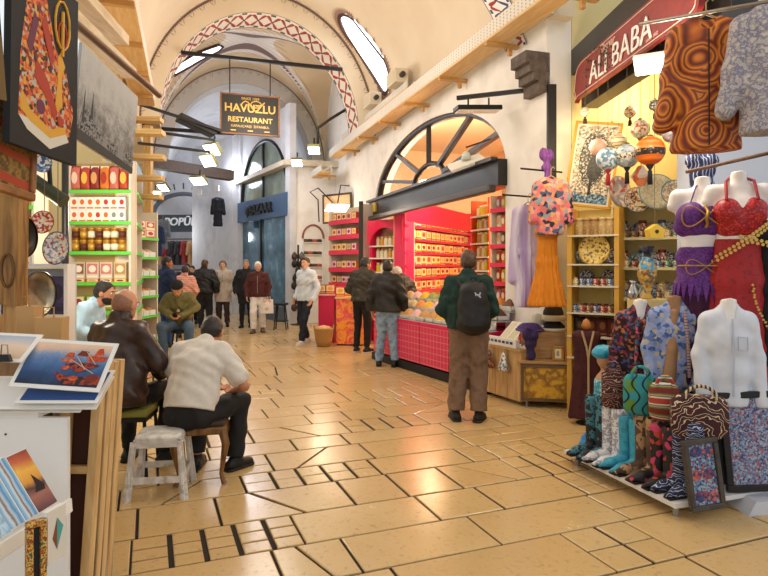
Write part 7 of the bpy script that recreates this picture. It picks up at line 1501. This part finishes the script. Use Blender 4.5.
for i in range(13): a = PI * i / 12; b = MB(); b.bar((LE * .7 - 1.4 * math.cos(a), .1, 3.8 + .95 * math.sin(a)), (LE * .7 - 1.6 * math.cos(a), .1, 3.8 + 1.2 * math.sin(a)), .05, .04); b.build('painted_ray', mat('#4a4648', .7), root)
for z in (2.6, 1.35):
    b = MB(); b.cyl(et(.1, -.1, z + .1), et(LE - .1, -.1, z + .1), .02); tag(b.build('clothes_rail', IRON), ('upper' if z > 2 else 'lower') + ' clothes rail in the far shop', 'rail')
CL = palette(('black', '#1c1c20'), ('cream', '#d8cfc0'), ('salmon', '#d87a5c'), ('tan', '#b08a5c'), ('white', '#dcdcdc'), ('dark red', '#8a2a2c'), ('slate', '#4a5260'), ('charcoal', '#2c2c30'))
pr = garment('shirt', 'x', 'shirt', (0, 0, 0), 0, mat('#ffffff'), .95, .17, .02, .45, sl_out=.03, wr=.004)
for z, w_ in ((2.6, 'upper'), (1.35, 'lower')):
    stock(pr, [(et(.25 + (LE - .5) * i / 10, -.1, z), ez + .9) for i in range(11)], '{c} garment on the ' + w_ + ' rail of the far clothes shop', 'garments on the ' + w_ + ' rail', 'shirt', CL, None, 'cloth')
for px, py, Y, cn, l in ((163, 220, 19.5, '#7a8088', 'grey hooded jacket hanging at the left of the far shop'), (157, 226, 19, '#2a3a5c', 'dark blue jacket hanging beside the grey hooded jacket'), (218, 198, 20, '#1f222c', 'black coat hanging high by the far pilaster')):
    c = dup(pr, P(px, py, Y), .2, l); c['category'] = 'jacket'; recol([k for k in c.children if k.name.startswith('cloth')][0], {0: mat(cn, .8)})
scrap(pr)
# white arched shoe shelf on the step wall
sA, sB = C(9.72, .98), C(9.72, .38)
shW = shelf_unit('arched_shelf', 'white arched shelf of dark slippers on the cream wall by the basket', 'shelf', sA, sB, .2, [.9, 1.25, 1.6, 1.95, 2.3], None, mat('#e6e8ec', .5), 2.4, '#e0e2e6', post=.03)
b = MB(); L = shW[2]; b.tube([(L / 2 - L / 2 * math.cos(PI * i / 16), -.02, 2.4 + .38 * math.sin(PI * i / 16)) for i in range(17)] , .03, 6); b.add([(L / 2 - L / 2 * math.cos(PI * i / 16), .15, 2.4 + .38 * math.sin(PI * i / 16)) for i in range(17)], [list(range(17))], 1)
o = b.build('arch_top', [mat('#8a4a34', .5), mat('#e9ebee', .5)], None, shW[0], shW[1]); tag(o, 'white arched top with a brown edge over the slipper shelf', 'panel')
b = MB(); b.lathe([(.05, 0), (.06, .02), (.05, .08), (.03, .09), (.001, .09)], n=10, sx=1.5); pr = b.build('slipper', [mat('#ffffff')])
stock(pr, [(on(shW, .1 + .13 * i, .08, z), shW[1]) for z in (.9, 1.25, 1.6, 1.95, 2.3) for i in range(4)], '{c} slipper on the white arched shelf', 'slippers on the arched shelf', 'slipper', palette(('dark', '#2c2a2a'), ('brown', '#5a3a2a'), ('red', '#a84a3a')))
root = thing('bag_stand', 'tall stand hung with dark leather pouches left of the arched shelf', 'stand', C(9.3, 1.18, 0)); b = MB(); b.cyl((0, 0, 0), (0, 0, 2.2), .025); b.cyl((0, 0, .0), (0, 0, .03), .2, n=20); b.build('pole', IRON, root)
scrap(pr)
S = Soft(); S.ell((0, 0, -.12), (.085, .07, .11)); S.cap((0, 0, -.02), (0, 0, .0), .03, .02, .03); S.into(b := MB(), .014); pr = b.build('leather_pouch', [mat('#ffffff')])
stock(pr, [(C(9.3, 1.18, .6 + .2 * k) + V((.11 * math.cos(k * 2.2 + j * 3.14), .11 * math.sin(k * 2.2 + j * 3.14), 0)), k) for k in range(8) for j in (0, 1)], '{c} leather pouch hanging on the tall stand by the white shelf', 'pouches on the tall stand', 'pouch', palette(('black', '#1c1a1a'), ('grey', '#5a5654'), ('brown', '#4a3226'))); scrap(pr)
g = GR(281, 330); root = thing('bar_stool', 'black round bar stool before the blue shopfront', 'stool', (g.x, g.y, .012)); b = MB(); b.lathe([(.17, .62), (.19, .63), (.19, .67), (.17, .68)], n=20); b.build('seat', mat('#191817', .5), root)
for a in range(4): b = MB(); c, s_ = math.cos(a * PI / 2 + .8), math.sin(a * PI / 2 + .8); b.cyl((c * .13, s_ * .13, .62), (c * .22, s_ * .22, 0), .016); b.build('leg', IRON, root)
b = MB(); b.tube([(.19 * math.cos(a * PI / 8), .19 * math.sin(a * PI / 8), .22) for a in range(17)], .01, 6); b.build('foot_ring', IRON, root)
picture('wall_panel', 'brown framed panel on the cream wall above the far pink shelf', 'panel', P(323, 224, 15.9), P(352, 222, 15.4), P(323, 195, 15.9), mnoise(['#b8946a', '#c8a880', '#9a7850'], 3, .6), fw=.05, fm=mat('#3a2c22', .5), th=.03)
# trunking round the step and the blue shopfront, beams overhead
trunk('pale trunking along the top of the cream step wall', 8.4, 9.6, .6, 4.2, .3, .18, .8)
b = MB(); b.bar(C(9.6, -.1, 4.5), C(9.6, 1.5, 4.5), .26, .16); tag(b.build('cable_conduit', PINE2), 'short cross trunking turning the corner over the step wall', 'cable trunking')
b = MB(); b.bar(C(9.6, 1.4, 4.5), C(14.0, 2.5, 4.4), .28, .14); tag(b.build('cable_conduit', PINE2), 'pale trunking running above the blue fascia sign', 'cable trunking')
b = MB(); b.bar(P(152, 163, 16), P(232, 176, 17.5), .3, .28); tag(b.build('ceiling_beam', wood('#5a4a40', '#3e322a', 5, 'X')), 'dark timber beam crossing below the far grey vault', 'beam')
b = MB(); b.bar(P(150, 128, 14.5), P(234, 134, 15.2), .08, .08); tag(b.build('iron_bar', IRON), 'black iron bar across the far arch, higher than the floodlights', 'bar')
b = MB(); b.bar(P(136, 103, 11), P(222, 131, 11.8), .05, .05); tag(b.build('iron_bar', IRON), 'black iron rod sloping behind the left of the hanging board', 'bar')
b = MB(); b.bar(P(140, 130, 10.5), P(214, 140, 11.5), .045, .045); tag(b.build('iron_bar', IRON), 'black iron rod carrying the upper floodlight', 'bar')
b = MB(); b.bar(P(138, 143, 10.5), P(210, 152, 11.5), .045, .045); tag(b.build('iron_bar', IRON), 'black iron rod carrying the lower floodlight', 'bar')
b = MB(); b.bar(P(178, 117, 11.5), P(214, 134, 11.9), .3, .14); tag(b.build('black_light_bar', mat('#191817', .5), bevel=.02), 'long unlit black light bar slung under the iron rod', 'lamp')
def flood(l, px, py, Y, w_, st, rx, rz):
    root = thing('floodlight', l, 'lamp', P(px, py, Y), rz); R_ = M.Rotation(rx, 3, 'X'); b = MB(); b.box((0, 0, 0), (w_, .26, .08), R=R_); b.build('housing', mat('#8a8a58', .4), root, bevel=.01)
    b = MB(); b.box(R_ @ V((0, 0, -.045)), (w_ * .92, .23, .012), R=R_); b.build('lens', emis('#fffbe8', st), root); b = MB(); b.cyl((0, 0, .02), (0, .05, .25), .02); b.build('bracket', IRON, root)
flood('lit floodlight under the iron rod, upper of the pair', 213, 149, 11.6, .34, 6, -.9, -.5); flood('lit floodlight under the iron rod, lower of the pair', 209, 160, 11.6, .32, 6, -.9, -.5)
flood('lit floodlight on a post below the dark beam', 199, 180, 14.5, .42, 6, -.7, -.4); flood('bluish lit floodlight at the far left over the clothes shop', 155, 194, 17, .38, 7, -.9, .1); flood('small lit floodlight right of the bluish one', 164, 187, 17.2, .34, 6, -.8, -.5)
flood('warm lit lamp under the trunking corner by the blue fascia', 297, 162, 15.5, .28, 7, -.6, 0); flood('small warm lamp hanging left of the painted vine arch foot', 314, 149, 13.2, .26, 5, -.5, 0)
b = MB(); b.tube([P(318, 148, 13.4), P(318, 128, 13.3), P(332, 118, 13.3), P(345, 110, 13.4)], .035, 6); tag(b.build('lamp_arm', IRON), 'bent black lamp arm reaching from the foot of the painted arch', 'lamp arm')
b = MB(); b.tube([P(335, 205, 15.6), P(318, 188, 15.8), P(310, 192, 15.9), P(318, 200, 15.8), P(319, 222, 15.8)], .018, 5); tag(b.build('cable', IRON), 'loose black cable looping on the cream wall', 'cable')
# ------------------------------------------------------------------ camera, world, light
cam = bpy.data.cameras.new('camera'); co = bpy.data.objects.new('camera', cam); COL.objects.link(co); scene.camera = co
co.location = (0, 0, EYE); co.rotation_euler = (PI / 2, 0, 0); cam.sensor_width = 36; cam.sensor_fit = 'HORIZONTAL'
cam.lens = 36 * F / 768; cam.shift_y = -(288 - HY) / 768; cam.clip_start = .05
w = bpy.data.worlds.new('world'); scene.world = w; w.use_nodes = True
w.node_tree.nodes['Background'].inputs[0].default_value = (.92, .96, 1.0, 1); w.node_tree.nodes['Background'].inputs[1].default_value = .6
def lamp(name, kind, loc, energy, col, size=.3, rot_=None, spot=None):
    l = bpy.data.lights.new(name, kind); l.energy = energy; l.color = lin(col)[:3]
    if kind == 'AREA': l.size = size
    elif kind in ('POINT', 'SPOT'): l.shadow_soft_size = size
    if spot: l.spot_size = rad(spot); l.spot_blend = .6
    o = bpy.data.objects.new(name, l); COL.objects.link(o); o.location = loc
    if rot_ is not None: o.rotation_euler = rot_
    return o
# added fill lights without fixtures, spaced along the street under the vault
for u_, e in ((-6, 32), (-2.5, 50), (1.2, 74), (4.6, 75), (8.8, 70), (13.5, 90), (17.0, 90)):
    lamp('hall_fill', 'POINT', C(u_, 2.6, 4.7), e, '#fff4e6' if u_ < 8 else '#eef2ff', .5)
for o_, e, c_ in ((C(1.2, -1.3, 2.6), 70, '#ffdcb0'), (C(3.6, -1.5, 2.6), 90, '#ffdcb0'), (C(5.0, -.9, 3.3), 40, '#ffdcb0'), (C(3.0, -1.8, 3.3), 120, '#fff0dc'), (C(-1.5, -1.2, 3.7), 40, '#ffe0a8'), (C(-1.7, .25, 3.0), 14, '#ffe4b4'), (P(110, 215, 7.0), 30, '#fff0d8'), (P(50, 220, 5.6), 22, '#fff0d8'), (P(660, 80, 4.6), 30, '#fff0d8'), (C(7.6, .9, 2.9), 30, '#ffe8c8'), (P(170, 235, 22), 14, '#ffffff')):
    lamp('shop_lamp', 'POINT', o_, e, c_, .2)
vs = scene.view_settings; vs.view_transform = 'Standard'; vs.look = 'None'; vs.gamma = 1; vs.use_curve_mapping = False; vs.exposure = 0.72
scene.cycles.use_denoising = True
scene.cycles.max_bounces = 8
